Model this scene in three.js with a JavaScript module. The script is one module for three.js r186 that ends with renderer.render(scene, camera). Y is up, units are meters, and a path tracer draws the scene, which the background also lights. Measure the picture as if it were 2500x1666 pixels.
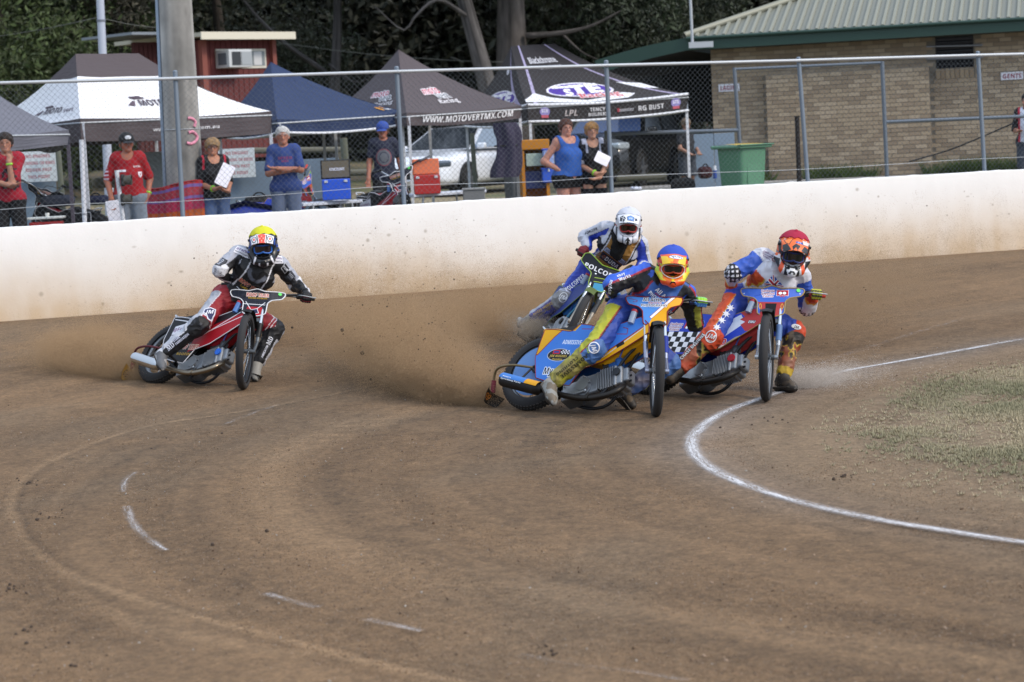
import * as THREE from 'three';
import { mergeGeometries } from 'three/addons/utils/BufferGeometryUtils.js';
import { RoundedBoxGeometry } from 'three/addons/geometries/RoundedBoxGeometry.js';

// ---------- camera, sky, sun, exposure ----------
const V = (x, y, z) => new THREE.Vector3(x, y, z);
const scene = new THREE.Scene();
const camera = new THREE.PerspectiveCamera(2 * Math.atan(833 / 5350) * 180 / Math.PI, 2500 / 1666, 0.5, 400);
const PITCH = Math.atan((833 - 340) / 5350), ROLL = Math.atan(0.048);
const cFw = V(0, -Math.sin(PITCH), -Math.cos(PITCH)), cU0 = V(0, Math.cos(PITCH), -Math.sin(PITCH)), cR0 = V(1, 0, 0);
const cRi = cR0.clone().multiplyScalar(Math.cos(ROLL)).addScaledVector(cU0, -Math.sin(ROLL));
const cUp = cU0.clone().multiplyScalar(Math.cos(ROLL)).addScaledVector(cR0, Math.sin(ROLL));
camera.position.set(0, 2.2, 0); camera.up.copy(cUp); camera.lookAt(camera.position.clone().add(cFw));
camera.focus = 18.3; camera.userData.fStop = 3.2;
scene.add(camera);

const SUN = V(0.72, 0.62, 0.42).normalize();
{
  const W = 512, H = 256, d = new Float32Array(W * H * 4);
  for (let j = 0; j < H; j++) for (let i = 0; i < W; i++) {
    const el = ((j + 0.5) / H - 0.5) * Math.PI, az = ((i + 0.5) / W - 0.5) * 2 * Math.PI;
    const x = Math.cos(el) * Math.cos(az), y = Math.sin(el), z = Math.cos(el) * Math.sin(az);
    const k = Math.max(0, x * SUN.x + y * SUN.y + z * SUN.z), t = Math.max(0, y);
    let L = 0.58 + 0.32 * t + 0.55 * k ** 3 + 0.9 * k ** 14, c = [0.86, 1.0, 1.22];
    if (y < 0) { L = 0.32; c = [1.0, 0.9, 0.8]; }
    const w = k ** 6 * 0.8;
    d.set([L * (c[0] + w * 0.16), L * (c[1] + w * 0.02), L * (c[2] - w * 0.14), 1], (j * W + i) * 4);
  }
  const t = new THREE.DataTexture(d, W, H, THREE.RGBAFormat, THREE.FloatType);
  t.mapping = THREE.EquirectangularReflectionMapping; t.magFilter = THREE.LinearFilter; t.needsUpdate = true;
  scene.background = t; scene.environment = t;
}
const sun = new THREE.DirectionalLight(0xffecd4, 1.55);
sun.position.copy(SUN).multiplyScalar(60).add(V(0, 0, -22)); sun.target.position.set(0, 0, -22);
sun.castShadow = true; sun.shadow.radius = 20; sun.shadow.mapSize.set(2048, 2048);
Object.assign(sun.shadow.camera, { left: -30, right: 30, top: 30, bottom: -30, near: 1, far: 160 });
scene.add(sun, sun.target);
const renderer = new THREE.WebGLRenderer({ antialias: true });
renderer.toneMapping = THREE.LinearToneMapping; renderer.toneMappingExposure = 1.2;
renderer.shadowMap.enabled = true; renderer.shadowMap.type = THREE.PCFSoftShadowMap;

// ---------- helpers ----------
const PI = Math.PI, sin = Math.sin, cos = Math.cos, clamp = (v, a = 0, b = 1) => Math.min(b, Math.max(a, v));
const mix = (a, b, t) => a + (b - a) * t, sst = (a, b, v) => { const t = clamp((v - a) / (b - a)); return t * t * (3 - 2 * t); };
function rng(s) { return () => { s = (s + 0x6D2B79F5) | 0; let t = Math.imul(s ^ (s >>> 15), 1 | s); t = (t + Math.imul(t ^ (t >>> 7), 61 | t)) ^ t; return ((t ^ (t >>> 14)) >>> 0) / 4294967296; }; }
const hsh = (x, y, z = 0) => { let n = Math.imul(x | 0, 374761393) ^ Math.imul(y | 0, 668265263) ^ Math.imul(z | 0, 2147483647 ^ 0x5bd1e995); n = Math.imul(n ^ (n >>> 13), 1274126177); return ((n ^ (n >>> 16)) >>> 0) / 4294967296; };
function vn(x, y) { const i = Math.floor(x), j = Math.floor(y), u = x - i, v = y - j, a = u * u * (3 - 2 * u), b = v * v * (3 - 2 * v); return mix(mix(hsh(i, j), hsh(i + 1, j), a), mix(hsh(i, j + 1), hsh(i + 1, j + 1), a), b); }
function vn3(x, y, z) { const i = Math.floor(x), j = Math.floor(y), k = Math.floor(z), u = x - i, v = y - j, w = z - k, a = u * u * (3 - 2 * u), b = v * v * (3 - 2 * v), c = w * w * (3 - 2 * w);
  const f = (K) => mix(mix(hsh(i, j, K), hsh(i + 1, j, K), a), mix(hsh(i, j + 1, K), hsh(i + 1, j + 1, K), a), b); return mix(f(k), f(k + 1), c); }
const fbm = (x, y, o = 4) => { let s = 0, a = 0.5, n = 0; for (let i = 0; i < o; i++) { s += a * vn(x, y); n += a; x = x * 2.03 + 17.1; y = y * 2.03 + 5.7; a *= 0.5; } return s / n; };

function ray(px, py) { const d = cFw.clone().addScaledVector(cRi, (px - 1250) / 5350).addScaledVector(cUp, -(py - 833) / 5350); return d.multiplyScalar(-1 / d.z); }
const at = (px, py, depth) => camera.position.clone().addScaledVector(ray(px, py), depth);   // a measured place, at its own distance
const gnd = (px, py, h = 0) => { const d = ray(px, py); return camera.position.clone().addScaledVector(d, (h - 2.2) / d.y); };
const wallD = (x) => 29.7 + 0.34 * x;                                   // distance of the safety wall's line
const inD = (x, z) => (wallD(x) + z) / 1.0562;                          // metres inside the wall
function groundH(x, z) { const d = inD(x, z); return d > 0 ? 0.22 * (1 - sst(0, 9.5, d)) : 0.74 + sst(0, 17, -d) * 0.32 + sst(17, 60, -d) * 1.2; }

const used = {};
function numbered(n) { used[n] = (used[n] ?? -1) + 1; return used[n] ? n + '_' + String(used[n]).padStart(3, '0') : n; }
function tag(o, label, category, group, kind) { Object.assign(o.userData, { label }); if (category) o.userData.category = category; if (group) o.userData.group = group; if (kind) o.userData.kind = kind; return o; }
function thing(name, label, category, p = [0, 0, 0], turn = 0, group) {
  const o = new THREE.Group(); o.name = numbered(name); scene.add(o); o.position.set(...(p.toArray ? p.toArray() : p)); o.rotation.y = turn; return tag(o, label, category, group);
}
function mesh(name, geo, mat, parent, p) {
  const g = Array.isArray(geo) ? merge(geo) : geo, m = new THREE.Mesh(g, mat); m.castShadow = m.receiveShadow = true;
  m.name = parent ? name : numbered(name); (parent || scene).add(m); if (p) m.position.set(...(p.toArray ? p.toArray() : p)); return m;
}
function merge(list) {
  list = list.flat(9).map((g) => { g = g.index ? g.toNonIndexed() : g.clone(); for (const k of Object.keys(g.attributes)) if (!['position', 'normal', 'uv', 'color'].includes(k)) g.deleteAttribute(k); if (!g.attributes.uv) g.setAttribute('uv', new THREE.BufferAttribute(new Float32Array(g.attributes.position.count * 2), 2)); return g; });
  if (!list.every((g) => g.attributes.color)) list.forEach((g) => g.deleteAttribute('color'));
  return list.length > 1 ? mergeGeometries(list) : list[0];
}
function struct(name, geo, mat) { const m = mesh(name, geo, mat); m.userData.kind = 'structure'; return m; }
const M = (color, rough = 0.7, metal = 0, o = {}) => new THREE.MeshStandardMaterial({ color, roughness: rough, metalness: metal, side: THREE.DoubleSide, ...o });
const P = (color, rough = 0.4, o = {}) => new THREE.MeshPhysicalMaterial({ color, roughness: rough, side: THREE.DoubleSide, ...o });
const bx = (w, h, d, x = 0, y = 0, z = 0) => new THREE.BoxGeometry(w, h, d).translate(x, y, z);
const rb = (w, h, d, r = 0.01, x = 0, y = 0, z = 0, s = 2) => new RoundedBoxGeometry(w, h, d, s, Math.min(r, w / 2.01, h / 2.01, d / 2.01)).translate(x, y, z);
const YUP = V(0, 1, 0);
const v3 = (a) => (a.isVector3 ? a : V(...a));
function rod(a, b, r0, r1 = r0, n = 10, open = false) { a = v3(a); b = v3(b); const d = b.clone().sub(a), l = d.length(); return new THREE.CylinderGeometry(r1, r0, l, n, 1, open).applyQuaternion(new THREE.Quaternion().setFromUnitVectors(YUP, d.divideScalar(l))).translate((a.x + b.x) / 2, (a.y + b.y) / 2, (a.z + b.z) / 2); }
const tube = (pts, r, n = 24, k = 8, closed = false, ten = 0.5) => new THREE.TubeGeometry(new THREE.CatmullRomCurve3(pts.map(v3), closed, 'catmullrom', ten), n, r, k, closed);
function taper(pts, rs, n = 16, k = 8) {                               // tube whose radius changes along it
  const c = new THREE.CatmullRomCurve3(pts.map(v3)), g = new THREE.TubeGeometry(c, n, 1, k), p = g.attributes.position;
  for (let i = 0; i <= n; i++) { const o = c.getPointAt(i / n), f = (i / n) * (rs.length - 1), j = Math.min(rs.length - 2, Math.floor(f)), r = mix(rs[j], rs[j + 1], f - j);
    for (let q = 0; q <= k; q++) { const e = i * (k + 1) + q; p.setXYZ(e, o.x + (p.getX(e) - o.x) * r, o.y + (p.getY(e) - o.y) * r, o.z + (p.getZ(e) - o.z) * r); } }
  g.computeVertexNormals(); return g;
}
function grid(nu, nv, f, uvf) {                                        // sheet from f(u,v) -> [x,y,z]
  const p = [], uv = [], ix = [];
  for (let j = 0; j <= nv; j++) for (let i = 0; i <= nu; i++) { const q = f(i / nu, j / nv); p.push(...(q.toArray ? q.toArray() : q)); uv.push(...(uvf ? uvf(i / nu, j / nv) : [i / nu, j / nv])); }
  for (let j = 0; j < nv; j++) for (let i = 0; i < nu; i++) { const a = j * (nu + 1) + i, b = a + nu + 1; ix.push(a, a + 1, b, a + 1, b + 1, b); }
  const g = new THREE.BufferGeometry(); g.setAttribute('position', new THREE.Float32BufferAttribute(p, 3)); g.setAttribute('uv', new THREE.Float32BufferAttribute(uv, 2)); g.setIndex(ix); g.computeVertexNormals(); return g;
}
const shape = (pts) => { const s = new THREE.Shape(); pts.forEach(([x, y], i) => (i ? s.lineTo(x, y) : s.moveTo(x, y))); s.closePath(); return s; };
function smoothShape(pts, n = 60) { const c = new THREE.CatmullRomCurve3(pts.map(([x, y]) => V(x, y, 0)), true, 'catmullrom', 0.25).getPoints(n); return shape(c.slice(0, -1).map((q) => [q.x, q.y])); }
function slab(pts, t, bev = 0.004, smooth = 0) {                       // flat plate from an outline, uv over its bounds, +z face at z = t/2
  const s = smooth ? smoothShape(pts, smooth) : shape(pts), g = new THREE.ExtrudeGeometry(s, { depth: Math.max(1e-4, t - 2 * bev), bevelEnabled: bev > 0, bevelThickness: bev, bevelSize: bev, bevelOffset: -bev, bevelSegments: 2, curveSegments: 8 });
  g.translate(0, 0, -(t - 2 * bev) / 2); return boundUV(g, pts);
}
function boundUV(g, pts) { const X = pts.map((q) => q[0]), Y = pts.map((q) => q[1]), x0 = Math.min(...X), x1 = Math.max(...X), y0 = Math.min(...Y), y1 = Math.max(...Y), p = g.attributes.position, u = g.attributes.uv; for (let i = 0; i < p.count; i++) u.setXY(i, (p.getX(i) - x0) / (x1 - x0), (p.getY(i) - y0) / (y1 - y0)); return g; }
function canvas(w, h, draw, o = {}) { const c = document.createElement('canvas'); c.width = w; c.height = h; const g = c.getContext('2d'); draw(g, w, h); const t = new THREE.CanvasTexture(c); t.colorSpace = THREE.SRGBColorSpace; t.wrapS = t.wrapT = o.repeat ? THREE.RepeatWrapping : THREE.ClampToEdgeWrapping; t.anisotropy = 4; return t; }
function txt(g, s, x, y, size, color, o = {}) { g.save(); g.translate(x, y); if (o.rot) g.rotate(o.rot); if (o.skew) g.transform(1, 0, o.skew, 1, 0, 0); g.font = (o.style || 'bold') + ' ' + size + 'px ' + (o.font || 'sans-serif'); g.textAlign = o.align || 'center'; g.textBaseline = 'middle'; if (o.w) { const m = g.measureText(s).width; if (m > 0) g.scale(o.w / m, 1); } if (o.edge) { g.strokeStyle = o.edge; g.lineWidth = o.ew || size * 0.2; g.lineJoin = 'round'; g.strokeText(s, 0, 0); } g.fillStyle = color; g.fillText(s, 0, 0); g.restore(); }
const poly2 = (g, pts, fill, stroke, lw) => { g.beginPath(); pts.forEach(([x, y], i) => (i ? g.lineTo(x, y) : g.moveTo(x, y))); g.closePath(); if (fill) { g.fillStyle = fill; g.fill(); } if (stroke) { g.strokeStyle = stroke; g.lineWidth = lw; g.stroke(); } };
const ell = (g, x, y, a, b, fill, stroke, lw) => { g.beginPath(); g.ellipse(x, y, a, b, 0, 0, 2 * PI); if (fill) { g.fillStyle = fill; g.fill(); } if (stroke) { g.strokeStyle = stroke; g.lineWidth = lw; g.stroke(); } };
const printMat = (t, rough = 0.7) => new THREE.MeshStandardMaterial({ map: t, roughness: rough, transparent: true, alphaTest: 0.4, side: THREE.DoubleSide });
function grey(w, h, f, rep = true) { const d = new Uint8Array(w * h * 4); for (let j = 0; j < h; j++) for (let i = 0; i < w; i++) { const v = clamp(f(i / w, j / h, i, j)) * 255; d.set([v, v, v, 255], (j * w + i) * 4); } const t = new THREE.DataTexture(d, w, h); t.magFilter = THREE.LinearFilter; t.minFilter = THREE.LinearMipmapLinearFilter; t.generateMipmaps = true; if (rep) t.wrapS = t.wrapT = THREE.RepeatWrapping; t.needsUpdate = true; return t; }
const tileN = (u, v, f, o = 3) => { let s = 0, a = 0.5, n = 0; for (let k = 0; k < o; k++) { const i = Math.floor(u * f), j = Math.floor(v * f), x = u * f - i, y = v * f - j, e = x * x * (3 - 2 * x), d = y * y * (3 - 2 * y), w = (p) => p % f; s += a * mix(mix(hsh(w(i), w(j), f), hsh(w(i + 1), w(j), f), e), mix(hsh(w(i), w(j + 1), f), hsh(w(i + 1), w(j + 1), f), e), d); n += a; f *= 2; a *= 0.6; } return s / n; };
const clothBump = grey(256, 256, (u, v) => tileN(u, v, 8, 4));
// ---------- track ----------
function curveDist(pts, closedEnds = true) {                            // distance and position along a ground line
  const c = new THREE.CatmullRomCurve3(pts.map(([x, z]) => V(x, 0, z)), false, 'centripetal').getPoints(160);
  const L = [0]; for (let i = 1; i < c.length; i++) L.push(L[i - 1] + c[i].distanceTo(c[i - 1]));
  const f = (x, z) => { let b = 1e9, s = 0, sg = 1; for (let i = 0; i < c.length - 1; i++) { const a = c[i], e = c[i + 1], dx = e.x - a.x, dz = e.z - a.z, t = clamp(((x - a.x) * dx + (z - a.z) * dz) / (dx * dx + dz * dz)), ox = x - a.x - dx * t, oz = z - a.z - dz * t, q = ox * ox + oz * oz; if (q < b) { b = q; s = L[i] + t * (L[i + 1] - L[i]); sg = ox * dz - oz * dx > 0 ? 1 : -1; } } return [Math.sqrt(b) * sg, s]; };
  f.pts = c; return f;
}
const LINE = [[14, -30.3], [8, -24.4], [4.96, -21.32], [3.54, -19.9], [2.92, -19.3], [2.13, -17.9], [1.58, -16.77], [1.31, -15.81], [1.21, -15], [1.26, -14.04], [1.54, -12.9], [1.9, -12.09], [2.25, -11.55], [2.58, -11.11], [4.2, -9.2], [6, -7.4]];
const lineD = curveDist(LINE);
const RUTS = [
  [[[-0.9, -20.6], [-2.24, -18.65], [-2.99, -17.85], [-3.37, -16.55], [-3.45, -15.16], [-3.27, -13.91], [-2.9, -12.67], [-2.31, -11.33], [-1.71, -10.5], [-1.08, -9.75], [-0.5, -9.02], [0.6, -8]], 0.036, 1],
  [[[-0.27, -19.05], [-1.18, -17.43], [-1.65, -16.19], [-1.7, -14.62], [-1.48, -13.25], [-1.08, -12.06], [-0.37, -10.87], [0.42, -10.11], [1.27, -9.33], [1.97, -8.53]], 0.22, 0.6],
  [[[-2.3, -11], [-1.9, -10.3], [-1.2, -9.6], [-0.6, -9.2], [0.2, -8.4]], 0.07, 0.5],
];
const rutF = RUTS.map((r) => curveDist(r[0]));
const markF = curveDist([[-2.0, -18.9], [-2.15, -18.47], [-2.33, -17.74], [-2.6, -16.2], [-2.68, -15.01], [-2.65, -14.56], [-2.48, -13.69], [-2.25, -12.76], [-1.86, -11.78], [-1.4, -10.91], [-0.9, -10.22], [-0.41, -9.65], [0.02, -9.13], [0.5, -8.72]]);
const GS0 = -12, GS1 = 14, GD0 = -0.05, GD1 = 27;
const gXZ = (s, d) => [s * 0.94681 - 0 + d * 0.3219, -29.7 - s * 0.3219 + d * 0.94681];   // along / inside the wall -> x, z
const TW = 2048, TH = 2048;
{
  // coarse field of (distance from the inner line, run along it), read back smoothly below
  const n = 220, F = new Float32Array((n + 1) * (n + 1) * 2);
  for (let j = 0; j <= n; j++) for (let i = 0; i <= n; i++) { const [x, z] = gXZ(mix(GS0, GS1, i / n), mix(GD0, GD1, j / n)), q = lineD(x, z); F[(j * (n + 1) + i) * 2] = q[0]; F[(j * (n + 1) + i) * 2 + 1] = q[1]; }
  const R = RUTS.map((_, k) => { const a = new Float32Array((n + 1) * (n + 1)); for (let j = 0; j <= n; j++) for (let i = 0; i <= n; i++) { const [x, z] = gXZ(mix(GS0, GS1, i / n), mix(GD0, GD1, j / n)); a[j * (n + 1) + i] = rutF[k](x, z)[0]; } return a; });
  const rd = (A, u, v, st = 1, o = 0) => { const x = clamp(u * n, 0, n - 1e-3), y = clamp(v * n, 0, n - 1e-3), i = x | 0, j = y | 0, a = x - i, b = y - j, q = (I, J) => A[(J * (n + 1) + I) * st + o]; return mix(mix(q(i, j), q(i + 1, j), a), mix(q(i, j + 1), q(i + 1, j + 1), a), b); };
  const d = new Uint8Array(TW * TH * 4), enc = (v) => { v = clamp(v); return (v < 0.0031308 ? v * 12.92 : 1.055 * v ** (1 / 2.4) - 0.055) * 255; };
  for (let j = 0; j < TH; j++) for (let i = 0; i < TW; i++) {
    const u = (i + 0.5) / TW, v = (j + 0.5) / TH, s = mix(GS0, GS1, u), dd = mix(GD0, GD1, v), [x, z] = gXZ(s, dd);
    const ld = rd(F, u, v, 2, 0), run = rd(F, u, v, 2, 1), inner = ld > 0;
    const big = fbm(x * 0.45 + 3, z * 0.45, 3), streak = fbm(ld * 2.3 + 40, run * 0.16, 4), st2 = fbm(ld * 9 + 11, run * 0.35 + 7, 3), g1 = hsh(i, j, 5), g2 = vn(i * 0.37, j * 0.37);
    let r = 0.260, g = 0.160, b = 0.082;                               // dry brown dirt
    let k = 0.80 + 0.36 * (streak - 0.5) + 0.26 * (st2 - 0.5) + 0.3 * (big - 0.5) + 0.42 * (g1 - 0.5) + 0.3 * (g2 - 0.5) + 0.34 * (vn(i * 0.11, j * 0.11) - 0.5) * vn(i * 0.02, j * 0.02);
    let gr = sst(0.42, 0.72, fbm(x * 0.7 + 9, z * 0.5 + ld * 0.4, 3)) * 0.5;
    if (inner) { gr = Math.max(gr, 0.75 * sst(0, 0.5, ld)); k += 0.16 * sst(0, 0.6, ld); }
    k += 0.10 * sst(10, 0, dd) * 0.4;
    r = mix(r, 0.230, gr); g = mix(g, 0.162, gr); b = mix(b, 0.099, gr);
    for (let q = 0; q < 3; q++) { const w = RUTS[q][1], t = rd(R[q], u, v) + 0.03 * (vn(run * 3, q) - 0.5), e = Math.exp(-(t * t) / (w * w)) * RUTS[q][2]; r += e * 0.09; g += e * 0.062; b += e * 0.036; k -= 0.22 * Math.exp(-((t - w * 1.7) ** 2) / (w * w * 0.5)) * RUTS[q][2] * vn(run * 2, 5 + q); }
    if (g1 > 0.9955) k *= 1.45; if (hsh(i, j, 9) > 0.996) k *= 0.6;
    if (inner) { const gx = fbm(x * 1.9, z * 1.9, 4), gp = (0.35 + 0.65 * sst(0.34, 0.62, gx)) * sst(0.6, 2.0, ld); r = mix(r, 0.28, gp * 0.75); g = mix(g, 0.235, gp * 0.75); b = mix(b, 0.158, gp * 0.75); }
    const pale = Math.exp(-((ld / 0.33) ** 2)) * (0.35 + 0.5 * vn(run * 2.2, ld * 3)) * 0.5 * sst(3, 9, run) * sst(26, 19, run) ;   // chalk dust smeared beside the line
    r = mix(r, 0.33, pale); g = mix(g, 0.31, pale); b = mix(b, 0.29, pale);
    k *= 0.92; d[(j * TW + i) * 4] = enc(r * k); d[(j * TW + i) * 4 + 1] = enc(g * k); d[(j * TW + i) * 4 + 2] = enc(b * k); d[(j * TW + i) * 4 + 3] = 255;
  }
  const t = new THREE.DataTexture(d, TW, TH); t.colorSpace = THREE.SRGBColorSpace; t.magFilter = THREE.LinearFilter; t.minFilter = THREE.LinearMipmapLinearFilter; t.generateMipmaps = true; t.needsUpdate = true;
  const bump = grey(1024, 1024, (u, v, i, j) => 0.45 * tileN(u, v, 64, 3) + 0.3 * tileN(u, v, 16, 2) + 0.35 * hsh(i, j, 3)); bump.repeat.set(13, 13.5);
  const g = grid(320, 340, (u, v) => { const s = mix(GS0, GS1, u), dd = mix(GD0, GD1, v), [x, z] = gXZ(s, dd), q = rd(F, u, v, 2, 0); return [x, (dd > 0 ? groundH(x, z) : 0.22) + (fbm(q * 3, rd(F, u, v, 2, 1) * 0.5, 2) - 0.5) * 0.022 * sst(0, 1, dd), z]; });
  struct('track', g, M(0xffffff, 1, 0, { map: t, bumpMap: bump, bumpScale: 0.022 }));
}
const dirtMat = M(new THREE.Color(0.19, 0.128, 0.083), 1), stoneMat = M(0xffffff, 0.95);
// loose stones and crumbs lying on the track and infield
{
  const r = rng(11), g = new THREE.IcosahedronGeometry(1, 0), N = 15000, im = new THREE.InstancedMesh(g, stoneMat, N), m = new THREE.Matrix4(), q = new THREE.Quaternion(), c = new THREE.Color();
  for (let i = 0; i < N; i++) {
    const z = -8 - 15 * r() ** 1.2, x = (r() * 2 - 1) * (-z) * 0.25, s = 0.0018 + 0.005 * r() ** 6;
    q.setFromEuler(new THREE.Euler(r() * 6, r() * 6, r() * 6)); m.compose(V(x, groundH(x, z) + s * 0.3, z), q, V(s * (0.8 + r()), s * 0.7, s * (0.8 + r()))); im.setMatrixAt(i, m);
    const k = r(); k < 0.5 ? c.setRGB(0.15, 0.1, 0.066) : k < 0.93 ? c.setRGB(0.27, 0.19, 0.13) : c.setRGB(0.34, 0.31, 0.27); im.setColorAt(i, c);
  }
  im.name = 'gravel'; im.receiveShadow = im.castShadow = true; scene.add(tag(im, 'loose stones and dirt crumbs scattered over the brown track', 'gravel', null, 'stuff'));
}
// the grain of the dirt itself: fine crumbs, as many as the eye can see
{
  const r = rng(19), g = new THREE.TetrahedronGeometry(1, 0), N = 300000, im = new THREE.InstancedMesh(g, stoneMat, N), m = new THREE.Matrix4(), q = new THREE.Quaternion(), c = new THREE.Color();
  for (let i = 0; i < N; i++) {
    const z = -8 - 14 * r() ** 1.35, x = (r() * 2 - 1) * (-z) * 0.25, s = 0.0016 + 0.0022 * r() ** 3;
    q.setFromEuler(new THREE.Euler(r() * 6, r() * 6, r() * 6)); m.compose(V(x, groundH(x, z) + s * 0.4, z), q, V(s, s * 0.8, s)); im.setMatrixAt(i, m);
    const k = r(), e = 0.75 + 0.5 * r(); k < 0.55 ? c.setRGB(0.13 * e, 0.082 * e, 0.048 * e) : k < 0.93 ? c.setRGB(0.25 * e, 0.165 * e, 0.1 * e) : c.setRGB(0.36 * e, 0.31 * e, 0.26 * e); im.setColorAt(i, c);
  }
  im.name = 'dirt_crumbs'; im.receiveShadow = true; scene.add(tag(im, 'fine loose crumbs of dirt covering the brown track', 'dirt', null, 'stuff'));
}
// dark clods lying on the track, each patch measured on the photograph
{
  const r = rng(5), geo = new THREE.IcosahedronGeometry(1, 1), p = geo.attributes.position; for (let i = 0; i < p.count; i++) { const k = 0.75 + 0.5 * vn3(p.getX(i) * 2 + 5, p.getY(i) * 2, p.getZ(i) * 2); p.setXYZ(i, p.getX(i) * k, p.getY(i) * k, p.getZ(i) * k); } geo.computeVertexNormals();
  const spots = [[40, 1440, 70], [90, 1560, 160], [200, 1620, 120], [140, 1262, 60], [60, 1180, 50], [1000, 908, 120], [790, 935, 30], [1790, 1030, 60], [2060, 1165, 30], [1880, 1030, 60], [1330, 1590, 60], [640, 1340, 200], [400, 1080, 200]], N = 230, im = new THREE.InstancedMesh(geo, M(new THREE.Color(0.07, 0.05, 0.037), 1), N), m = new THREE.Matrix4(), q = new THREE.Quaternion();
  for (let i = 0; i < N; i++) { const [px, py, w] = spots[i % spots.length], a = gnd(px + (r() + r() - 1) * w, py + (r() + r() - 1) * w * 0.28), s = 0.0025 + 0.009 * r() ** 3; q.setFromEuler(new THREE.Euler(r() * 6, r() * 6, r() * 6)); m.compose(V(a.x, groundH(a.x, a.z) + s * 0.5, a.z), q, V(s, s, s)); im.setMatrixAt(i, m); }
  im.name = 'dirt_clods'; im.castShadow = true; scene.add(tag(im, 'small dark clods of dirt lying in patches on the track', 'dirt clods', null, 'stuff'));
}
// chalk lines: worn ribbons lying just above the dirt
function ribbon(f, w, s0, s1, wear, seed) {
  const c = f.pts, L = [0]; for (let i = 1; i < c.length; i++) L.push(L[i - 1] + c[i].distanceTo(c[i - 1]));
  const T = L[L.length - 1]; return grid(240, 6, (u, v) => { const l = mix(s0, s1, u); let i = 1; while (i < L.length - 1 && L[i] < l) i++; const t = (l - L[i - 1]) / (L[i] - L[i - 1]), a = c[i - 1], b = c[i], x = mix(a.x, b.x, t), z = mix(a.z, b.z, t), dx = b.x - a.x, dz = b.z - a.z, n = Math.hypot(dx, dz), o = (v - 0.5) * w; const X = x + dz / n * o, Z = z - dx / n * o; return [X, groundH(X, Z) + 0.0125, Z]; });
}
{
  const wear = (thr, seed, len) => { const d = new Uint8Array(1024 * 64 * 4); for (let j = 0; j < 64; j++) for (let i = 0; i < 1024; i++) { const u = i / 1024, v = j / 63, e = Math.exp(-(((v - 0.5) / 0.24) ** 2)), a = clamp(e * 1.35 * (thr(u) + 1.05 * (fbm(i * 0.06, j * 0.12 + seed, 4) - 0.5) + 1.0 * (hsh(i, j, seed) - 0.5)) ); d.set([255, 255, 255, a * 255], (j * 1024 + i) * 4); } const t = new THREE.DataTexture(d, 1024, 64); t.colorSpace = THREE.SRGBColorSpace; t.magFilter = THREE.LinearFilter; t.needsUpdate = true; return t; };
  const mk = (thr, seed) => new THREE.MeshStandardMaterial({ color: new THREE.Color(0.66, 0.66, 0.68), map: wear(thr, seed), transparent: true, roughness: 1, side: THREE.DoubleSide });
  struct('track_line', ribbon(lineD, 0.17, 6.5, 25.3), mk((u) => 0.46 * sst(0, 0.1, u) * (u < 0.34 ? 0.3 : 1) * (u > 0.30 && u < 0.36 ? 0.3 : 1) * (u > 0.5 && u < 0.55 ? 0.75 : 1), 3)).castShadow = false;
  struct('track_line', ribbon(markF, 0.09, 0.1, 11.4), mk((u) => { const l = u * 11.3; return l < 1.2 ? -0.2 : l < 3.4 ? -0.55 : l > 3.7 && l < 4.6 ? 0.02 : l > 5.2 && l < 6.9 ? 0.1 : l > 8.4 && l < 8.9 ? 0.02 : l > 9.3 && l < 9.7 ? 0.02 : l > 10.4 ? -0.3 : -0.72; }, 8)).castShadow = false;
  struct('track_line', ribbon(curveDist([[4.9, -23.6], [3.6, -21.5], [2.6, -19.6], [2.2, -18.8]]), 0.16, 0.1, 5.4), mk(() => -0.3, 15)).castShadow = false;
}
// infield grass: sparse dry tufts
{
  const r = rng(21), b = new THREE.BufferGeometry(), pos = [];
  for (let k = 0; k < 7; k++) { const a = k * 0.9 + r(), l = 0.012 + 0.022 * r(), w = 0.003, dx = cos(a), dz = sin(a), o = 0.006 * r(); pos.push(dx * o - dz * w, 0, dz * o + dx * w, dx * o + dz * w, 0, dz * o - dx * w, dx * (o + l * 0.6), l * (0.5 + 0.5 * r()), dz * (o + l * 0.6)); }
  b.setAttribute('position', new THREE.Float32BufferAttribute(pos, 3)); b.computeVertexNormals();
  const N = 60000, im = new THREE.InstancedMesh(b, M(0xffffff, 0.9, 0), N), m = new THREE.Matrix4(), q = new THREE.Quaternion(), c = new THREE.Color(); let i = 0, guard = 0;
  while (i < N && guard++ < 900000) { const x = 1.9 + 5.4 * r(), z = -11.4 - 9.4 * r(); const [ld] = lineD(x, z); if (ld < 0.7) continue; const dn = fbm(x * 1.9, z * 1.9, 4), k = (0.25 + sst(0.34, 0.66, dn)) * sst(0.6, 2.8, ld); if (r() > k) continue; q.setFromAxisAngle(YUP, r() * 6.3); const s = 0.7 + 0.8 * r(); m.compose(V(x, groundH(x, z) + 0.001, z), q, V(s, s * (0.6 + 0.6 * dn), s)); im.setMatrixAt(i, m); const g = sst(0.35, 0.8, fbm(x * 0.8 + 4, z * 0.8, 2)) + 0.35 * (r() - 0.5); c.setRGB(mix(0.42, 0.26, g), mix(0.36, 0.25, g), mix(0.24, 0.15, g)); im.setColorAt(i++, c); }
  im.count = i; im.name = 'infield_grass'; im.receiveShadow = im.castShadow = true; scene.add(tag(im, 'sparse dry grass growing on the infield right of the white line', 'grass', null, 'stuff'));
}
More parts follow.
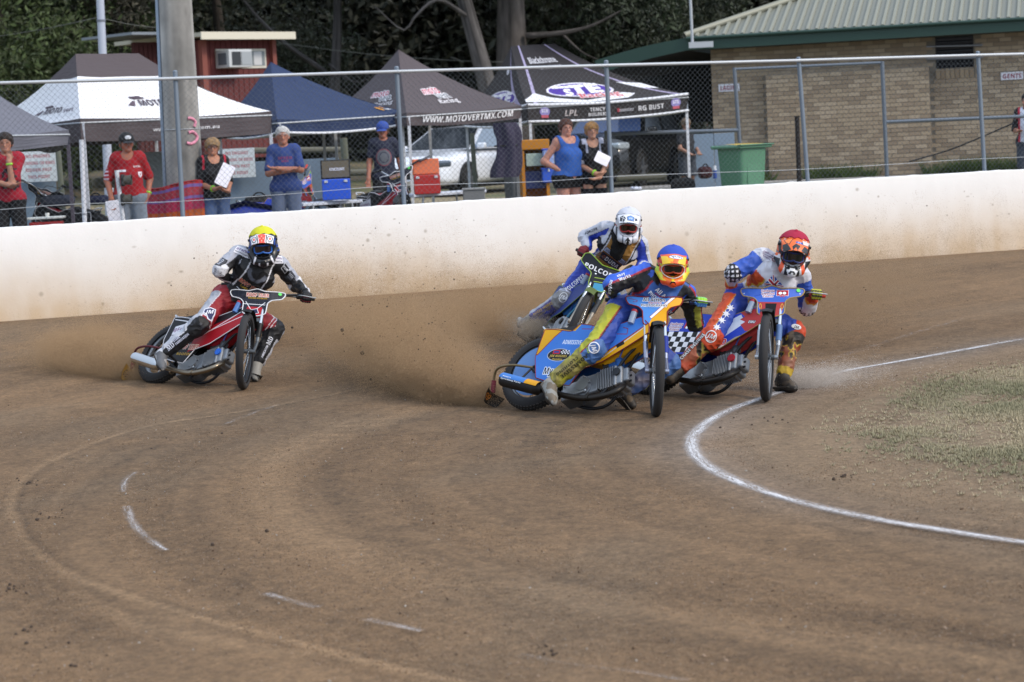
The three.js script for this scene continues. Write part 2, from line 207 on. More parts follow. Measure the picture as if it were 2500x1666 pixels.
// ---------- safety wall ----------
{
  const w = thing('safety_wall', 'long white painted concrete safety wall splashed with brown dirt along its base', 'wall', [0, 0, -29.7]);
  const X0 = -13, X1 = 15, n = 560, topY = (x) => 1.395 + 0.012 * (fbm(x * 1.3, 2, 3) - 0.5) + 0.035 * Math.max(0, fbm(x * 4.2, 9, 3) - 0.56) ;
  const prof = [[0.0, -0.5, 0], [0.0, 0.25, 0], [0.0, 0.55, 0], [0, 0.86, 0], [0, 1, -0.012], [-0.012, 1, 0], [-0.10, 1, 0.004], [-0.13, 1, -0.01], [-0.15, 0, 0]];
  const pos = (u, v) => { const x = mix(X0, X1, u), k = Math.round(v * (prof.length - 1)), [o, t, e] = prof[k], y = t <= 0 ? (k ? 0.3 : -0.3) : t === 1 ? topY(x) + e : mix(0, topY(x), t) + e, bul = k > 0 && k < 4 ? 0.012 * (fbm(x * 0.8, t * 3, 3) - 0.5) : 0; return [x - 0.322 * -(o + bul), y, -0.34 * x + (o + bul) * 0.947]; };
  const H = 256, W2 = 2048, d = new Uint8Array(W2 * H * 4), enc = (v) => 255 * clamp(v) ** (1 / 2.2);
  const spl = []; const r = rng(77); for (let i = 0; i < 1300; i++) spl.push([r() * W2, H * (0.02 + 0.9 * r() ** 2.1), 0.6 + 1.3 * r() ** 4 * 1.6, 0.8 + 2.2 * r(), r()]);
  const sp = new Float32Array(W2 * H); for (const [x, y, a, e, k] of spl) { const cl = vn(x * 0.012, y * 0.02 + 3); if (cl < 0.42 + 0.2 * k) continue; for (let j = Math.floor(y - a * e - 1); j <= y + a * e + 1; j++) for (let i = Math.floor(x - a - 1); i <= x + a + 1; i++) if (j >= 0 && j < H && i >= 0 && i < W2) { const q = Math.hypot((i - x) / a, (j - y) / (a * e)); if (q < 1) sp[j * W2 + i] = Math.max(sp[j * W2 + i], (1 - q * q) * (0.45 + 0.5 * k)); } }
  for (let j = 0; j < H; j++) for (let i = 0; i < W2; i++) {
    const x = mix(X0, X1, i / W2), y = 1.42 * j / H, hz = y - 0.22;           // height above the dirt
    const n1 = fbm(x * 0.5 + 5, y * 1.2, 4), n2 = fbm(x * 7, y * 3.4, 3), n3 = hsh(i, j, 2), drip = fbm(x * 5, y * 0.5 + 3, 3);
    let a = 0.62 * Math.exp(-Math.max(0, hz) / (0.2 + 0.4 * n1)) * (0.6 + 0.4 * n2) + 0.6 * sst(1.08, 0.08, hz) * (0.4 + n1) * (0.6 + 0.7 * drip) + 0.035 * (n3 - 0.5) * sst(1.1, 0.2, hz);
    a = clamp(a * 0.95, 0, 0.9); const k = 1 - 0.05 * n2; let c = [0.90 * k, 0.90 * k, 0.89 * k];
    c = [mix(c[0], 0.58, a), mix(c[1], 0.43, a), mix(c[2], 0.265, a)]; const q = sp[j * W2 + i] * 0.75; c = [mix(c[0], 0.26, q), mix(c[1], 0.2, q), mix(c[2], 0.13, q)];
    d.set([enc(c[0]), enc(c[1]), enc(c[2]), 255], (j * W2 + i) * 4);
  }
  const t = new THREE.DataTexture(d, W2, H); t.colorSpace = THREE.SRGBColorSpace; t.magFilter = THREE.LinearFilter; t.needsUpdate = true;
  const bump = grey(256, 256, (u, v) => 0.7 * tileN(u, v, 8, 4) + 0.3 * tileN(u, v, 64, 1)); bump.repeat.set(28, 1.5);
  const g = grid(n, prof.length - 1, pos), p = g.attributes.position, uv = g.attributes.uv; for (let i = 0; i < p.count; i++) uv.setXY(i, (p.getX(i) - X0) / (X1 - X0), clamp(p.getY(i) / 1.42));
  mesh('wall_face', g, M(0xffffff, 0.8, 0, { map: t, bumpMap: bump, bumpScale: 0.0015 }), w);
}
// ---------- ground behind the wall ----------
{
  const cg = (x, z) => { const d = -inD(x, z), n = fbm(x * 0.6, z * 0.6, 4), m = fbm(x * 3, z * 3, 3); let c = [0.20, 0.16, 0.115]; const gr = sst(0.42, 0.6, n + 0.2 * (m - 0.5)) * sst(1, 4, d), dry = sst(9, 16, d) * sst(0.35, 0.6, fbm(x * 0.3 + 8, z * 0.3, 3)); c = c.map((v, i) => mix(v, [0.085, 0.115, 0.04][i], gr * 0.8)); c = c.map((v, i) => mix(v, [0.30, 0.25, 0.15][i], dry * 0.7)); return c.map((v) => v * (0.8 + 0.4 * m)); };
  const f = (u, v) => { const x = mix(-22, 26, u), d = 0.1 + 75 * v * v; const X = x - d * 0.32, Z = -wallD(x) - d * 0.95; return [X, groundH(X, Z) + 0.05 * (fbm(X, Z, 3) - 0.5), Z]; };
  const g = grid(190, 150, f), p = g.attributes.position, c = []; for (let i = 0; i < p.count; i++) c.push(...cg(p.getX(i), p.getZ(i))); g.setAttribute('color', new THREE.Float32BufferAttribute(c, 3));
  struct('ground', g, M(0xffffff, 1, 0, { vertexColors: true }));
  struct('hills', new THREE.CircleGeometry(380, 48).rotateX(-PI / 2).translate(0, -0.6, -40), M(new THREE.Color(0.12, 0.12, 0.06), 1));
}
// ---------- chain-link fence on the wall ----------
const galv = M(0xb2b8be, 0.5, 0.35), galvD = M(0x7b8794, 0.5, 0.4);
{
  const f = thing('chain_link_fence', 'tall galvanised chain link fence standing right behind the white wall', 'fence', [0, 0, -29.95]);
  const loc = (px, py) => { const r = ray(px, py), k = (29.95 ) / (1 - 0.34 * r.x); return camera.position.clone().addScaledVector(r, k).sub(V(0, 0, -29.95)); };
  const posts = [[-160, 186, -130, 555], [427, 175, 447, 545], [968, 165, 987, 510], [1480, 150, 1494, 480], [1950, 142, 1973, 450], [2388, 128, 2405, 430], [2800, 118, 2815, 420]];
  const tops = posts.map(([a, b, c, d]) => { const t = loc(a, b), q = loc(c, d); const dir = q.clone().sub(t); const b2 = t.clone().addScaledVector(dir, 1.25); mesh('fence_post', [rod(b2, t, 0.031, 0.031, 14), new THREE.SphereGeometry(0.033, 12, 8).scale(1, 0.6, 1).translate(t.x, t.y, t.z)], galvD, f); return t; });
  const railP = [[-160, 208], [0, 203], [427, 192], [968, 175], [1480, 160], [1950, 148], [2388, 135], [2800, 125]].map((q) => loc(...q).add(V(0.01, 0, 0.045)));
  for (let i = 0; i < railP.length - 1; i++) mesh('top_rail', rod(railP[i], railP[i + 1].clone().lerp(railP[i], -0.004), 0.022, 0.022, 12), galv, f);
  const wire = [[-160, 525], [0, 512], [200, 500], [427, 490], [700, 474], [968, 456], [1300, 442], [1480, 432], [1700, 425], [1950, 412], [2200, 400], [2388, 390], [2800, 372]].map((q, i) => loc(...q).add(V(0, 0.012 * ((i * 7) % 3 - 1), 0.03)));
  mesh('tension_wire', tube(wire, 0.0035, 120, 5), galv, f);
  const bars = [], x0 = -8.6, x1 = 10.2, yb = 0.95, step = 0.0705, zc = (x) => -0.34 * x; const rtop = (x) => { for (let i = 0; i < railP.length - 1; i++) if (x <= railP[i + 1].x || i === railP.length - 2) return mix(railP[i].y, railP[i + 1].y, (x - railP[i].x) / (railP[i + 1].x - railP[i].x)) - 0.01; };
  const one = new THREE.CylinderGeometry(0.0017, 0.0017, 1, 3, 1, true);
  for (let x = x0 - 2.4; x < x1; x += step) for (const s of [1, -1]) { const a = V(x, yb, zc(x) + 0.012 * s), T = rtop(x + 1.2) - yb, k = T / 1.0, e = V(s > 0 ? x + k * 0.94 : x, 0, 0); const A = s > 0 ? a : V(x + k * 0.94, yb, zc(x + k * 0.94) - 0.012), B = s > 0 ? V(x + k * 0.94, yb + T, zc(x + k * 0.94) + 0.012) : V(x, yb + T, zc(x) - 0.012); const d = B.clone().sub(A), l = d.length(); bars.push(one.clone().scale(1, l, 1).applyQuaternion(new THREE.Quaternion().setFromUnitVectors(YUP, d.divideScalar(l))).translate((A.x + B.x) / 2, (A.y + B.y) / 2, (A.z + B.z) / 2)); }
  const wm = mesh('wire_mesh', mergeGeometries(bars), M(0x5f666c, 0.5, 0.4), f); wm.userData.kind = 'stuff';
}
// ---------- amenities block ----------
{
  const A = -15 * PI / 180, O = at(1742, 300, 46); O.y = groundH(O.x, O.z) - 0.02;
  const b = thing('brick_building', 'low cream brick amenities block with pale green ribbed metal roof', 'building', O, A);
  b.updateMatrixWorld(true); const inv = b.matrixWorld.clone().invert();
  const L = (px, py, zl = 0) => { const o = camera.position.clone().applyMatrix4(inv), e = camera.position.clone().add(ray(px, py)).applyMatrix4(inv).sub(o); return o.addScaledVector(e, (zl - o.z) / e.z); };
  const mort = M(new THREE.Color(0.20, 0.175, 0.14), 0.95), eY = L(1900, 112, 0).y, W = 12;
  const wTL = L(2283, 90), wBR = L(2379, 166);
  const sx0 = L(1874, 300, 0.3).x, sx1 = L(2272, 300, 0.3).x, sTop = L(2000, 176, 0.3).y;
  mesh('wall', [bx(wTL.x, eY, 0.2, wTL.x / 2, eY / 2, -0.1), bx(W - wBR.x, eY, 0.2, (W + wBR.x) / 2, eY / 2, -0.1), bx(wBR.x - wTL.x, wBR.y, 0.2, (wBR.x + wTL.x) / 2, wBR.y / 2, -0.1), bx(wBR.x - wTL.x, eY - wTL.y + 0.3, 0.2, (wBR.x + wTL.x) / 2, eY + 0.15 - (eY - wTL.y) / 2, -0.101), bx(0.2, eY, 7, 0.1, eY / 2, -3.7)], mort, b);
  mesh('screen_wall', bx(sx1 - sx0, sTop, 0.28, (sx0 + sx1) / 2, sTop / 2, 0.145), mort, b);
  // bricks: each one proud of its joint; the 300 nearest are separate, the rest are joined
  const cols = [[0.34, 0.268, 0.184], [0.30, 0.232, 0.16], [0.365, 0.29, 0.2], [0.265, 0.205, 0.142], [0.40, 0.322, 0.23]].map((c) => new THREE.Color(...c)), mats = cols.map((c) => M(c, 0.92)), r = rng(3), bg = bx(0.229, 0.075, 0.03), hg = bx(0.109, 0.075, 0.03);
  const all = [];
  const panel = (x0, x1, y1, z, skip) => { for (let j = 0; j * 0.086 < y1 - 0.05; j++) for (let x = x0 + (j % 2 ? -0.12 : 0); x < x1; x += 0.24) { const a = Math.max(x, x0), e = Math.min(x + 0.23, x1); if (e - a < 0.06) continue; const cx = (a + e) / 2, cy = j * 0.086 + 0.043; if (skip && skip(cx, cy)) continue; all.push([cx, cy, z, e - a, (r() * 5) | 0]); } };
  panel(0, 7.4, eY, 0, (x, y) => (x > wTL.x - 0.12 && x < wBR.x + 0.12 && y > wBR.y - 0.22 && y < wTL.y + 0.1) || (x > sx0 && x < sx1 && y < sTop));
  panel(sx0, sx1, sTop, 0.285);
  all.sort((p, q) => q[0] - p[0]); const rest = [];
  all.forEach(([x, y, z, w, c], i) => { const dz = 0.006 * r(); if (i < 300) { const m = mesh('brick', Math.abs(w - 0.23) < 0.02 ? bg : bx(w, 0.075, 0.03), mats[c], b); m.position.set(x, y, z - 0.004 + dz); } else { const g = bx(w, 0.075, 0.03, x, y, z - 0.004 + dz), n = g.attributes.position.count, a = new Float32Array(n * 3); for (let k = 0; k < n; k++) a.set(cols[c].toArray(), k * 3); g.setAttribute('color', new THREE.BufferAttribute(a, 3)); rest.push(g); } });
  mesh('brick', mergeGeometries(rest), M(0xffffff, 0.92, 0, { vertexColors: true }), b).userData.kind = 'stuff';
  const cx = (wTL.x + wBR.x) / 2, ww = wBR.x - wTL.x, wh = wTL.y - wBR.y;
  const win = mesh('window', bx(ww, wh, 0.02, cx, wBR.y + wh / 2, -0.12), M(0x17181c, 0.3), b);
  for (let i = 0; i < 7; i++) mesh('louvre', bx(ww - 0.04, wh / 9, 0.012).rotateX(0.6).translate(cx, wBR.y + (i + 0.7) * wh / 7.6, -0.085), M(0x22242a, 0.25), win);
  for (let i = 0; i < 8; i++) mesh('sill_brick', bx(ww / 8 - 0.012, 0.19, 0.09).rotateX(0.5).translate(wTL.x + (i + 0.5) * ww / 8, wBR.y - 0.085, 0.03), mats[i % 3], b);
  for (const py of [114, 144]) { const p0 = L(2262, py, 0.06), p1 = L(2400, py - 4, 0.06); mesh('window_bar', rod(p0, p1, 0.018), M(0x8b8f96, 0.5, 0.3), b); }
  // roof
  const e0 = L(1677, 92, 0.6), pit = Math.tan(20 * PI / 180), D = 6, ye = e0.y, xl = e0.x;
  const gm = M(new THREE.Color(0.18, 0.187, 0.155), 0.5, 0.1), gm2 = M(new THREE.Color(0.245, 0.25, 0.2), 0.5, 0.1), fas = M(new THREE.Color(0.018, 0.052, 0.04), 0.5);
  const roof = mesh('roof', [grid(1, 1, (u, v) => { const z = 0.6 - v * D, x = mix(xl + v * D, W + 6, u); return [x, ye + v * D * pit, z]; }), grid(1, 1, (u, v) => [xl + (1 - u) * v * D * 0 + v * D, ye + v * D * pit, mix(0.6 - v * D, -10, u)])], gm, b);
  const sh = shape([[-0.042, 0], [-0.024, 0.034], [0.024, 0.034], [0.042, 0]]);
  for (let i = 0; i < 44; i++) { const x = xl + 0.2 + i * 0.19, run = Math.min(D, x - xl) / cos(20 * PI / 180); if (run < 0.1) continue; const g = new THREE.ExtrudeGeometry(sh, { depth: run, bevelEnabled: false }).rotateY(PI).rotateX(20 * PI / 180); mesh('roof_rib', g.translate(x, ye + 0.004, 0.62), gm2, roof); }
  mesh('hip_cap', taper([[xl - 0.05, ye + 0.04, 0.62], [xl + D, ye + D * pit + 0.05, 0.6 - D]], [0.07, 0.07], 4, 8), gm2, b);
  mesh('fascia', [bx(W + 4, 0.25, 0.03, xl + (W + 4) / 2, ye - 0.13, 0.61), bx(0.03, 0.25, 10, xl + 0.015, ye - 0.132, -4.4)], fas, b);
  mesh('gutter', rod([xl, ye - 0.02, 0.66], [W + 4, ye - 0.02, 0.66], 0.035), fas, b);
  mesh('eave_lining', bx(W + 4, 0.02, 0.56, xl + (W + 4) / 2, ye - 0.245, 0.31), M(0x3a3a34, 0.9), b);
  const q0 = L(1453, 148, 0.6), sl = (q0.y - ye) / (q0.x - xl);
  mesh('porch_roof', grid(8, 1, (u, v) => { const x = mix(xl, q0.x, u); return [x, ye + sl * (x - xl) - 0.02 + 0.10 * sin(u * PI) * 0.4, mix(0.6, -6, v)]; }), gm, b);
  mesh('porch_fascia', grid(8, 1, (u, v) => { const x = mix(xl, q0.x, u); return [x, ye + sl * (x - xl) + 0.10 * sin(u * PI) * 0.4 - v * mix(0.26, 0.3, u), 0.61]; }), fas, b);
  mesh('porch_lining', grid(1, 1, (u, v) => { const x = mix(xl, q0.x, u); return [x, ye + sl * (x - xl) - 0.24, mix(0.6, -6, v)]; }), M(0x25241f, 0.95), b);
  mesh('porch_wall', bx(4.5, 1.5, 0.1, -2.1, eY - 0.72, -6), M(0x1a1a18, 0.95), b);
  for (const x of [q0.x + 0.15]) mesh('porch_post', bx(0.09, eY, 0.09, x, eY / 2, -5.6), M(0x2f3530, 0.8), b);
  const sign = (s, px0, py0, px1, py1, label) => { const a = L(px0, py0, 0.05), e = L(px1, py1, 0.05), w = e.x - a.x, h = a.y - e.y; const t = thing('wall_sign', label, 'sign', V((a.x + e.x) / 2, (a.y + e.y) / 2, 0.035).applyMatrix4(b.matrixWorld), A); mesh('board', bx(w, h, 0.02), M(0xd9dbe4, 0.5), t); mesh('lettering', new THREE.PlaneGeometry(w, h).translate(0, 0, 0.013), printMat(canvas(256, 80, (g) => txt(g, s, 128, 42, 62, '#8c2f45', { w: 220 }))), t); };
  sign('LADIES', 1754, 206, 1806, 222, 'white sign reading LADIES on the cream brick wall'); sign('GENTS', 2444, 177, 2499, 193, 'white sign reading GENTS on the cream brick wall');
  // mast and kerb at the block
  const mp = at(1697, 110, 45.2); const ms = thing('antenna_mast', 'thin galvanised mast rising from the corner of the brick block', 'mast', [mp.x, mp.y, mp.z]);
  mesh('pole', rod([-0.05, 0, 0], [-0.07, 2.6, 0], 0.03), galv, ms); mesh('bracket', bx(0.5, 0.12, 0.06, 0.12, 0.0, 0.04), galv, ms);
  struct('path', bx(16, 0.1, 1.3, 5, 0.03, 1.2).applyMatrix4(b.matrixWorld), M(new THREE.Color(0.36, 0.35, 0.34), 0.9));
  // weeds along the foot of the wall
  const rr = rng(9), tuft = new THREE.BufferGeometry(), ps = []; for (let k = 0; k < 14; k++) { const a = rr() * 6.3, l = 0.1 + 0.2 * rr(), w = 0.012, x = cos(a) * 0.08 * rr(), z = sin(a) * 0.08 * rr(); ps.push(x - w, 0, z, x + w, 0, z, x + cos(a) * l * 0.6, l, z + sin(a) * l * 0.6); } tuft.setAttribute('position', new THREE.Float32BufferAttribute(ps, 3)); tuft.computeVertexNormals();
  const im = new THREE.InstancedMesh(tuft, M(new THREE.Color(0.06, 0.10, 0.025), 0.9), 620), m4 = new THREE.Matrix4(), qq = new THREE.Quaternion(); for (let i = 0; i < 620; i++) { let x = rr() * 8.5; if (fbm(x * 1.3, 4, 2) < 0.47) x = 4.9 + 3.2 * rr(); const p = V(x, 0.02, 0.38 + 0.25 * rr() - (x > sx1 || x < sx0 ? 0.25 : 0)).applyMatrix4(b.matrixWorld); const s = 0.6 + 0.9 * rr(); qq.setFromAxisAngle(YUP, rr() * 6); m4.compose(p, qq, V(s, s, s)); im.setMatrixAt(i, m4); } im.name = 'weeds'; scene.add(tag(im, 'green weeds growing along the foot of the brick wall', 'weeds', null, 'stuff'));
}
// ---------- pipe fence and loose posts in front of the block ----------
{
  const d = 38, f = thing('pipe_fence', 'open fence of blue grey steel pipes in front of the brick block', 'fence', [6, 0, -d]); const l = (px, py) => at(px, py, d).sub(V(6, 0, -d)); const bm = M(0x6a7480, 0.5, 0.3);
  for (const [a, e, r] of [[[1793, 165], [1806, 345], 0.034], [[2154, 150], [2168, 470], 0.036]]) { const t = l(...a), q = l(...e); mesh('pipe_post', rod(q.clone().lerp(t, -0.6), t, r), bm, f); }
  for (const [a, e, r] of [[[1795, 169], [2156, 153], 0.025], [[2160, 298], [2800, 272], 0.03], [[1490, 327], [1806, 318], 0.034]]) mesh('pipe_rail', rod(l(...a), l(...e), r), bm, f);
  const p = at(1946, 286, 41), s = thing('steel_post', 'single dark steel post standing before the brick screen wall', 'post', [p.x, groundH(p.x, p.z), p.z]); const h = p.y - groundH(p.x, p.z);
  mesh('stem', [bx(0.085, h, 0.02, 0, h / 2, 0), bx(0.02, h, 0.085, 0, h / 2, 0.052)], M(0x2e2a2a, 0.8, 0.2), s); mesh('cap', bx(0.1, 0.015, 0.12, 0, h + 0.008, 0.04), M(0x2e2a2a, 0.8), s);
  const a = at(2220, 395, 41.5), e = at(2496, 292, 38.8); tag(mesh('rope', tube([a.toArray(), at(2330, 358, 41).add(V(0, -0.03, 0)).toArray(), e.toArray()], 0.014, 20, 6), M(0x2b2c30, 0.9)), 'dark slack rope running up to the man at the right edge', 'rope');
}
// ---------- red shed ----------
{
  const fl = at(494, 300, 50), fr = at(676, 290, 51.5), gy = groundH(fl.x, fl.z); fl.y = fr.y = gy; const ang = Math.atan2(-(fr.z - fl.z), fr.x - fl.x), w = fr.distanceTo(fl);
  const s = thing('red_shed', 'dark red timber shed on legs with flat overhanging roof and window air conditioner', 'shed', fl, ang); s.updateMatrixWorld(true); const inv = s.matrixWorld.clone().invert();
  const L = (px, py, zl = 0) => { const o = camera.position.clone().applyMatrix4(inv), e = camera.position.clone().add(ray(px, py)).applyMatrix4(inv).sub(o); return o.addScaledVector(e, (zl - o.z) / e.z); };
  const top = L(580, 98).y, bot = top - 2.7, red = M(new THREE.Color(0.12, 0.024, 0.024), 0.75), redD = M(new THREE.Color(0.07, 0.017, 0.017), 0.8);
  mesh('wall', [bx(w, top - bot, 2.6, w / 2, (top + bot) / 2, -1.302)], red, s);
  const n = 14; for (let i = 0; i < n; i++) mesh('wall_board', bx(w / n - 0.015, top - bot, 0.025, (i + 0.5) * w / n, (top + bot) / 2, 0.012), red, s);
  const lw = L(322, 100, -1).x; mesh('annexe_wall', bx(-lw, top - bot, 0.1, lw / 2, (top + bot) / 2 + 0.02, -1), redD, s);
  for (let i = 0; i < 9; i++) mesh('annexe_board', bx(-lw / 9 - 0.02, top - bot - 0.1, 0.025, lw * (i + 0.5) / 9, (top + bot) / 2, -0.94), redD, s);
  mesh('corner_post', bx(0.14, top - bot, 0.14, 0.07, (top + bot) / 2, 0.07), M(new THREE.Color(0.22, 0.065, 0.05), 0.7), s); mesh('corner_post', bx(0.11, top - bot, 0.11, w - 0.05, (top + bot) / 2, 0.06), M(new THREE.Color(0.22, 0.065, 0.05), 0.7), s);
  mesh('roof', [bx(w + 0.5, 0.09, 3.4, w / 2 - 0.02, top + 0.1, -1.2)], M(0xb9b5a6, 0.6, 0.2), s); mesh('fascia', bx(w + 0.55, 0.17, 0.04, w / 2 - 0.02, top + 0.07, 0.53), M(0xd2cdbc, 0.6), s);
  mesh('annexe_roof', bx(-lw + 0.6, 0.06, 2, lw / 2 - 0.25, top + 0.17, -1.2), M(0x7f8790, 0.5, 0.3), s);
  const wa = L(525, 120, 0.03), wb = L(649, 166, 0.03), wn = mesh('window', bx(wb.x - wa.x, wa.y - wb.y, 0.05, (wa.x + wb.x) / 2, (wa.y + wb.y) / 2, 0.03), M(0xd5d3c8, 0.6), s), ww = wb.x - wa.x, wh = wa.y - wb.y;
  mesh('pane', bx(ww * 0.5, wh * 0.76, 0.02, wa.x + ww * 0.72, (wa.y + wb.y) / 2, 0.055), P(0x8e979d, 0.08, { metalness: 0.2 }), wn); mesh('curtain', bx(ww * 0.16, wh * 0.7, 0.012, wa.x + ww * 0.82, (wa.y + wb.y) / 2, 0.068), M(0xc9cdd2, 0.9), wn); mesh('mullion', bx(0.04, wh * 0.8, 0.03, wa.x + ww * 0.49, (wa.y + wb.y) / 2, 0.065), M(0xe2e0d6, 0.6), wn);
  const ac = new THREE.Group(); ac.name = 'air_conditioner'; s.add(ac); ac.position.set(wa.x + ww * 0.22, (wa.y + wb.y) / 2 - 0.02, 0.3);
  mesh('case', rb(ww * 0.46, wh * 0.92, 0.5, 0.02), M(0xc4c8ca, 0.5, 0.2), ac); mesh('grille', bx(ww * 0.17, wh * 0.68, 0.02, -ww * 0.09, 0, 0.255), M(0x30353b, 0.7), ac); mesh('fan_panel', bx(ww * 0.2, wh * 0.68, 0.02, ww * 0.11, 0, 0.255), M(0x9aa1a6, 0.5), ac); mesh('side_vent', bx(0.012, wh * 0.6, 0.3, -ww * 0.235, 0, 0), M(0x5a6068, 0.6), ac);
}
// ---------- poles ----------
{
  const a = at(427, 0, 30.2), e = at(456, 540, 30.2), p = thing('concrete_pole', 'thick grey concrete light pole with pink spray marks beside the fence', 'pole', [e.x, 0, e.z]); const o = V(e.x, 0, e.z), A = a.clone().sub(o), E = e.clone().sub(o), up = A.clone().sub(E);
  const conc = grey(256, 256, (u, v) => 0.62 + 0.3 * (tileN(u, v, 6, 4) - 0.5) + 0.25 * (tileN(u * 1, v * 0 + 0.3, 12, 2) - 0.5)); conc.colorSpace = THREE.SRGBColorSpace; conc.repeat.set(1, 3);
  const B = E.clone().addScaledVector(up, -0.25), T = A.clone().addScaledVector(up, 1.2); mesh('shaft', rod(B, T, 0.268, 0.185, 40), M(new THREE.Color(0.85, 0.84, 0.8), 0.9, 0, { map: conc }), p);
  const rad = (t) => mix(0.268, 0.185, (t + 0.25) / 2.45) , P0 = (t) => E.clone().addScaledVector(up, t);
  const cd = []; for (let i = 0; i <= 8; i++) { const t = 0.12 + i * 0.14; cd.push(P0(t).add(V(-rad(t) - 0.012, 0, 0.06)).toArray()); } mesh('conduit', tube(cd, 0.026, 30, 10), M(0x93a3b5, 0.4, 0.5), p);
  for (const py of [315, 458]) { const t = (540 - py) / 540, c = P0(t), g = new THREE.TorusGeometry(rad(t) + 0.004, 0.006, 6, 48).rotateX(PI / 2).translate(c.x, c.y, c.z); mesh('strap', g, galv, p); }
  const mark = (pts) => { const q = pts.map(([px, py]) => { const t = (540 - py) / 540, c = P0(t), x = at(px, py, 30).x - o.x - c.x, R = rad(t) + 0.005, s = clamp(x / R, -0.97, 0.97); return [c.x + R * s, at(px, py, 30).y, c.z + R * Math.sqrt(1 - s * s)]; }); return tube(q, 0.022, 20, 6); };
  const mk = mesh('spray_mark', [mark([[458, 289], [468, 290], [475, 298], [473, 310]]), mark([[460, 324], [470, 322], [479, 333], [476, 345], [466, 351], [456, 349]])].map((g) => g.scale(1, 1, 1)), M(0xd98fa6, 0.9), p); mk.castShadow = false;
  const b = thing('barrier_mesh', 'pink orange and purple plastic barrier mesh wrapped around the concrete pole foot', 'barrier mesh', [o.x, 0, o.z]);
  const tex = canvas(64, 512, (g, w, h) => { const s = [[0, '#b3262e'], [0.06, '#b3262e'], [0.07, '#7b5fa8'], [0.13, '#7b5fa8'], [0.14, '#a8303c'], [0.28, '#a8384a'], [0.29, '#b3202c'], [0.33, '#7d62a8'], [0.37, '#7d62a8'], [0.38, '#b02a4e'], [0.6, '#b52a52'], [0.62, '#c0571a'], [0.9, '#c8641a'], [0.92, '#d8a020'], [1, '#d8a020']], l = g.createLinearGradient(0, 0, 0, h); s.forEach(([t, c]) => l.addColorStop(t, c)); g.fillStyle = l; g.fillRect(0, 0, w, h); g.strokeStyle = 'rgba(40,0,20,0.16)'; for (let i = 0; i < 12; i++) { g.lineWidth = 2; g.beginPath(); g.moveTo(i * 6, 0); g.lineTo(i * 6, h); g.stroke(); } });
  const tp = [[345, 462], [380, 462], [400, 458], [425, 450], [440, 447], [462, 441], [490, 440], [502, 442]], bt = [[338, 560], [380, 560], [405, 560], [430, 560], [450, 558], [470, 556], [495, 553], [512, 548]];
  const dp = [30.15, 30.05, 29.95, 29.9, 29.86, 29.86, 29.92, 30.05], pl = (arr, u) => { const f = u * 7, i = Math.min(6, f | 0), t = f - i; return [mix(arr[i][0], arr[i + 1][0], t), mix(arr[i][1], arr[i + 1][1], t), mix(dp[i], dp[i + 1], t)]; };
  mesh('sheet', grid(40, 10, (u, v) => { const q = pl(bt, u), s = pl(tp, u), a2 = at(...q), b2 = at(...s); return a2.lerp(b2, v).sub(V(o.x, 0, o.z)).add(V(0, 0, 0.006 * sin(u * 23))); }), M(0xffffff, 0.6, 0, { map: tex }), b); mesh('edge_cord', tube([0, 0.2, 0.4, 0.6, 0.8, 1].map((u) => at(...pl(tp, u)).sub(V(o.x, 0, o.z)).toArray()), 0.01, 40, 6), M(0xa01822, 0.7), b);
  const c = at(262, 430, 44), q = thing('white_pole', 'slim white painted steel pole behind the white and brown canopy', 'pole', [c.x, groundH(c.x, c.z), c.z]); const tq = at(244, 0, 44).sub(q.position), bq = V(0, 0, 0); mesh('shaft', rod(bq, tq.clone().multiplyScalar(1.4), 0.095, 0.07, 16), M(0xaeb6c6, 0.5), q); mesh('band', rod(bq.clone().lerp(tq, 0.9), bq.clone().lerp(tq, 0.91), 0.09, 0.09, 16), M(0x6e7480, 0.5), q);
  const wr = (pts, label) => tag(mesh('overhead_wire', tube(pts.map((s) => at(...s).toArray()), 0.008, 30, 5), M(0x5c5f5a, 0.7)), label, 'wire');
  wr([[-60, 98, 52], [110, 70, 50], [242, 42, 44]], 'thin overhead wire sagging left of the slim white pole'); wr([[246, 44, 44], [330, 62, 47], [410, 70, 50], [500, 84, 53]], 'thin overhead wire running right of the slim white pole'); wr([[680, 105, 56], [900, 132, 55], [1160, 150, 54], [1400, 150, 54]], 'thin overhead wire crossing the dark trees above the canopies');
}
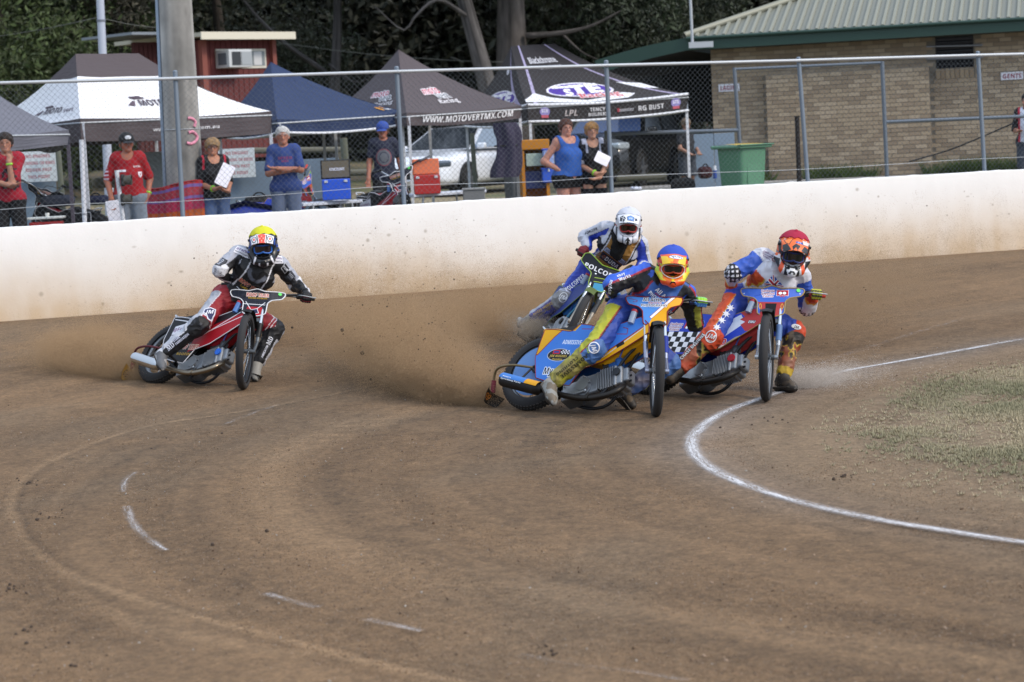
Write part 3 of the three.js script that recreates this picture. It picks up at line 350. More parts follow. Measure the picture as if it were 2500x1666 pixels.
// ---------- canopies ----------
function tent(o) {
  const pt = (q) => at(...q), FL = pt(o.fl), FR = pt(o.fr), R0 = pt(o.r0), R1 = pt(o.r1 || o.r0), e = FR.clone().sub(FL); e.y = 0; e.normalize(); const back = V(e.z, 0, -e.x); if (back.z > 0) back.negate();
  const BL = FL.clone().addScaledVector(back, o.L), BR = FR.clone().addScaledVector(back, o.L); BL.y += o.bdy || 0; BR.y += o.bdy || 0;
  const c = FL.clone().add(FR).multiplyScalar(0.5); c.y = groundH(c.x, c.z); const t = thing('canopy_tent', o.label, 'canopy', c); const l = (p) => p.clone().sub(c);
  const facet = (a, b, r1, r0) => (u, v) => { const A = l(a).lerp(l(b), u), B = l(r0).lerp(l(r1), u), k = o.conc ?? 0.16; const q = A.clone().lerp(B, v); q.y -= k * (B.y - A.y) * 4 * v * (1 - v) * 0.55 + (o.sag ?? 0.05) * sin(u * PI) * (1 - v) ** 2 * 1.0; q.y += 0.02 * (fbm(u * 4 + FL.x, v * 3, 3) - 0.5); return q; };
  const F = { front: facet(FL, FR, R1, R0), right: facet(FR, BR, R1, R1), back: facet(BR, BL, R0, R1), left: facet(BL, FL, R0, R0) };
  const cut = o.cap || 1;
  for (const k of ['front', 'right', 'back', 'left']) { const f = F[k]; mesh('roof_panel', grid(22, 14, (u, v) => f(u, v * cut)), (o.mats && o.mats[k]) || o.mat, t); if (cut < 1) mesh('roof_cap', grid(22, 8, (u, v) => f(u, mix(cut - (o.wave || 0) * (sin(u * PI) * 0.5 + 0.2 * sin(u * PI * 3)), 1, v)).add(V(0, 0.014, 0.0))), o.capMat, t); }
  for (const k of ['front', 'right', 'left', 'back']) { const f = F[k]; mesh('valance', grid(30, 5, (u, v) => { const p = f(u, 0), h = o.val * (1 - v); p.y -= h - 0.004; p.x += 0.02 * sin(u * 37) * (1 - v) * 0.6; p.z += 0.025 * sin(u * 29 + 1) * (1 - v) * 0.7; return p; }), o.valMat || o.mat, t); if (o.trim) mesh('trim', tube([0, 0.2, 0.4, 0.6, 0.8, 1].map((u) => f(u, 0).add(V(0, -o.val, 0.012)).toArray()), 0.02, 30, 6), M(0xe6e9ef, 0.7), t); if (o.trim2) mesh('trim', tube([0, 0.2, 0.4, 0.6, 0.8, 1].map((u) => f(u, 0).add(V(0, 0, 0.012)).toArray()), 0.024, 30, 6), M(0xe6e9ef, 0.7), t); }
  [FL, FR, BL, BR].forEach((p, i) => { const q = l(p), gy = groundH(p.x, p.z) - c.y; if (o.legs && !o.legs[i]) return; const col = (o.legMat || galv); q.y -= 0.05; mesh('leg', [bx(0.045, q.y - gy, 0.045, 0, (q.y + gy) / 2, 0)], col, t).position.set(q.x + (i % 2 ? -0.03 : 0.03), 0, q.z - 0.03); });
  const tops = [[FL, FR], [FL, BL], [FR, BR], [BL, BR]].map(([a, b]) => rod(l(a).add(V(0, -0.06, 0)), l(b).add(V(0, -0.06, 0)), 0.014, 0.014, 6)); mesh('top_frame', tops, galv, t);
  const print = (k, u0, u1, v0, v1, tex, off = 0.012) => mesh('print', grid(16, 8, (u, v) => { const p = F[k](mix(u0, u1, u), mix(v0, v1, v)); return p.add(V(0, off * 0.8, off)); }), printMat(tex, 0.75), t);
  const vprint = (u0, u1, h0, h1, tex) => mesh('print', grid(16, 3, (u, v) => { const U = mix(u0, u1, u), p = F.front(U, 0), h = o.val * mix(h1, h0, v); p.y -= h; p.x += 0.02 * sin(U * 37) * (h / o.val) * 0.6; p.z += 0.025 * sin(U * 29 + 1) * (h / o.val) * 0.7 + 0.014; return p; }), printMat(tex, 0.75), t);
  return { t, F, print, vprint };
}
const cloth = (c, o = {}) => M(new THREE.Color(...c), 0.8, 0, { bumpMap: clothBump, bumpScale: 0.01, ...o });
{
  const brown = cloth([0.082, 0.066, 0.072]), white = cloth([0.82, 0.83, 0.86]);
  const a = tent({ label: 'white canopy with brown top cap and brown valance behind the concrete pole', fl: [195, 290, 31.6], fr: [662, 272, 33.2], r0: [184, 134, 33], r1: [338, 132, 33.4], L: 4.4, cap: 0.74, wave: 0.05, conc: 0.2, mat: white, capMat: brown, valMat: brown, val: 0.33, sag: 0.04, legMat: M(0xc9ced8, 0.6) });
  const mt = canvas(512, 128, (g) => { txt(g, 'MOTO', 210, 74, 78, '#4a3b48', { style: 'italic bold', w: 220 }); txt(g, 'vert', 400, 84, 60, '#7b7280', { style: 'italic bold' }); poly2(g, [[60, 20], [160, 12], [200, 34], [90, 40]], '#4a3b48'); poly2(g, [[10, 96], [70, 56], [90, 60], [60, 104]], '#5a4b58'); });
  a.print('front', 0.30, 0.72, 0.22, 0.46, mt); a.print('left', 0.45, 0.98, 0.16, 0.38, mt);
  a.vprint(0.36, 0.72, 0.35, 0.62, canvas(512, 64, (g) => { txt(g, 'www.motovert.com.au', 256, 34, 52, '#d8d8dc', { w: 500 }); }));
  tent({ label: 'grey canopy at the far left edge above the boy in red', fl: [-420, 330, 29.2], fr: [168, 318, 30.4], r0: [-150, 120, 31.2], L: 3, mat: cloth([0.15, 0.155, 0.19]), val: 0.2, sag: 0.1, conc: 0.2, legs: [0, 1, 0, 0], legMat: M(0x4d4854, 0.8) });
  const navy = cloth([0.016, 0.034, 0.095]);
  const n = tent({ label: 'navy blue canopy with white hem between the two brown canopies', fl: [676, 292, 34], fr: [985, 272, 34.9], r0: [660, 151, 35.6], L: 3, mat: navy, val: 0.2, trim: 1, sag: 0.06, legMat: M(0xd5d9e0, 0.5) });
  n.print('front', 0.9, 0.985, 0.05, 0.17, canvas(128, 64, (g) => { ell(g, 24, 32, 18, 22, '#d0902a'); txt(g, 'OZ', 84, 20, 28, '#d0902a'); txt(g, 'TRAIL', 84, 48, 24, '#d8dce4'); }));
  const b = tent({ label: 'brown pointed canopy printed with web address on its valance', fl: [992, 276, 34.5], fr: [1273, 258, 35.6], r0: [972, 121, 36.2], L: 3, mat: brown, val: 0.2, trim: 0, sag: 0.04, legMat: M(0xd5d9e0, 0.5) });
  const ml = canvas(512, 300, (g) => { txt(g, 'moto', 220, 80, 130, '#b43a52', { edge: '#e6e2e6', ew: 22, w: 330, rot: -0.06 }); txt(g, 'vert', 340, 160, 110, '#5c6a70', { edge: '#e6e2e6', ew: 16, rot: -0.06 }); txt(g, 'Racing', 330, 246, 84, '#e6e2e6', { font: 'serif', style: 'italic bold', w: 300, rot: -0.06 }); });
  b.print('front', 0.22, 0.62, 0.16, 0.50, ml); b.print('left', 0.35, 0.85, 0.2, 0.5, ml);
  b.vprint(0.12, 0.93, 0.1, 0.82, canvas(1024, 90, (g) => txt(g, 'WWW.MOTOVERTMX.COM', 512, 48, 84, '#dfe0e4', { w: 1000, style: 'italic bold' })));
  const oval = (g, x, y, s) => { g.save(); g.translate(x, y); g.scale(s, s); ell(g, 0, 0, 200, 74, '#e4e2ee'); ell(g, 0, 0, 186, 62, '#4a2f9a'); txt(g, 'S', -86, 20, 92, '#efeef6', { style: 'italic bold', edge: '#efeef6', ew: 8 }); txt(g, 'TE', 34, -6, 118, '#efeef6', { style: 'italic bold', edge: '#efeef6', ew: 10, w: 190 }); g.fillStyle = '#efeef6'; g.fillRect(-150, -48, 190, 22); txt(g, 'Racing', 60, 66, 66, '#c03a48', { font: 'serif', style: 'italic bold', edge: '#e8d8dc', ew: 8, w: 230 }); g.restore(); };
  const roofT = canvas(1024, 1024, (g, w, h) => { g.fillStyle = '#2b2729'; g.fillRect(0, 0, w, h);
    for (const [x0, x1] of [[150, 40], [760, 985]]) poly2(g, [[x0, 0], [x0 + 34, 0], [x1 + 26, h], [x1, h]], '#a49cbc');
    poly2(g, [[0, 860], [90, 700], [200, 820], [420, 920], [560, 880], [740, 800], [800, 850], [700, 930], [420, 975], [0, 930]], '#e3e4ea'); poly2(g, [[1024, 660], [860, 600], [930, 760], [1024, 800]], '#e3e4ea');
    txt(g, 'Blackchrome', 430, 190, 110, '#dcdce2', { w: 420 }); txt(g, 'SPORTSWEAR', 470, 290, 64, '#b8b6c0', { w: 300 }); g.save(); g.translate(470, 690); g.scale(1.35, 1.9); oval(g, 0, 0, 1); g.restore(); });
  const leftT = canvas(512, 512, (g, w, h) => { g.fillStyle = '#2b2729'; g.fillRect(0, 0, w, h); poly2(g, [[330, 0], [350, 0], [470, h], [430, h]], '#a49cbc'); ell(g, 300, 150, 34, 26, '#d8d8e0'); g.save(); g.translate(270, 380); g.scale(0.9, 1.3); oval(g, 0, 0, 0.9); g.restore(); });
  const sm = (t) => M(0xffffff, 0.75, 0, { map: t, bumpMap: clothBump, bumpScale: 0.008 }), blk = cloth([0.024, 0.021, 0.023]);
  const s = tent({ label: 'black canopy with purple oval STE logo and white striped hem', fl: [1288, 256, 36.0], fr: [1680, 229, 36.7], r0: [1248, 113, 37.6], r1: [1356, 107, 37.2], L: 4.4, mat: blk, mats: { front: sm(roofT), left: sm(leftT) }, val: 0.27, trim: 1, trim2: 1, sag: 0.05, conc: 0.24, legMat: M(0xd5d9e0, 0.5) });
  s.vprint(0.03, 0.98, 0.12, 0.88, canvas(1024, 80, (g) => { const ov = (x) => { ell(g, x, 32, 34, 30, '#8d86c0'); txt(g, 'STE', x, 28, 28, '#e8e8f0'); g.fillStyle = '#c05a68'; g.fillRect(x - 24, 54, 48, 18); }; ov(80); ov(960); txt(g, 'LPL', 250, 42, 56, '#b8b0b0', { style: 'italic bold' }); txt(g, 'TENCY', 430, 26, 34, '#d8d8dc'); txt(g, 'BUILDERS', 430, 58, 28, '#d8d8dc'); txt(g, 'monster', 620, 42, 30, '#b8b8c0', { w: 110 }); g.fillStyle = '#b03040'; g.fillRect(560, 30, 16, 22); txt(g, 'RG BUST', 790, 42, 44, '#d8d8dc'); }));
}
// ---------- cars ----------
function car(name, label, p, yaw, o) {
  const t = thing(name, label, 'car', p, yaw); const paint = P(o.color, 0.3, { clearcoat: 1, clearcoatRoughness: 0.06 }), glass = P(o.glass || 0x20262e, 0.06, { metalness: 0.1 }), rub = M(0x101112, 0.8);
  const Ls = o.len / 2, st = [[-1, 0.5, 0.4, 0.55, 0.78], [-0.97, 0.82, 0.26, o.tail, 0.82], [-0.7, 0.9, 0.2, o.tail + 0.06, 0.9], [-0.2, 0.92, 0.2, o.belt, 0.92], [0.3, 0.92, 0.2, o.belt, 0.92], [0.62, 0.9, 0.2, o.hood, 0.9], [0.88, 0.84, 0.22, o.hood - 0.1, 0.82], [0.97, 0.7, 0.28, o.hood - 0.24, 0.7], [1, 0.55, 0.36, o.hood - 0.33, 0.5]];
  const S = (u) => { const f = u * (st.length - 1), i = Math.min(st.length - 2, f | 0), q = f - i; return st[i].map((a, k) => mix(a, st[i + 1][k], q)); };
  mesh('body', grid(64, 40, (u, v) => { const [x, w, b, h] = S(u), a = v * 2 * PI, c = cos(a), s = sin(a), sg = (k, e) => Math.sign(k) * Math.abs(k) ** e, ym = (b + h) / 2; return [x * Ls, ym + sg(s, 0.42) * (h - b) / 2 + (s > 0 ? 0.03 * (1 - c * c) : 0), sg(c, 0.36) * w * (s > 0 ? 1 - 0.06 * s : 1)]; }), paint, t);
  const cb = o.cabin, C = (u) => { const f = u * (cb.length - 1), i = Math.min(cb.length - 2, f | 0), q = f - i; return cb[i].map((a, k) => mix(a, cb[i + 1][k], q)); };   // x, roof height
  const R = (k) => ({ x: cb[k][0], y: cb[k][1] });
  const roofW = 0.62, bw = 0.84, pt = (x, y, z) => V(x, y, z), [bk, rr, rf, ws] = cb;
  const q4 = (a, b, c, d, n = 6, bul = 0) => grid(n, n, (u, v) => { const p2 = a.clone().lerp(b, u), r2 = d.clone().lerp(c, u); return p2.lerp(r2, v).add(V(0, bul * sin(u * PI) * sin(v * PI), 0)); });
  const B = (q, z) => pt(q[0], q[1], z);
  mesh('cabin', [q4(B(rr, -roofW), B(rf, -roofW), B(rf, roofW), B(rr, roofW), 8, 0.05), q4(B(bk, -bw), B(ws, -bw), B(rf, -roofW), B(rr, -roofW)), q4(B(bk, bw), B(ws, bw), B(rf, roofW), B(rr, roofW)), q4(B(ws, -bw), B(ws, bw), B(rf, roofW), B(rf, -roofW), 6), q4(B(bk, -bw), B(bk, bw), B(rr, roofW), B(rr, -roofW))], paint, t);
  const pane = (a, b, c, d, m, off) => { const ce = a.clone().add(b).add(c).add(d).multiplyScalar(0.25); const [A2, B2, C2, D2] = [a, b, c, d].map((p2) => p2.clone().lerp(ce, m).add(off)); return q4(A2, B2, C2, D2, 4); };
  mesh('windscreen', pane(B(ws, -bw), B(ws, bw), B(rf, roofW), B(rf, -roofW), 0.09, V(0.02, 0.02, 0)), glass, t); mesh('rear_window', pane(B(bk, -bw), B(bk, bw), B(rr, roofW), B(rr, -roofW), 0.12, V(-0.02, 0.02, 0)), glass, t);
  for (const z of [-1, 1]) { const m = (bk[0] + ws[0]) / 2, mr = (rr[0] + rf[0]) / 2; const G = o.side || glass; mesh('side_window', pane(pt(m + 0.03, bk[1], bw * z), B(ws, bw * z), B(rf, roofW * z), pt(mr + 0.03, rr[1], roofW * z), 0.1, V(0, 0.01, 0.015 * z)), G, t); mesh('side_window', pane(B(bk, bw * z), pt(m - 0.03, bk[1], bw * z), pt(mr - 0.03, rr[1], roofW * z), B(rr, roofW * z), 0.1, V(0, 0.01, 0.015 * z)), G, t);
    mesh('mirror', rb(0.12, 0.13, 0.2, 0.04, ws[0] - 0.25, ws[1] + 0.06, z * (bw + 0.12)), paint, t); mesh('headlight', rb(0.34, 0.14, 0.36, 0.05).rotateY(z * 0.55).translate(Ls * 0.9, o.hood - 0.24, z * 0.62), P(o.lamp || 0x9aa4ae, 0.05, { metalness: 0.4 }), t);
    mesh('door_handle', rb(0.2, 0.03, 0.03, 0.01, -0.1, o.belt - 0.16, z * 0.925), paint, t);
    for (const x of [-o.base / 2, o.base / 2]) { const w = new THREE.Group(); w.name = 'wheel'; w.position.set(x + 0.08, o.wr, z * 0.8); t.add(w); mesh('tyre', new THREE.TorusGeometry(o.wr - 0.1, 0.1, 12, 32), rub, w); mesh('rim', [new THREE.CylinderGeometry(o.wr - 0.13, o.wr - 0.13, 0.05, 28).rotateX(PI / 2).translate(0, 0, z * 0.03), ...[0, 1, 2, 3, 4].map((k) => bx(0.06, o.wr - 0.12, 0.05, 0, (o.wr - 0.12) / 2, z * 0.07).rotateZ(k * 1.2566))], M(0x8d9299, 0.35, 0.7), w); mesh('wheel_arch', new THREE.TorusGeometry(o.wr + 0.03, 0.035, 8, 24, PI).translate(x + 0.08, o.wr, z * 0.905), rub, t); mesh('wheel_well', new THREE.CylinderGeometry(o.wr + 0.03, o.wr + 0.03, 0.02, 28, 1, false, 0, 2 * PI).rotateX(PI / 2).translate(x + 0.08, o.wr + 0.01, z * 0.908), M(0x0b0b0c, 0.9), t); w.position.z = z * 0.86; } }
  mesh('grille', rb(0.06, 0.16, 0.7, 0.03, Ls * 0.965, o.hood - 0.36, 0), rub, t); mesh('bumper', rb(0.12, 0.1, 1.3, 0.04, Ls * 0.95, 0.34, 0), o.bump || paint, t); mesh('skirt', rb(o.len * 0.8, 0.1, 1.6, 0.03, 0, 0.2, 0), rub, t);
  return t;
}
{
  const place = (px, py, d, a, lx, lz) => { const p = at(px, py, d), f = V(-sin(a), 0, cos(a)), l = V(cos(a), 0, sin(a)); const o = p.clone().addScaledVector(f, -lx).addScaledVector(l, lz); o.y = groundH(o.x, o.z); return o; };   // lz: local z of the named point (right positive)
  const yaw = (a) => -PI / 2 - a;
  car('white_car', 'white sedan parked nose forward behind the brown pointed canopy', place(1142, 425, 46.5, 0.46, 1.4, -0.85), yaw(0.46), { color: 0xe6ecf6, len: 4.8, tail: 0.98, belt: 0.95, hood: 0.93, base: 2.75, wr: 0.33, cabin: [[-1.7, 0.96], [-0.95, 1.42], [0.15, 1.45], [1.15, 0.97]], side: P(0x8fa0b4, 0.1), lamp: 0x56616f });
  car('black_car', 'black four wheel drive parked behind the striped black canopy', place(1520, 374, 45, 0.32, 2.2, -0.7), yaw(0.32), { color: 0x07080a, glass: 0x46587e, len: 4.9, tail: 1.2, belt: 1.12, hood: 1.14, base: 2.8, wr: 0.38, cabin: [[-2.3, 1.12], [-2.0, 1.72], [0.0, 1.78], [0.95, 1.14]], side: P(0xaebccb, 0.1, { metalness: 0.3 }), lamp: 0xb9c4cc });  // windscreen blue and pale side glass have the sky reflection put into their colour
}
// ---------- trees ----------
function leafClump(seed, n, rad, ls, wd = 0.34) { const r = rng(seed), p = []; for (let i = 0; i < n; i++) { const a = r() * 6.283, b = Math.acos(2 * r() - 1), d = rad * Math.cbrt(r()), c = V(sin(b) * cos(a), cos(b), sin(b) * sin(a)).multiplyScalar(d), u = V(r() - 0.5, r() - 0.75, r() - 0.5).normalize(), w = V(r() - 0.5, r() - 0.5, r() - 0.5).cross(u).normalize(), l = ls * (0.7 + 0.6 * r()); const A = c, B = c.clone().addScaledVector(u, l * 0.5).addScaledVector(w, l * wd * 0.5), C = c.clone().addScaledVector(u, l), D = c.clone().addScaledVector(u, l * 0.5).addScaledVector(w, -l * wd * 0.5); p.push(...A.toArray(), ...B.toArray(), ...C.toArray(), ...A.toArray(), ...C.toArray(), ...D.toArray()); } const g = new THREE.BufferGeometry(); g.setAttribute('position', new THREE.Float32BufferAttribute(p, 3)); g.computeVertexNormals(); return g; }
const leafMat = new THREE.MeshPhysicalMaterial({ color: 0xffffff, roughness: 0.8, side: THREE.DoubleSide, transmission: 0.25, thickness: 0 });
const barkT = grey(256, 256, (u, v) => 0.55 + 0.5 * (tileN(u, v * 0.2, 12, 4) - 0.5) + 0.25 * (tileN(u, v, 5, 3) - 0.5)); barkT.colorSpace = THREE.SRGBColorSpace; barkT.repeat.set(1, 4);
function tree(name, label, o) {
  const r = rng(o.seed), base = at(o.px, 400, o.d), x = base.x, z = base.z, y = groundH(x, z) - 0.1, t = thing(name, label, 'tree', [x, y, z], 0, o.group);
  const bm = M(new THREE.Color(...(o.bark || [0.12, 0.1, 0.08])), 0.9, 0, { map: barkT, bumpMap: barkT, bumpScale: 0.02 });
  const trunk = o.trunk || [[0, 0, 0], [0.1 * (r() - 0.5), o.h * 0.3, 0], [0.4 * (r() - 0.5), o.h * 0.7, 0.2]];
  const tm = mesh('trunk', taper(trunk, [o.tr * 1.25, o.tr, o.tr * 0.75, o.tr * 0.45], 20, 12), bm, t);
  const top = v3(trunk[trunk.length - 1]); (o.limbs || []).forEach(([pts, r0]) => mesh('limb', taper(pts, [r0, r0 * 0.6, r0 * 0.2], 16, 7), bm, tm));
  const N = o.n, im = new THREE.InstancedMesh(leafClump(o.seed, 13, 0.36, o.ls || 0.17, o.wd), leafMat, N), m = new THREE.Matrix4(), q = new THREE.Quaternion(), c = new THREE.Color(); const cl = []; for (let i = 0; i < (o.lobes || 16); i++) { const a = r() * 6.283, e = r(); cl.push([cos(a) * o.w * 0.62 * Math.sqrt(r()), mix(o.y0, o.h, 0.12 + 0.8 * e), sin(a) * o.w * 0.5 * Math.sqrt(r()), o.w * (0.24 + 0.2 * r()), 0.75 + 0.5 * r()]); }
  for (let i = 0; i < N; i++) { const b = cl[(r() * cl.length) | 0], a = r() * 6.283, e = Math.acos(2 * r() - 1), d = b[3] * (0.55 + 0.5 * r()); const px = b[0] + d * sin(e) * cos(a), py = b[1] + d * cos(e) * 0.8, pz = b[2] + d * sin(e) * sin(a); q.setFromEuler(new THREE.Euler(r() * 6, r() * 6, r() * 6)); const s = 0.7 + 0.6 * r(); m.compose(V(px, Math.max(0.1, py), pz), q, V(s, s, s)); im.setMatrixAt(i, m); const k = b[4] * (0.6 + 0.8 * r()); c.setRGB(o.leaf[0] * k, o.leaf[1] * k, o.leaf[2] * k); im.setColorAt(i, c); }
  im.name = 'crown'; im.userData.kind = 'stuff'; im.castShadow = im.receiveShadow = true; t.add(im);
}
const LF = { dk: [0.022, 0.036, 0.014], md: [0.032, 0.052, 0.014], gum: [0.055, 0.068, 0.04], yl: [0.075, 0.10, 0.03] };
tree('leafy_tree', 'dark green leafy tree at the far left behind the grey canopy', { px: 30, d: 56, h: 9, w: 5, y0: 0.6, tr: 0.25, n: 3600, leaf: [0.05, 0.078, 0.02], seed: 1, lobes: 22 });
tree('leafy_tree', 'dark green bushy tree just left of the slim white pole', { px: 190, d: 60, h: 9, w: 4.6, y0: 0.6, tr: 0.22, n: 3000, leaf: [0.03, 0.05, 0.016], seed: 2, lobes: 20 });
tree('leafy_tree', 'brownish thin tree between the slim white pole and concrete pole', { px: 320, d: 58, h: 8.5, w: 2.6, y0: 2, tr: 0.16, n: 1000, leaf: [0.075, 0.072, 0.05], seed: 3 });
tree('gum_tree', 'gum tree with bare arching branch right of the red shed', { px: 800, d: 58, h: 10, w: 4.6, y0: 3.4, tr: 0.14, n: 1600, leaf: [0.036, 0.046, 0.028], bark: [0.2, 0.19, 0.19], seed: 4, trunk: [[0.2, 0, 0], [0.25, 2, 0], [0.5, 5.2, 0], [0.3, 8, 0]], limbs: [[[[0.1, 3.0, 0.4], [-1.0, 3.9, 0.8], [-1.9, 5.0, 1], [-2.5, 6.4, 1.2]], 0.08], [[[0.2, 3.2, 0.3], [0.9, 2.7, 0.6], [1.5, 2.9, 0.5]], 0.05]] });
tree('gum_tree', 'leaning pale gum trunk above the brown and black canopies', { px: 1208, d: 54, h: 10, w: 3.6, y0: 5.4, tr: 0.23, n: 900, leaf: LF.gum, bark: [0.27, 0.255, 0.25], seed: 5, trunk: [[0.15, 0, 0], [-0.05, 2.2, 0], [-0.55, 4.6, 0.1], [-1.1, 7.5, 0.3]], limbs: [[[[-0.5, 4.2, 0.2], [-1.2, 4.6, 0.6], [-1.75, 4.2, 0.8], [-2.0, 3.9, 0.8], [-2.7, 4.5, 1]], 0.06], [[[-0.6, 4.9, 0.3], [-1.6, 5.1, 0.8], [-2.2, 4.7, 1], [-3.0, 5.4, 1.2]], 0.055]] });
tree('gum_tree', 'thick upright gum trunk with pale bark behind the striped canopy', { px: 1270, d: 56, h: 11, w: 4.4, y0: 5.6, tr: 0.40, n: 1400, leaf: LF.gum, bark: [0.25, 0.225, 0.21], seed: 6, trunk: [[0.0, 0, 0], [-0.1, 2.5, 0], [-0.05, 5, 0], [-0.3, 9, 0]], limbs: [[[[0.3, 3.7, 0.3], [1.1, 3.72, 0.5], [1.9, 3.85, 0.6], [2.7, 4.2, 0.7]], 0.09], [[[0.3, 3.1, 0.3], [1.2, 2.9, 0.4], [1.9, 2.3, 0.5]], 0.06], [[[1.2, 3.7, 0.5], [1.7, 3.2, 0.7], [2.1, 3.0, 0.7]], 0.04]] });
tree('gum_tree', 'grey green drooping gum right of the two pale trunks', { px: 1420, d: 60, h: 10, w: 4.4, y0: 2.6, tr: 0.15, n: 2400, leaf: [0.042, 0.06, 0.028], bark: [0.2, 0.18, 0.16], seed: 7, wd: 0.26 });
tree('gum_tree', 'green gum with thin reddish trunk left of the pale roof', { px: 1720, d: 66, h: 10, w: 4.2, y0: 2.4, tr: 0.14, n: 2000, leaf: [0.03, 0.046, 0.017], bark: [0.2, 0.13, 0.1], seed: 8 });
tree('leafy_tree', 'dark bushy tree behind the corner of the brick block', { px: 1590, d: 58, h: 5.2, w: 3.2, y0: 0.3, tr: 0.12, n: 2200, leaf: LF.dk, seed: 10 });
tree('leafy_tree', 'dark tree rising behind the red shed roof', { px: 560, d: 64, h: 10, w: 4.6, y0: 0.4, tr: 0.2, n: 2600, leaf: LF.dk, seed: 12 });
{
  const r = rng(31), N = 42000, im = new THREE.InstancedMesh(leafClump(99, 16, 0.75, 0.34, 0.42), leafMat, N), m = new THREE.Matrix4(), q = new THREE.Quaternion(), c = new THREE.Color();
  for (let i = 0; i < N; i++) { const x = -26 + 54 * r(), z = -(70 + 9 * r()), y = groundH(x, z) + 13.5 * r() ** 0.9; const s = 0.7 + 0.8 * r(); q.setFromEuler(new THREE.Euler(r() * 6, r() * 6, r() * 6)); m.compose(V(x, y, z), q, V(s, s, s)); im.setMatrixAt(i, m); const k = 0.35 + 1.0 * fbm(x * 0.35, y * 0.4, 3); c.setRGB(0.017 * k, 0.024 * k, 0.011 * k); im.setColorAt(i, c); }
  im.name = 'woodland'; scene.add(tag(im, 'dark dense woodland filling the whole background behind the pits', 'woodland', null, 'stuff'));
}
// ---------- bodies: smooth joined limbs, meshed once ----------
const smin = (a, b, k) => { const h = Math.max(k - Math.abs(a - b), 0) / k; return Math.min(a, b) - h * h * k * 0.25; };
function capD(b, x, y, z) {                                             // tapered limb, may be flattened along b.n
  let px = x - b.a[0], py = y - b.a[1], pz = z - b.a[2]; const t = clamp((px * b.d[0] + py * b.d[1] + pz * b.d[2]) / b.l2); px -= b.d[0] * t; py -= b.d[1] * t; pz -= b.d[2] * t;
  if (b.n) { const c = (px * b.n[0] + py * b.n[1] + pz * b.n[2]) * (b.f - 1); px += b.n[0] * c; py += b.n[1] * c; pz += b.n[2] * c; }
  b.t = t; return Math.sqrt(px * px + py * py + pz * pz) - (b.ra + (b.rb - b.ra) * t);
}
function bone(tag, a, b, ra, rb = ra, o = {}) { a = a.toArray ? a.toArray() : a; b = b.toArray ? b.toArray() : b; const d = [b[0] - a[0], b[1] - a[1], b[2] - a[2]]; return { tag, a, d, l2: Math.max(1e-9, d[0] ** 2 + d[1] ** 2 + d[2] ** 2), ra, rb, n: o.n && (o.n.toArray ? o.n.toArray() : o.n), f: o.f || 1, k: o.k }; }
function field(bones, k = 0.03, add = null) {
  const f = (x, y, z) => { let d = 1; for (const b of bones) d = smin(d, capD(b, x, y, z), b.k ?? k); return add ? add(d, x, y, z) : d; };
  f.near = (x, y, z) => { let q = null, m = 1e9; for (const b of bones) { const d = capD(b, x, y, z); if (d < m) { m = d; q = b; q.hit = b.t; } } return q; };
  const lo = [1e9, 1e9, 1e9], hi = [-1e9, -1e9, -1e9]; for (const b of bones) for (let i = 0; i < 3; i++) { const r = Math.max(b.ra, b.rb) + 0.03, e = b.a[i] + b.d[i]; lo[i] = Math.min(lo[i], b.a[i] - r, e - r); hi[i] = Math.max(hi[i], b.a[i] + r, e + r); } f.lo = lo; f.hi = hi; return f;
}
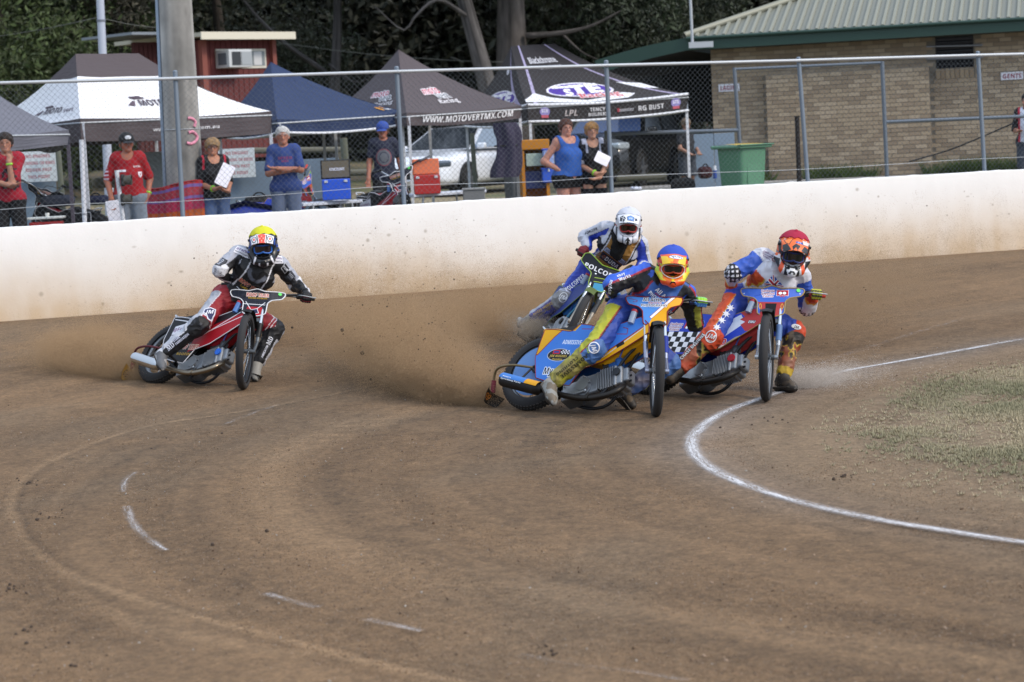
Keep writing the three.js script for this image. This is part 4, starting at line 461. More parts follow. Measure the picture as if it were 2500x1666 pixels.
function surf(f, h, color, lo = f.lo, hi = f.hi) {                      // surface nets
  const n = [0, 1, 2].map((i) => Math.ceil((hi[i] - lo[i]) / h) + 2), [nx, ny, nz] = n, F = new Float32Array(nx * ny * nz).fill(1), B = 6, id = (i, j, k) => i + nx * (j + ny * k);
  for (let K = 0; K < nz; K += B) for (let J = 0; J < ny; J += B) for (let I = 0; I < nx; I += B) {
    const c = f(lo[0] + (I + B / 2) * h, lo[1] + (J + B / 2) * h, lo[2] + (K + B / 2) * h); const far = Math.abs(c) > h * B * 1.5 + 0.012;
    for (let k = K; k < Math.min(nz, K + B); k++) for (let j = J; j < Math.min(ny, J + B); j++) for (let i = I; i < Math.min(nx, I + B); i++) F[id(i, j, k)] = far ? c : f(lo[0] + i * h, lo[1] + j * h, lo[2] + k * h);
  }
  const vi = new Int32Array(nx * ny * nz).fill(-1), pos = [], nor = [], col = [], E = [[0, 1], [2, 3], [4, 5], [6, 7], [0, 2], [1, 3], [4, 6], [5, 7], [0, 4], [1, 5], [2, 6], [3, 7]], off = [0, 1, nx, nx + 1, nx * ny, nx * ny + 1, nx * ny + nx, nx * ny + nx + 1];
  for (let k = 0; k < nz - 1; k++) for (let j = 0; j < ny - 1; j++) for (let i = 0; i < nx - 1; i++) {
    const o = id(i, j, k); let m = 0; for (let q = 0; q < 8; q++) if (F[o + off[q]] < 0) m |= 1 << q; if (m === 0 || m === 255) continue;
    let x = 0, y = 0, z = 0, c = 0; for (const [a, b] of E) { const A = F[o + off[a]], Bv = F[o + off[b]]; if ((A < 0) === (Bv < 0)) continue; const t = A / (A - Bv); x += (a & 1) + t * ((b & 1) - (a & 1)); y += ((a >> 1) & 1) + t * (((b >> 1) & 1) - ((a >> 1) & 1)); z += (a >> 2) + t * ((b >> 2) - (a >> 2)); c++; }
    x = lo[0] + (i + x / c) * h; y = lo[1] + (j + y / c) * h; z = lo[2] + (k + z / c) * h;
    const e = h * 0.35; let gx = f(x + e, y, z) - f(x - e, y, z), gy = f(x, y + e, z) - f(x, y - e, z), gz = f(x, y, z + e) - f(x, y, z - e), l = Math.hypot(gx, gy, gz) || 1; gx /= l; gy /= l; gz /= l;
    const d = clamp(f(x, y, z), -h, h); x -= gx * d * 0.8; y -= gy * d * 0.8; z -= gz * d * 0.8;
    vi[o] = pos.length / 3; pos.push(x, y, z); nor.push(gx, gy, gz); if (color) col.push(...color(x, y, z, gx, gy, gz));
  }
  const ix = [], quad = (a, b, c, d, fl) => { if (a < 0 || b < 0 || c < 0 || d < 0) return; fl ? ix.push(a, b, c, a, c, d) : ix.push(a, c, b, a, d, c); };
  for (let k = 1; k < nz - 1; k++) for (let j = 1; j < ny - 1; j++) for (let i = 1; i < nx - 1; i++) {
    const o = id(i, j, k), s = F[o] < 0;
    if (s !== F[o + 1] < 0) quad(vi[o - nx - nx * ny], vi[o - nx * ny], vi[o], vi[o - nx], s);
    if (s !== F[o + nx] < 0) quad(vi[o - 1 - nx * ny], vi[o - 1], vi[o], vi[o - nx * ny], s);
    if (s !== F[o + nx * ny] < 0) quad(vi[o - 1 - nx], vi[o - nx], vi[o], vi[o - 1], s);
  }
  const g = new THREE.BufferGeometry(); g.setAttribute('position', new THREE.Float32BufferAttribute(pos, 3)); g.setAttribute('normal', new THREE.Float32BufferAttribute(nor, 3)); if (color) g.setAttribute('color', new THREE.Float32BufferAttribute(col, 3)); g.setIndex(ix); return g;
}
const lin = (hex) => new THREE.Color(hex).toArray();
const mixc = (a, b, t) => [mix(a[0], b[0], t), mix(a[1], b[1], t), mix(a[2], b[2], t)];
function drape(f, o, nrm, up, w, h, nu = 12, nv = 10, off = 0.003, depth = 0.16) {   // a print lying on a body: marched onto its surface
  const N = v3(nrm).clone().normalize(), R = v3(up).clone().cross(N).normalize(), U = N.clone().cross(R), O = v3(o);
  return grid(nu, nv, (u, v) => { const p = O.clone().addScaledVector(R, (u - 0.5) * w).addScaledVector(U, (v - 0.5) * h).addScaledVector(N, depth); for (let i = 0; i < 40; i++) { const d = f(p.x, p.y, p.z) - off; if (Math.abs(d) < 4e-4) break; p.addScaledVector(N, -d * 0.8); if (p.clone().sub(O).dot(N) < -depth) break; } return p; });
}
const VC = (rough = 0.7, o = {}) => M(0xffffff, rough, 0, { vertexColors: true, ...o });

// ---------- onlookers ----------
function person(label, o) {
  const t = thing('person', label, 'person', [o.x, groundH(o.x, o.z), o.z], o.yaw || 0, o.group), H = o.h / 1.75, g = o.girth || 1, S = (x, y, z) => V(x * H, y * H, z * H);
  const skin = lin(o.skin || 0xb88468), B = [], sh = [S(-0.168 * (o.wide || 1), 1.42, 0), S(0.168 * (o.wide || 1), 1.42, 0)], hip = [S(-0.09, 0.92, 0), S(0.09, 0.92, 0)];   // index 0: the person's right, at viewer's left
  const kn = [S(-0.11, 0.49, 0.03), S(0.12, 0.49, 0.02)], an = [S(-0.12, 0.08, -0.02), S(0.14, 0.08, -0.02)];
  const el = o.el.map((q) => S(q[0] * 0.84, q[1], q[2])), wr = o.wr.map((q) => S(q[0] * 0.9, q[1], q[2])), hd = o.head || [0, 1.61, 0.02], head = S(...hd), fd = v3(o.face || [0, 0, 1]).clone().normalize(), fr = YUP.clone().cross(fd).normalize(), fu = fd.clone().cross(fr);
  const HP = (x, y, z) => head.clone().addScaledVector(fr, x * H).addScaledVector(fu, y * H).addScaledVector(fd, z * H);
  const hb = [bone('head', HP(0, 0.035, -0.015), HP(0, 0.02, -0.005), 0.088 * H, 0.086 * H), bone('jaw', HP(0, -0.03, 0.02), HP(0, -0.075, 0.05), 0.062 * H, 0.042 * H), bone('nose', HP(0, 0.005, 0.09), HP(0, -0.025, 0.103), 0.010, 0.014, { k: 0.012 }), bone('ear', HP(-0.085, -0.005, -0.01), HP(-0.086, -0.03, -0.012), 0.013, 0.011, { k: 0.01 }), bone('ear', HP(0.085, -0.005, -0.01), HP(0.086, -0.03, -0.012), 0.013, 0.011, { k: 0.01 })];
  B.push(...hb, bone('neck', S(0, 1.43, -0.01), HP(0, -0.05, 0), 0.056 * H * Math.sqrt(g), 0.054 * H * Math.sqrt(g)));
  const torso = [bone('torso', hip[0], hip[1], 0.115 * H * g, 0.115 * H * g), bone('torso', S(0, 0.98, 0.01 + 0.03 * (g - 1)), S(0, 1.18, 0.02 + 0.08 * (g - 1)), 0.15 * H * g, 0.145 * H * g, { n: [0, 0, 1], f: 1.25 }), bone('torso', S(0, 1.18, 0.01), S(0, 1.33, 0.005), 0.145 * H * g, 0.15 * H * Math.sqrt(g), { n: [0, 0, 1], f: 1.3 }), bone('torso', sh[0].clone().lerp(sh[1], 0.1), sh[1].clone().lerp(sh[0], 0.1), 0.078 * H * Math.sqrt(g)), bone('torso', S(0, 1.36, 0), S(0, 1.46, -0.01), 0.11 * H, 0.06 * H, { n: [0, 0, 1], f: 1.2 })];
  if (o.bust) for (const s of [-1, 1]) torso.push(bone('torso', S(0.075 * s, 1.25, 0.085), S(0.075 * s, 1.24, 0.1), 0.07 * H * g));
  const ag = Math.sqrt(g), arms = [], hands = [], legs = [];
  for (const i of [0, 1]) { arms.push(bone('upperarm' + i, sh[i], el[i], 0.049 * H * ag, 0.041 * H * ag), bone('forearm' + i, el[i], wr[i], 0.043 * H * ag, 0.03 * H)); const d = v3(o.hd && o.hd[i] ? o.hd[i] : wr[i].clone().sub(el[i])).clone().normalize(), w = wr[i], a = d.clone().cross(Math.abs(d.y) > 0.9 ? V(0, 0, 1) : YUP).normalize(), nn = a.clone().cross(d); hands.push(bone('hand' + i, w, w.clone().addScaledVector(d, 0.075), 0.03, 0.035, { n: nn, f: 1.5 })); for (let q = 0; q < 4; q++) { const k0 = w.clone().addScaledVector(d, 0.085).addScaledVector(a, (q - 1.5) * 0.02), k1 = k0.clone().addScaledVector(d, 0.035 + 0.006 * (q === 1 || q === 2)).addScaledVector(nn, 0.008), k2 = k1.clone().addScaledVector(d, 0.022).addScaledVector(nn, 0.02); hands.push(bone('hand' + i, k0, k1, 0.0105, 0.0095, { k: 0.006 }), bone('hand' + i, k1, k2, 0.0095, 0.008, { k: 0.006 })); } hands.push(bone('hand' + i, w.clone().addScaledVector(d, 0.03).addScaledVector(a, 0.025), w.clone().addScaledVector(d, 0.075).addScaledVector(a, 0.052).addScaledVector(nn, 0.01), 0.012, 0.009, { k: 0.01 }));
    legs.push(bone('thigh' + i, hip[i], kn[i], 0.092 * H * g, 0.06 * H * ag), bone('shin' + i, kn[i], an[i], 0.058 * H * ag, 0.038 * H)); }
  B.push(...torso, ...arms, ...hands, ...legs);
  const f = field(B, 0.03 * H), L = (p) => { const v = p.clone().sub(head); return [v.dot(fr) / H, v.dot(fu) / H, v.dot(fd) / H]; };
  const hairC = lin(o.hair || 0x3a2a20);
  mesh('body', surf(f, 0.0095, (x, y, z) => { const [a, b, c] = L(V(x, y, z)); let q = skin.slice(); if (Math.hypot(a, b, c) < 0.2 && c > 0.03) { const ex = Math.abs(Math.abs(a) - 0.032), ey = Math.abs(b - 0.018); if (ex < 0.016 && ey < 0.009) q = mixc(q, lin(0x2a1c18), 0.75); else if (ex < 0.024 && Math.abs(b - 0.038) < 0.006) q = mixc(q, hairC, 0.6); if (Math.abs(a) < 0.026 && Math.abs(b + 0.055) < 0.007) q = mixc(q, lin(0x7a3a36), 0.7); if (ex < 0.03 && ey < 0.022) q = mixc(q, lin(0x5a3328), 0.25); if (o.beard && b < -0.04 && Math.hypot(a, b + 0.055) > 0.02) q = mixc(q, hairC, 0.4); q = mixc(q, lin(0xb05a4a), 0.18 * sst(0.05, 0.02, Math.abs(Math.abs(a) - 0.05)) * sst(0.03, 0.0, Math.abs(b + 0.02))); } return q; }), VC(0.6), t);
  const shirtLo = (o.shirtLo ?? 0.88) * H, infl = (bs, d) => bs.map((b) => ({ ...b, ra: b.ra + d, rb: b.rb + d }));
  const cutArm = o.sleeve ?? 0.6, sa = cutArm > 0 ? arms.filter((b) => b.tag.startsWith('upper')).map((b, i) => { const e = V(...b.a).addScaledVector(V(...b.d), cutArm); return bone('sleeve' + i, b.a, e, b.ra + 0.010, b.ra + 0.016); }) : [];
  const wrk = (d, x, y, z) => d + 0.007 * (vn3(x * 16 + 3, y * 9, z * 16) - 0.5) + 0.004 * (vn3(x * 38, y * 22, z * 38) - 0.5);
  const st = infl(torso, 0.014).concat(sa), neckY = 1.455 * H, fs = field(st, 0.028, (d, x, y, z) => { d = wrk(d, x, y, z); d = Math.max(d, shirtLo - y); const nk = Math.hypot(x, (y - neckY - 0.03) * (o.vneck ? 0.6 : 0.9), z - (o.vneck ? 0.06 : 0.02)) - (o.tank ? 0.135 : o.vneck ? 0.085 : 0.072); d = Math.max(d, -nk); if (o.tank) for (const s of sh) d = Math.max(d, 0.085 * H - Math.hypot(x - s.x * 1.12, (y - s.y + 0.02) * 0.8, z - s.z)); return d; });
  const shc = lin(o.shirt), sm = mesh('shirt', surf(fs, 0.0095, (x, y, z) => (o.shirtFn ? o.shirtFn(x / H, y / H, z / H, fs.near(x, y, z)) : shc) || shc), VC(0.85), t);
  const legLo = (o.legLo ?? 0.06) * H, bt = infl([torso[0]], 0.016).concat(infl(legs, 0.018).map((b) => ({ ...b, rb: b.rb + (o.flare ?? 0.008) }))), fl = field(bt, 0.03, (d, x, y, z) => Math.max(wrk(d, x, y, z), y - ((o.shirtLo ?? 0.88) + 0.03) * H, legLo - y)), lc = lin(o.legs);
  mesh('trousers', surf(fl, 0.0105, (x, y, z) => { const n = fbm(x * 14, y * 6 + z * 9, 3); return lc.map((c) => c * (0.8 + 0.4 * n)); }), VC(0.9), t);
  const shoe = [0, 1].map((i) => [bone('s', an[i].clone().add(V(0, -0.03, -0.03)), an[i].clone().add(V(0, -0.035, 0.14)), 0.045, 0.04), bone('s', an[i], an[i].clone().add(V(0, 0.05, 0)), 0.042, 0.04)]); mesh('shoes', surf(field(shoe.flat(), 0.02, (d, x, y) => Math.max(d, -y + 0.005)), 0.012, () => lin(o.shoe || 0x202022)), VC(0.7), t);
  const hr = o.hairR ?? 0.104; if (o.hair) { const hf = field([bone('h', HP(0, 0.045, -0.02), HP(0, 0.02, -0.03), hr * H, (hr - 0.004) * H)].concat(o.hairLong ? [bone('h', HP(0, 0, -0.05), HP(0, -0.09, -0.05), 0.092 * H, 0.07 * H)] : []), 0.03, (d, x, y, z) => { const [a, b, c] = L(V(x, y, z)); d += 0.012 * (vn3(x * 40, y * 40, z * 40) - 0.5); const open = Math.hypot(a * 0.95, (b + 0.03) * (o.fringe ? 1.25 : 1.0), c - 0.09) - 0.092; d = Math.max(d, -open); return Math.max(d, o.hairLong ? -0.1 - b : -0.035 - b - (c < 0 ? 0.035 : 0)); }); mesh('hair', surf(hf, 0.009, (x, y, z) => hairC.map((c) => c * (0.7 + 0.6 * vn3(x * 60, y * 25, z * 60)))), VC(0.8), t); }
  if (o.cap) { const cc = lin(o.cap), cf = field([bone('c', HP(0, 0.05, -0.012), HP(0, 0.04, -0.012), 0.103 * H)], 0.02, (d, x, y, z) => Math.max(d, 0.032 - L(V(x, y, z))[1])); const cm = mesh('cap', surf(cf, 0.009, (x, y, z) => { const [a, b, c] = L(V(x, y, z)); return o.capMark && c > 0.05 && Math.hypot(a / 1.6, b - 0.085) < 0.026 ? lin(o.capMark) : cc; }), VC(0.8), t); mesh('cap_peak', grid(14, 6, (u, v) => { const a = (u - 0.5) * 2.2, r = 0.1 + v * (0.085 * cos(a * 0.75)); return HP(sin(a * 0.8) * (0.1 + 0 * v), 0.036 - 0.018 * v - 0.02 * a * a * 0.3, cos(a * 0.8) * 0.095 + v * 0.085 * cos(a * 0.7)); }), M(o.peak || o.cap, 0.8), cm); }
  if (o.glasses) { for (const s of [-1, 1]) mesh('glasses', new THREE.TorusGeometry(0.024, 0.0045, 6, 20).scale(1.15, 0.8, 1).applyMatrix4(new THREE.Matrix4().makeBasis(fr, fu, fd).setPosition(HP(0.034 * s, 0.016, 0.096))), M(0x201c20, 0.4), t); mesh('glasses', rod(HP(-0.01, 0.018, 0.099), HP(0.01, 0.018, 0.099), 0.004), M(0x201c20, 0.4), t); }
  for (const i of o.band || []) { const d = wr[i].clone().sub(el[i]).normalize(); mesh('wristband', new THREE.TorusGeometry(0.035, 0.012, 8, 20).scale(1, 1, 1.2).applyQuaternion(new THREE.Quaternion().setFromUnitVectors(V(0, 0, 1), d)).translate(...wr[i].clone().addScaledVector(d, -0.03).toArray()), M(0x8fd63a, 0.5), t); }
  for (const [px, py, w, h, tex] of o.prints || []) mesh('print', drape(fs, [px * H, py * H, 0], [px * 1.6, 0, 1], YUP, w, h, 10, 8, 0.004, 0.4), printMat(tex, 0.85), sm);
  return { t, HP, wr, f };
}
const spot = (px, d, dz = 0) => { const p = at(px, 400, d); return { x: p.x, z: p.z + dz }; };
function sheets(label, p, q, w, h, n = 3) { const t = thing('paper_sheets', label, 'paper', p.toArray()); t.rotation.set(...q); for (let i = 0; i < n; i++) mesh('sheet', grid(8, 8, (u, v) => [(u - 0.5) * w + i * 0.006, (v - 0.5) * h - i * 0.004, -i * 0.0025 + 0.018 * (u - 0.5) ** 2 * (i + 1) + 0.01 * sin(v * 3 + i)]), M(0xe9e8f0, 0.85), t); }
{
  const hang = (s, x = 0.24) => [s * x, 1.13, -0.02], hangW = (s, x = 0.26) => [s * x, 0.88, 0.06];
  // boy in red, chin in hand
  person('boy in a red T-shirt with one hand raised to his chin', { ...spot(16, 29.2), h: 1.86, yaw: 0.05, hair: 0x241a16, skin: 0xa87862, shirt: 0x98142a, legs: 0x15161a, band: [1], el: [[-0.22, 1.16, 0.14], [0.10, 1.10, 0.2]], wr: [[0.06, 1.09, 0.24], [0.07, 1.38, 0.20]], hd: [[1, 0.05, 0.2], [0.05, 1, -0.3]], face: [0.1, -0.05, 1], shirtFn: (x, y, z) => (z > 0 && Math.abs(x - 0.05) < 0.1 && y > 1.0 && y < 1.3 && vn(x * 30 + 5, y * 30) > 0.5 ? lin(0x2a1620) : null), sleeve: 0.75 });
  // man in red polo with cap
  const m2 = person('man in a red polo shirt and black cap holding papers', { ...spot(312, 29.2), h: 1.78, yaw: 0.12, girth: 1.14, cap: 0x16181d, capMark: 0xc8ccd4, peak: 0x2a2c32, hair: 0x4a4038, skin: 0xa4664f, shirt: 0x9c101c, legs: 0x7c8794, vneck: 1, waist: 0.98, shirtLo: 0.93, el: [[-0.33, 1.14, -0.03], [0.31, 1.14, -0.1]], wr: [[-0.26, 0.9, 0.13], [0.26, 0.93, 0.02]], hd: [[0.15, -1, 0.2], [-0.4, -0.8, 0.2]], band: [1], face: [0.35, -0.05, 1], sleeve: 0.85, shirtFn: (x, y, z, b) => (b.tag === 'sleeve0' && b.hit > 0.55 && Math.abs((y * 40) % 2) < 0.9 && x < -0.26 ? lin(0xd8c8d8) : null), prints: [[0.1, 1.31, 0.1, 0.05, canvas(128, 48, (g) => txt(g, 'RACING', 64, 24, 34, '#e8d8dc'))], [0.13, 1.2, 0.075, 0.09, canvas(64, 80, (g) => { poly2(g, [[6, 4], [58, 4], [54, 52], [32, 76], [10, 52]], '#e0d8e0'); txt(g, '1', 32, 36, 40, '#a01828'); })], [-0.06, 1.26, 0.11, 0.04, canvas(128, 40, (g) => { g.fillStyle = '#e8e4ea'; g.fillRect(4, 4, 120, 30); })]] });
  sheets('loose white papers held at the side of the man in red', at(279, 514, 29.0), [-0.1, 0.2, 0.12], 0.2, 0.27, 2);
  // woman in black polo with glasses
  const w3 = person('woman with short fair hair and glasses in a black polo shirt', { ...spot(520, 30.1), h: 1.66, yaw: 0.35, girth: 1.06, bust: 1, hair: 0x8a7050, fringe: 1, hairR: 0.112, glasses: 1, skin: 0xb07a60, shirt: 0x101116, legs: 0x4a6088, vneck: 1, shirtLo: 0.86, sleeve: 0.9, band: [0], el: [[-0.24, 1.09, 0.02], [0.25, 1.1, 0.05]], wr: [[-0.07, 1.02, 0.26], [0.15, 0.98, 0.27]], hd: [[0.9, 0.2, 0.3], [-0.8, 0.2, 0.4]], face: [-0.2, -0.02, 1], shirtFn: (x, y, z, b) => (Math.abs(Math.abs(x) - 0.16) < 0.012 && y > 1.3 ? lin(0xb02038) : null) });
  sheets('white sheets held by the woman with glasses', at(548, 427, 29.7), [-0.35, 0.25, -0.42], 0.17, 0.32, 3);
  // man in blue, arms folded
  person('grey haired man in a blue T-shirt with folded arms', { ...spot(694, 30.4), h: 1.78, yaw: 0.0, girth: 1.06, hair: 0xb4b4b4, hairR: 0.098, skin: 0xa8705a, shirt: 0x2c427c, legs: 0x5f6c86, el: [[-0.25, 1.12, 0.1], [0.27, 1.15, 0.1]], wr: [[0.10, 1.15, 0.22], [-0.08, 1.18, 0.24]], hd: [[1, 0.1, 0.05], [-1, 0.15, -0.1]], face: [0.12, -0.05, 1], shirtLo: 0.84, waist: 0.95, sleeve: 0.8, prints: [[0.02, 1.30, 0.22, 0.1, canvas(128, 64, (g) => { txt(g, 'SPEED', 64, 20, 34, '#8a3a68', { w: 116 }); txt(g, 'WAY', 64, 48, 28, '#8a3a68'); })]] });
  // man in dark T-shirt, blue cap, further back
  person('man in a dark navy T-shirt and blue cap beside the fence post', { ...spot(938, 34.2), h: 1.76, yaw: 0.15, cap: 0x2c4a9a, hair: 0x3a3028, skin: 0x9c6450, shirt: 0x20253a, legs: 0x1b1d22, el: [[-0.27, 1.13, -0.02], [0.29, 1.12, -0.04]], wr: [[-0.3, 0.88, 0.14], [0.3, 0.86, 0.08]], hd: [[-0.1, -1, 0.3], [-0.15, -1, 0.1]], band: [1], face: [-0.25, -0.12, 1], shirtLo: 0.82, prints: [[-0.01, 1.2, 0.26, 0.28, canvas(128, 128, (g) => { ell(g, 64, 64, 56, 58, '#5c6068', '#7a4450', 7); ell(g, 64, 64, 34, 36, null, '#2a3044', 6); txt(g, '★', 64, 66, 60, '#39404a'); })]] });
  // woman in blue singlet, hand on hip
  person('woman in a bright blue singlet and black shorts with hand on hip', { ...spot(1384, 30.5), h: 1.70, yaw: 0.65, girth: 1.28, bust: 1, hair: 0x4a2c22, hairR: 0.106, hairLong: 0, skin: 0xc08a78, shirt: 0x2c5cae, legs: 0x08080a, tank: 1, sleeve: 0, legLo: 0.77, shirtLo: 0.93, flare: 0.03, el: [[-0.38, 1.16, -0.12], [0.27, 1.1, 0.04]], wr: [[-0.2, 1.03, 0.05], [0.26, 0.84, 0.12]], hd: [[0.7, -0.3, 0.4], [0, -1, 0.1]], face: [-0.35, 0.02, 1] });
  // woman in black polo, fair hair, papers
  person('blond woman in a black polo with white sleeve hems', { ...spot(1448, 30.6), h: 1.64, yaw: 0.1, bust: 1, hair: 0x9a7446, fringe: 1, hairR: 0.108, skin: 0xb88a72, shirt: 0x0e1016, legs: 0x101118, vneck: 1, shirtLo: 0.74, sleeve: 0.85, band: [0], el: [[-0.24, 1.12, 0.04], [0.24, 1.12, 0.04]], wr: [[0.0, 0.99, 0.24], [0.06, 0.93, 0.24]], hd: [[1, 0.0, 0.2], [-1, -0.2, 0.1]], face: [0.08, 0, 1], shirtFn: (x, y, z, b) => (b.tag.startsWith('sleeve') && b.hit > 0.9 ? lin(0xd8dae4) : (z > 0.05 && Math.abs(Math.abs(x) - 0.1) < 0.014 && y > 1.3) || (y > 1.43 && Math.abs(Math.abs(x) - 0.13) < 0.035) ? lin(0xaab0c4) : null) });
  sheets('folded white programme held by the blond woman', at(1470, 387, 30.2), [-0.3, 0.1, -0.5], 0.19, 0.15, 3);
  // man cut by the right edge; figure behind the canopy leg
  person('man in a white red and black shirt at the right edge', { ...spot(2512, 38.5), h: 1.75, yaw: -0.4, hair: 0x1c1816, skin: 0x9a6a56, shirt: 0xc8d0e0, legs: 0x39414e, el: [[-0.27, 1.12, -0.02], [0.27, 1.12, 0.05]], wr: [[-0.14, 1.1, 0.22], [0.15, 1.05, 0.24]], face: [-0.6, -0.1, 1], sleeve: 0.95, shirtFn: (x, y, z, b) => (b.tag === 'sleeve0' && b.hit > 0.35 ? lin(0x15151b) : b.tag === 'sleeve0' && b.hit > 0.22 ? lin(0xa01830) : Math.abs(x + 0.13) < 0.02 ? lin(0xb02038) : x < -0.15 && b.tag === 'torso' ? lin(0x17171d) : null) });
  person('person in grey shorts half hidden behind the canopy leg', { ...spot(1678, 41), h: 1.5, yaw: 0.5, hair: 0x6a5a4a, skin: 0xa07864, shirt: 0x23262c, legs: 0x3c424c, legLo: 0.5, waist: 1.0, el: [[-0.25, 1.1, 0.06], [0.25, 1.1, 0.06]], wr: [[-0.14, 1.0, 0.25], [0.16, 1.0, 0.25]], face: [0.3, -0.5, 1], flare: 0.03 });
}
// ---------- speedway motorcycles ----------
// bike frame of reference: x forward, y up, z to the rider's right, origin on the ground under the rear axle
const HEADP = V(1.0, 0.8, 0), RAKE = 22 * PI / 180, SAX = V(-sin(RAKE), cos(RAKE), 0), RAX = V(0, 0.335, 0), FAX = V(1.33, 0.355, 0);
const POSE = { A: [-3.483, -20.952, 47.2, 38.0, 55.0, 0.029, 0.22], B: [0.076, -17.64, 49.7, 35.4, 55.4, 0.012, 0.31], C: [1.114, -18.364, 41.2, 37.9, 59.8, 0.004, 1.25], D: [0.19, -22.6, 12.4, 37.4, 22.2, 0.055, 0] };
const RJ = {
  A: { head: [-2.319, 1.315, -20.831], neck: [-2.358, 1.143, -20.905], shR: [-2.571, 1.237, -20.897], shL: [-2.193, 1.109, -21.013], elR: [-2.729, 1.102, -20.689], elL: [-2.065, 0.904, -21.144], haR: [-2.677, 0.949, -20.926], haL: [-1.943, 0.778, -20.901], pel: [-2.658, 0.774, -21.016], knR: [-2.946, 0.594, -20.676], anR: [-3.311, 0.332, -20.648], toR: [-3.294, 0.217, -20.493], knL: [-2.287, 0.491, -21.042], anL: [-2.447, 0.164, -20.828], toL: [-2.452, 0.047, -20.703] },
  B: { head: [1.307, 1.152, -17.424], neck: [1.276, 0.992, -17.517], shR: [1.074, 1.085, -17.509], shL: [1.422, 0.895, -17.625], elR: [0.819, 1.013, -17.373], elL: [1.502, 0.635, -17.790], haR: [0.845, 0.872, -17.621], haL: [1.533, 0.812, -17.589], pel: [0.957, 0.724, -17.636], knR: [0.650, 0.520, -17.289], anR: [0.292, 0.250, -17.276], toR: [0.303, 0.124, -17.117], knL: [1.254, 0.333, -17.658], anL: [0.882, 0.129, -17.528], toL: [0.941, 0.035, -17.387] },
  C: { head: [2.359, 1.168, -18.101], neck: [2.282, 1.017, -18.183], shR: [2.104, 1.123, -18.193], shL: [2.443, 0.958, -18.298], elR: [1.855, 1.009, -18.074], elL: [2.501, 0.666, -18.389], haR: [1.879, 0.834, -18.299], haL: [2.541, 0.787, -18.138], pel: [1.982, 0.725, -18.320], knR: [1.648, 0.495, -18.006], anR: [1.353, 0.237, -17.904], toR: [1.275, 0.176, -17.845], knL: [2.367, 0.481, -18.284], anL: [2.234, 0.113, -18.106], toL: [2.311, 0.040, -17.966] },
  D: { head: [1.218, 1.302, -21.898], neck: [1.179, 1.150, -22.016], shR: [0.995, 1.255, -22.064], shL: [1.336, 1.083, -22.098], elR: [0.793, 1.175, -22.258], elL: [1.384, 0.854, -22.210], haR: [0.753, 1.031, -22.011], haL: [1.307, 0.816, -21.917], pel: [0.921, 0.822, -22.315], knR: [0.547, 0.572, -22.129], anR: [0.203, 0.363, -22.307], toR: [0.088, 0.309, -22.229], knL: [1.102, 0.555, -22.007], anL: [1.059, 0.195, -22.216], toL: [1.096, 0.151, -22.055] },
};
const alu = M(0x8b8f94, 0.42, 0.7), aluD = M(0x5c6166, 0.5, 0.6), chrome = M(0xc4c8cc, 0.16, 1), steelD = M(0x2b2c2f, 0.45, 0.6), blackP = M(0x0d0e10, 0.5), rubberT = M(new THREE.Color(0.026, 0.026, 0.028), 0.85, 0, { bumpMap: clothBump, bumpScale: 0.002 }), rubberD = M(new THREE.Color(0.04, 0.035, 0.031), 0.95);
function wheelParts(w, R, tw, rimR, front, o) {                         // axle along z
  const prof = [], n = 18; for (let i = 0; i <= n; i++) { const a = -PI * 0.72 + (i / n) * PI * 1.44, g = front ? ((i > 5 && i < 13 && i % 2) ? -0.004 : 0) : (i % 3 === 1 && i > 5 && i < 13 ? -0.005 : 0), rr = tw / 2; prof.push(new THREE.Vector2(R - rr + (rr + g) * cos(a) * (front ? 1 : 0.94), (rr + g) * sin(a))); }
  mesh('tyre', new THREE.LatheGeometry(prof, 72).rotateX(PI / 2), rubberT, w);
  if (!front) { const k = []; for (let i = 0; i < 64; i++) for (const s of [-1, 0, 1]) k.push(bx(0.018, 0.012, 0.02).translate(0, R - 0.004 - Math.abs(s) * 0.006, s * 0.026).rotateZ((i + (s ? 0.5 : 0)) * 2 * PI / 64)); mesh('tread_block', k, rubberD, w).userData.kind = 'stuff'; }
  const rp = [[rimR - 0.012, -0.02], [rimR + 0.012, -0.024], [rimR + 0.014, -0.018], [rimR, 0], [rimR + 0.014, 0.018], [rimR + 0.012, 0.024], [rimR - 0.012, 0.02], [rimR - 0.016, 0], [rimR - 0.012, -0.02]].map(([a, b]) => new THREE.Vector2(a, b)); mesh('rim', new THREE.LatheGeometry(rp, 64).rotateX(PI / 2), o.rim || alu, w);
  mesh('hub', [new THREE.CylinderGeometry(0.022, 0.022, 0.13, 16).rotateX(PI / 2), ...[-0.035, 0.035].map((z) => new THREE.CylinderGeometry(0.035, 0.035, 0.008, 20).rotateX(PI / 2).translate(0, 0, z))], aluD, w);
  const sp = []; for (let i = 0; i < 36; i++) { const a = i * PI / 18, s = i % 2 ? 1 : -1, b = a + (i % 4 < 2 ? 0.55 : -0.55); sp.push(rod([0.034 * cos(a), 0.034 * sin(a), 0.035 * s], [(rimR - 0.01) * cos(b), (rimR - 0.01) * sin(b), 0.006 * s], 0.0017, 0.0017, 5)); } mesh('spokes', sp, chrome, w);
  if (o.disc) mesh('wheel_disc', [new THREE.CylinderGeometry(rimR - 0.02, rimR - 0.02, 0.004, 48).rotateX(PI / 2).translate(0, 0, 0.04)], o.disc, w);
}
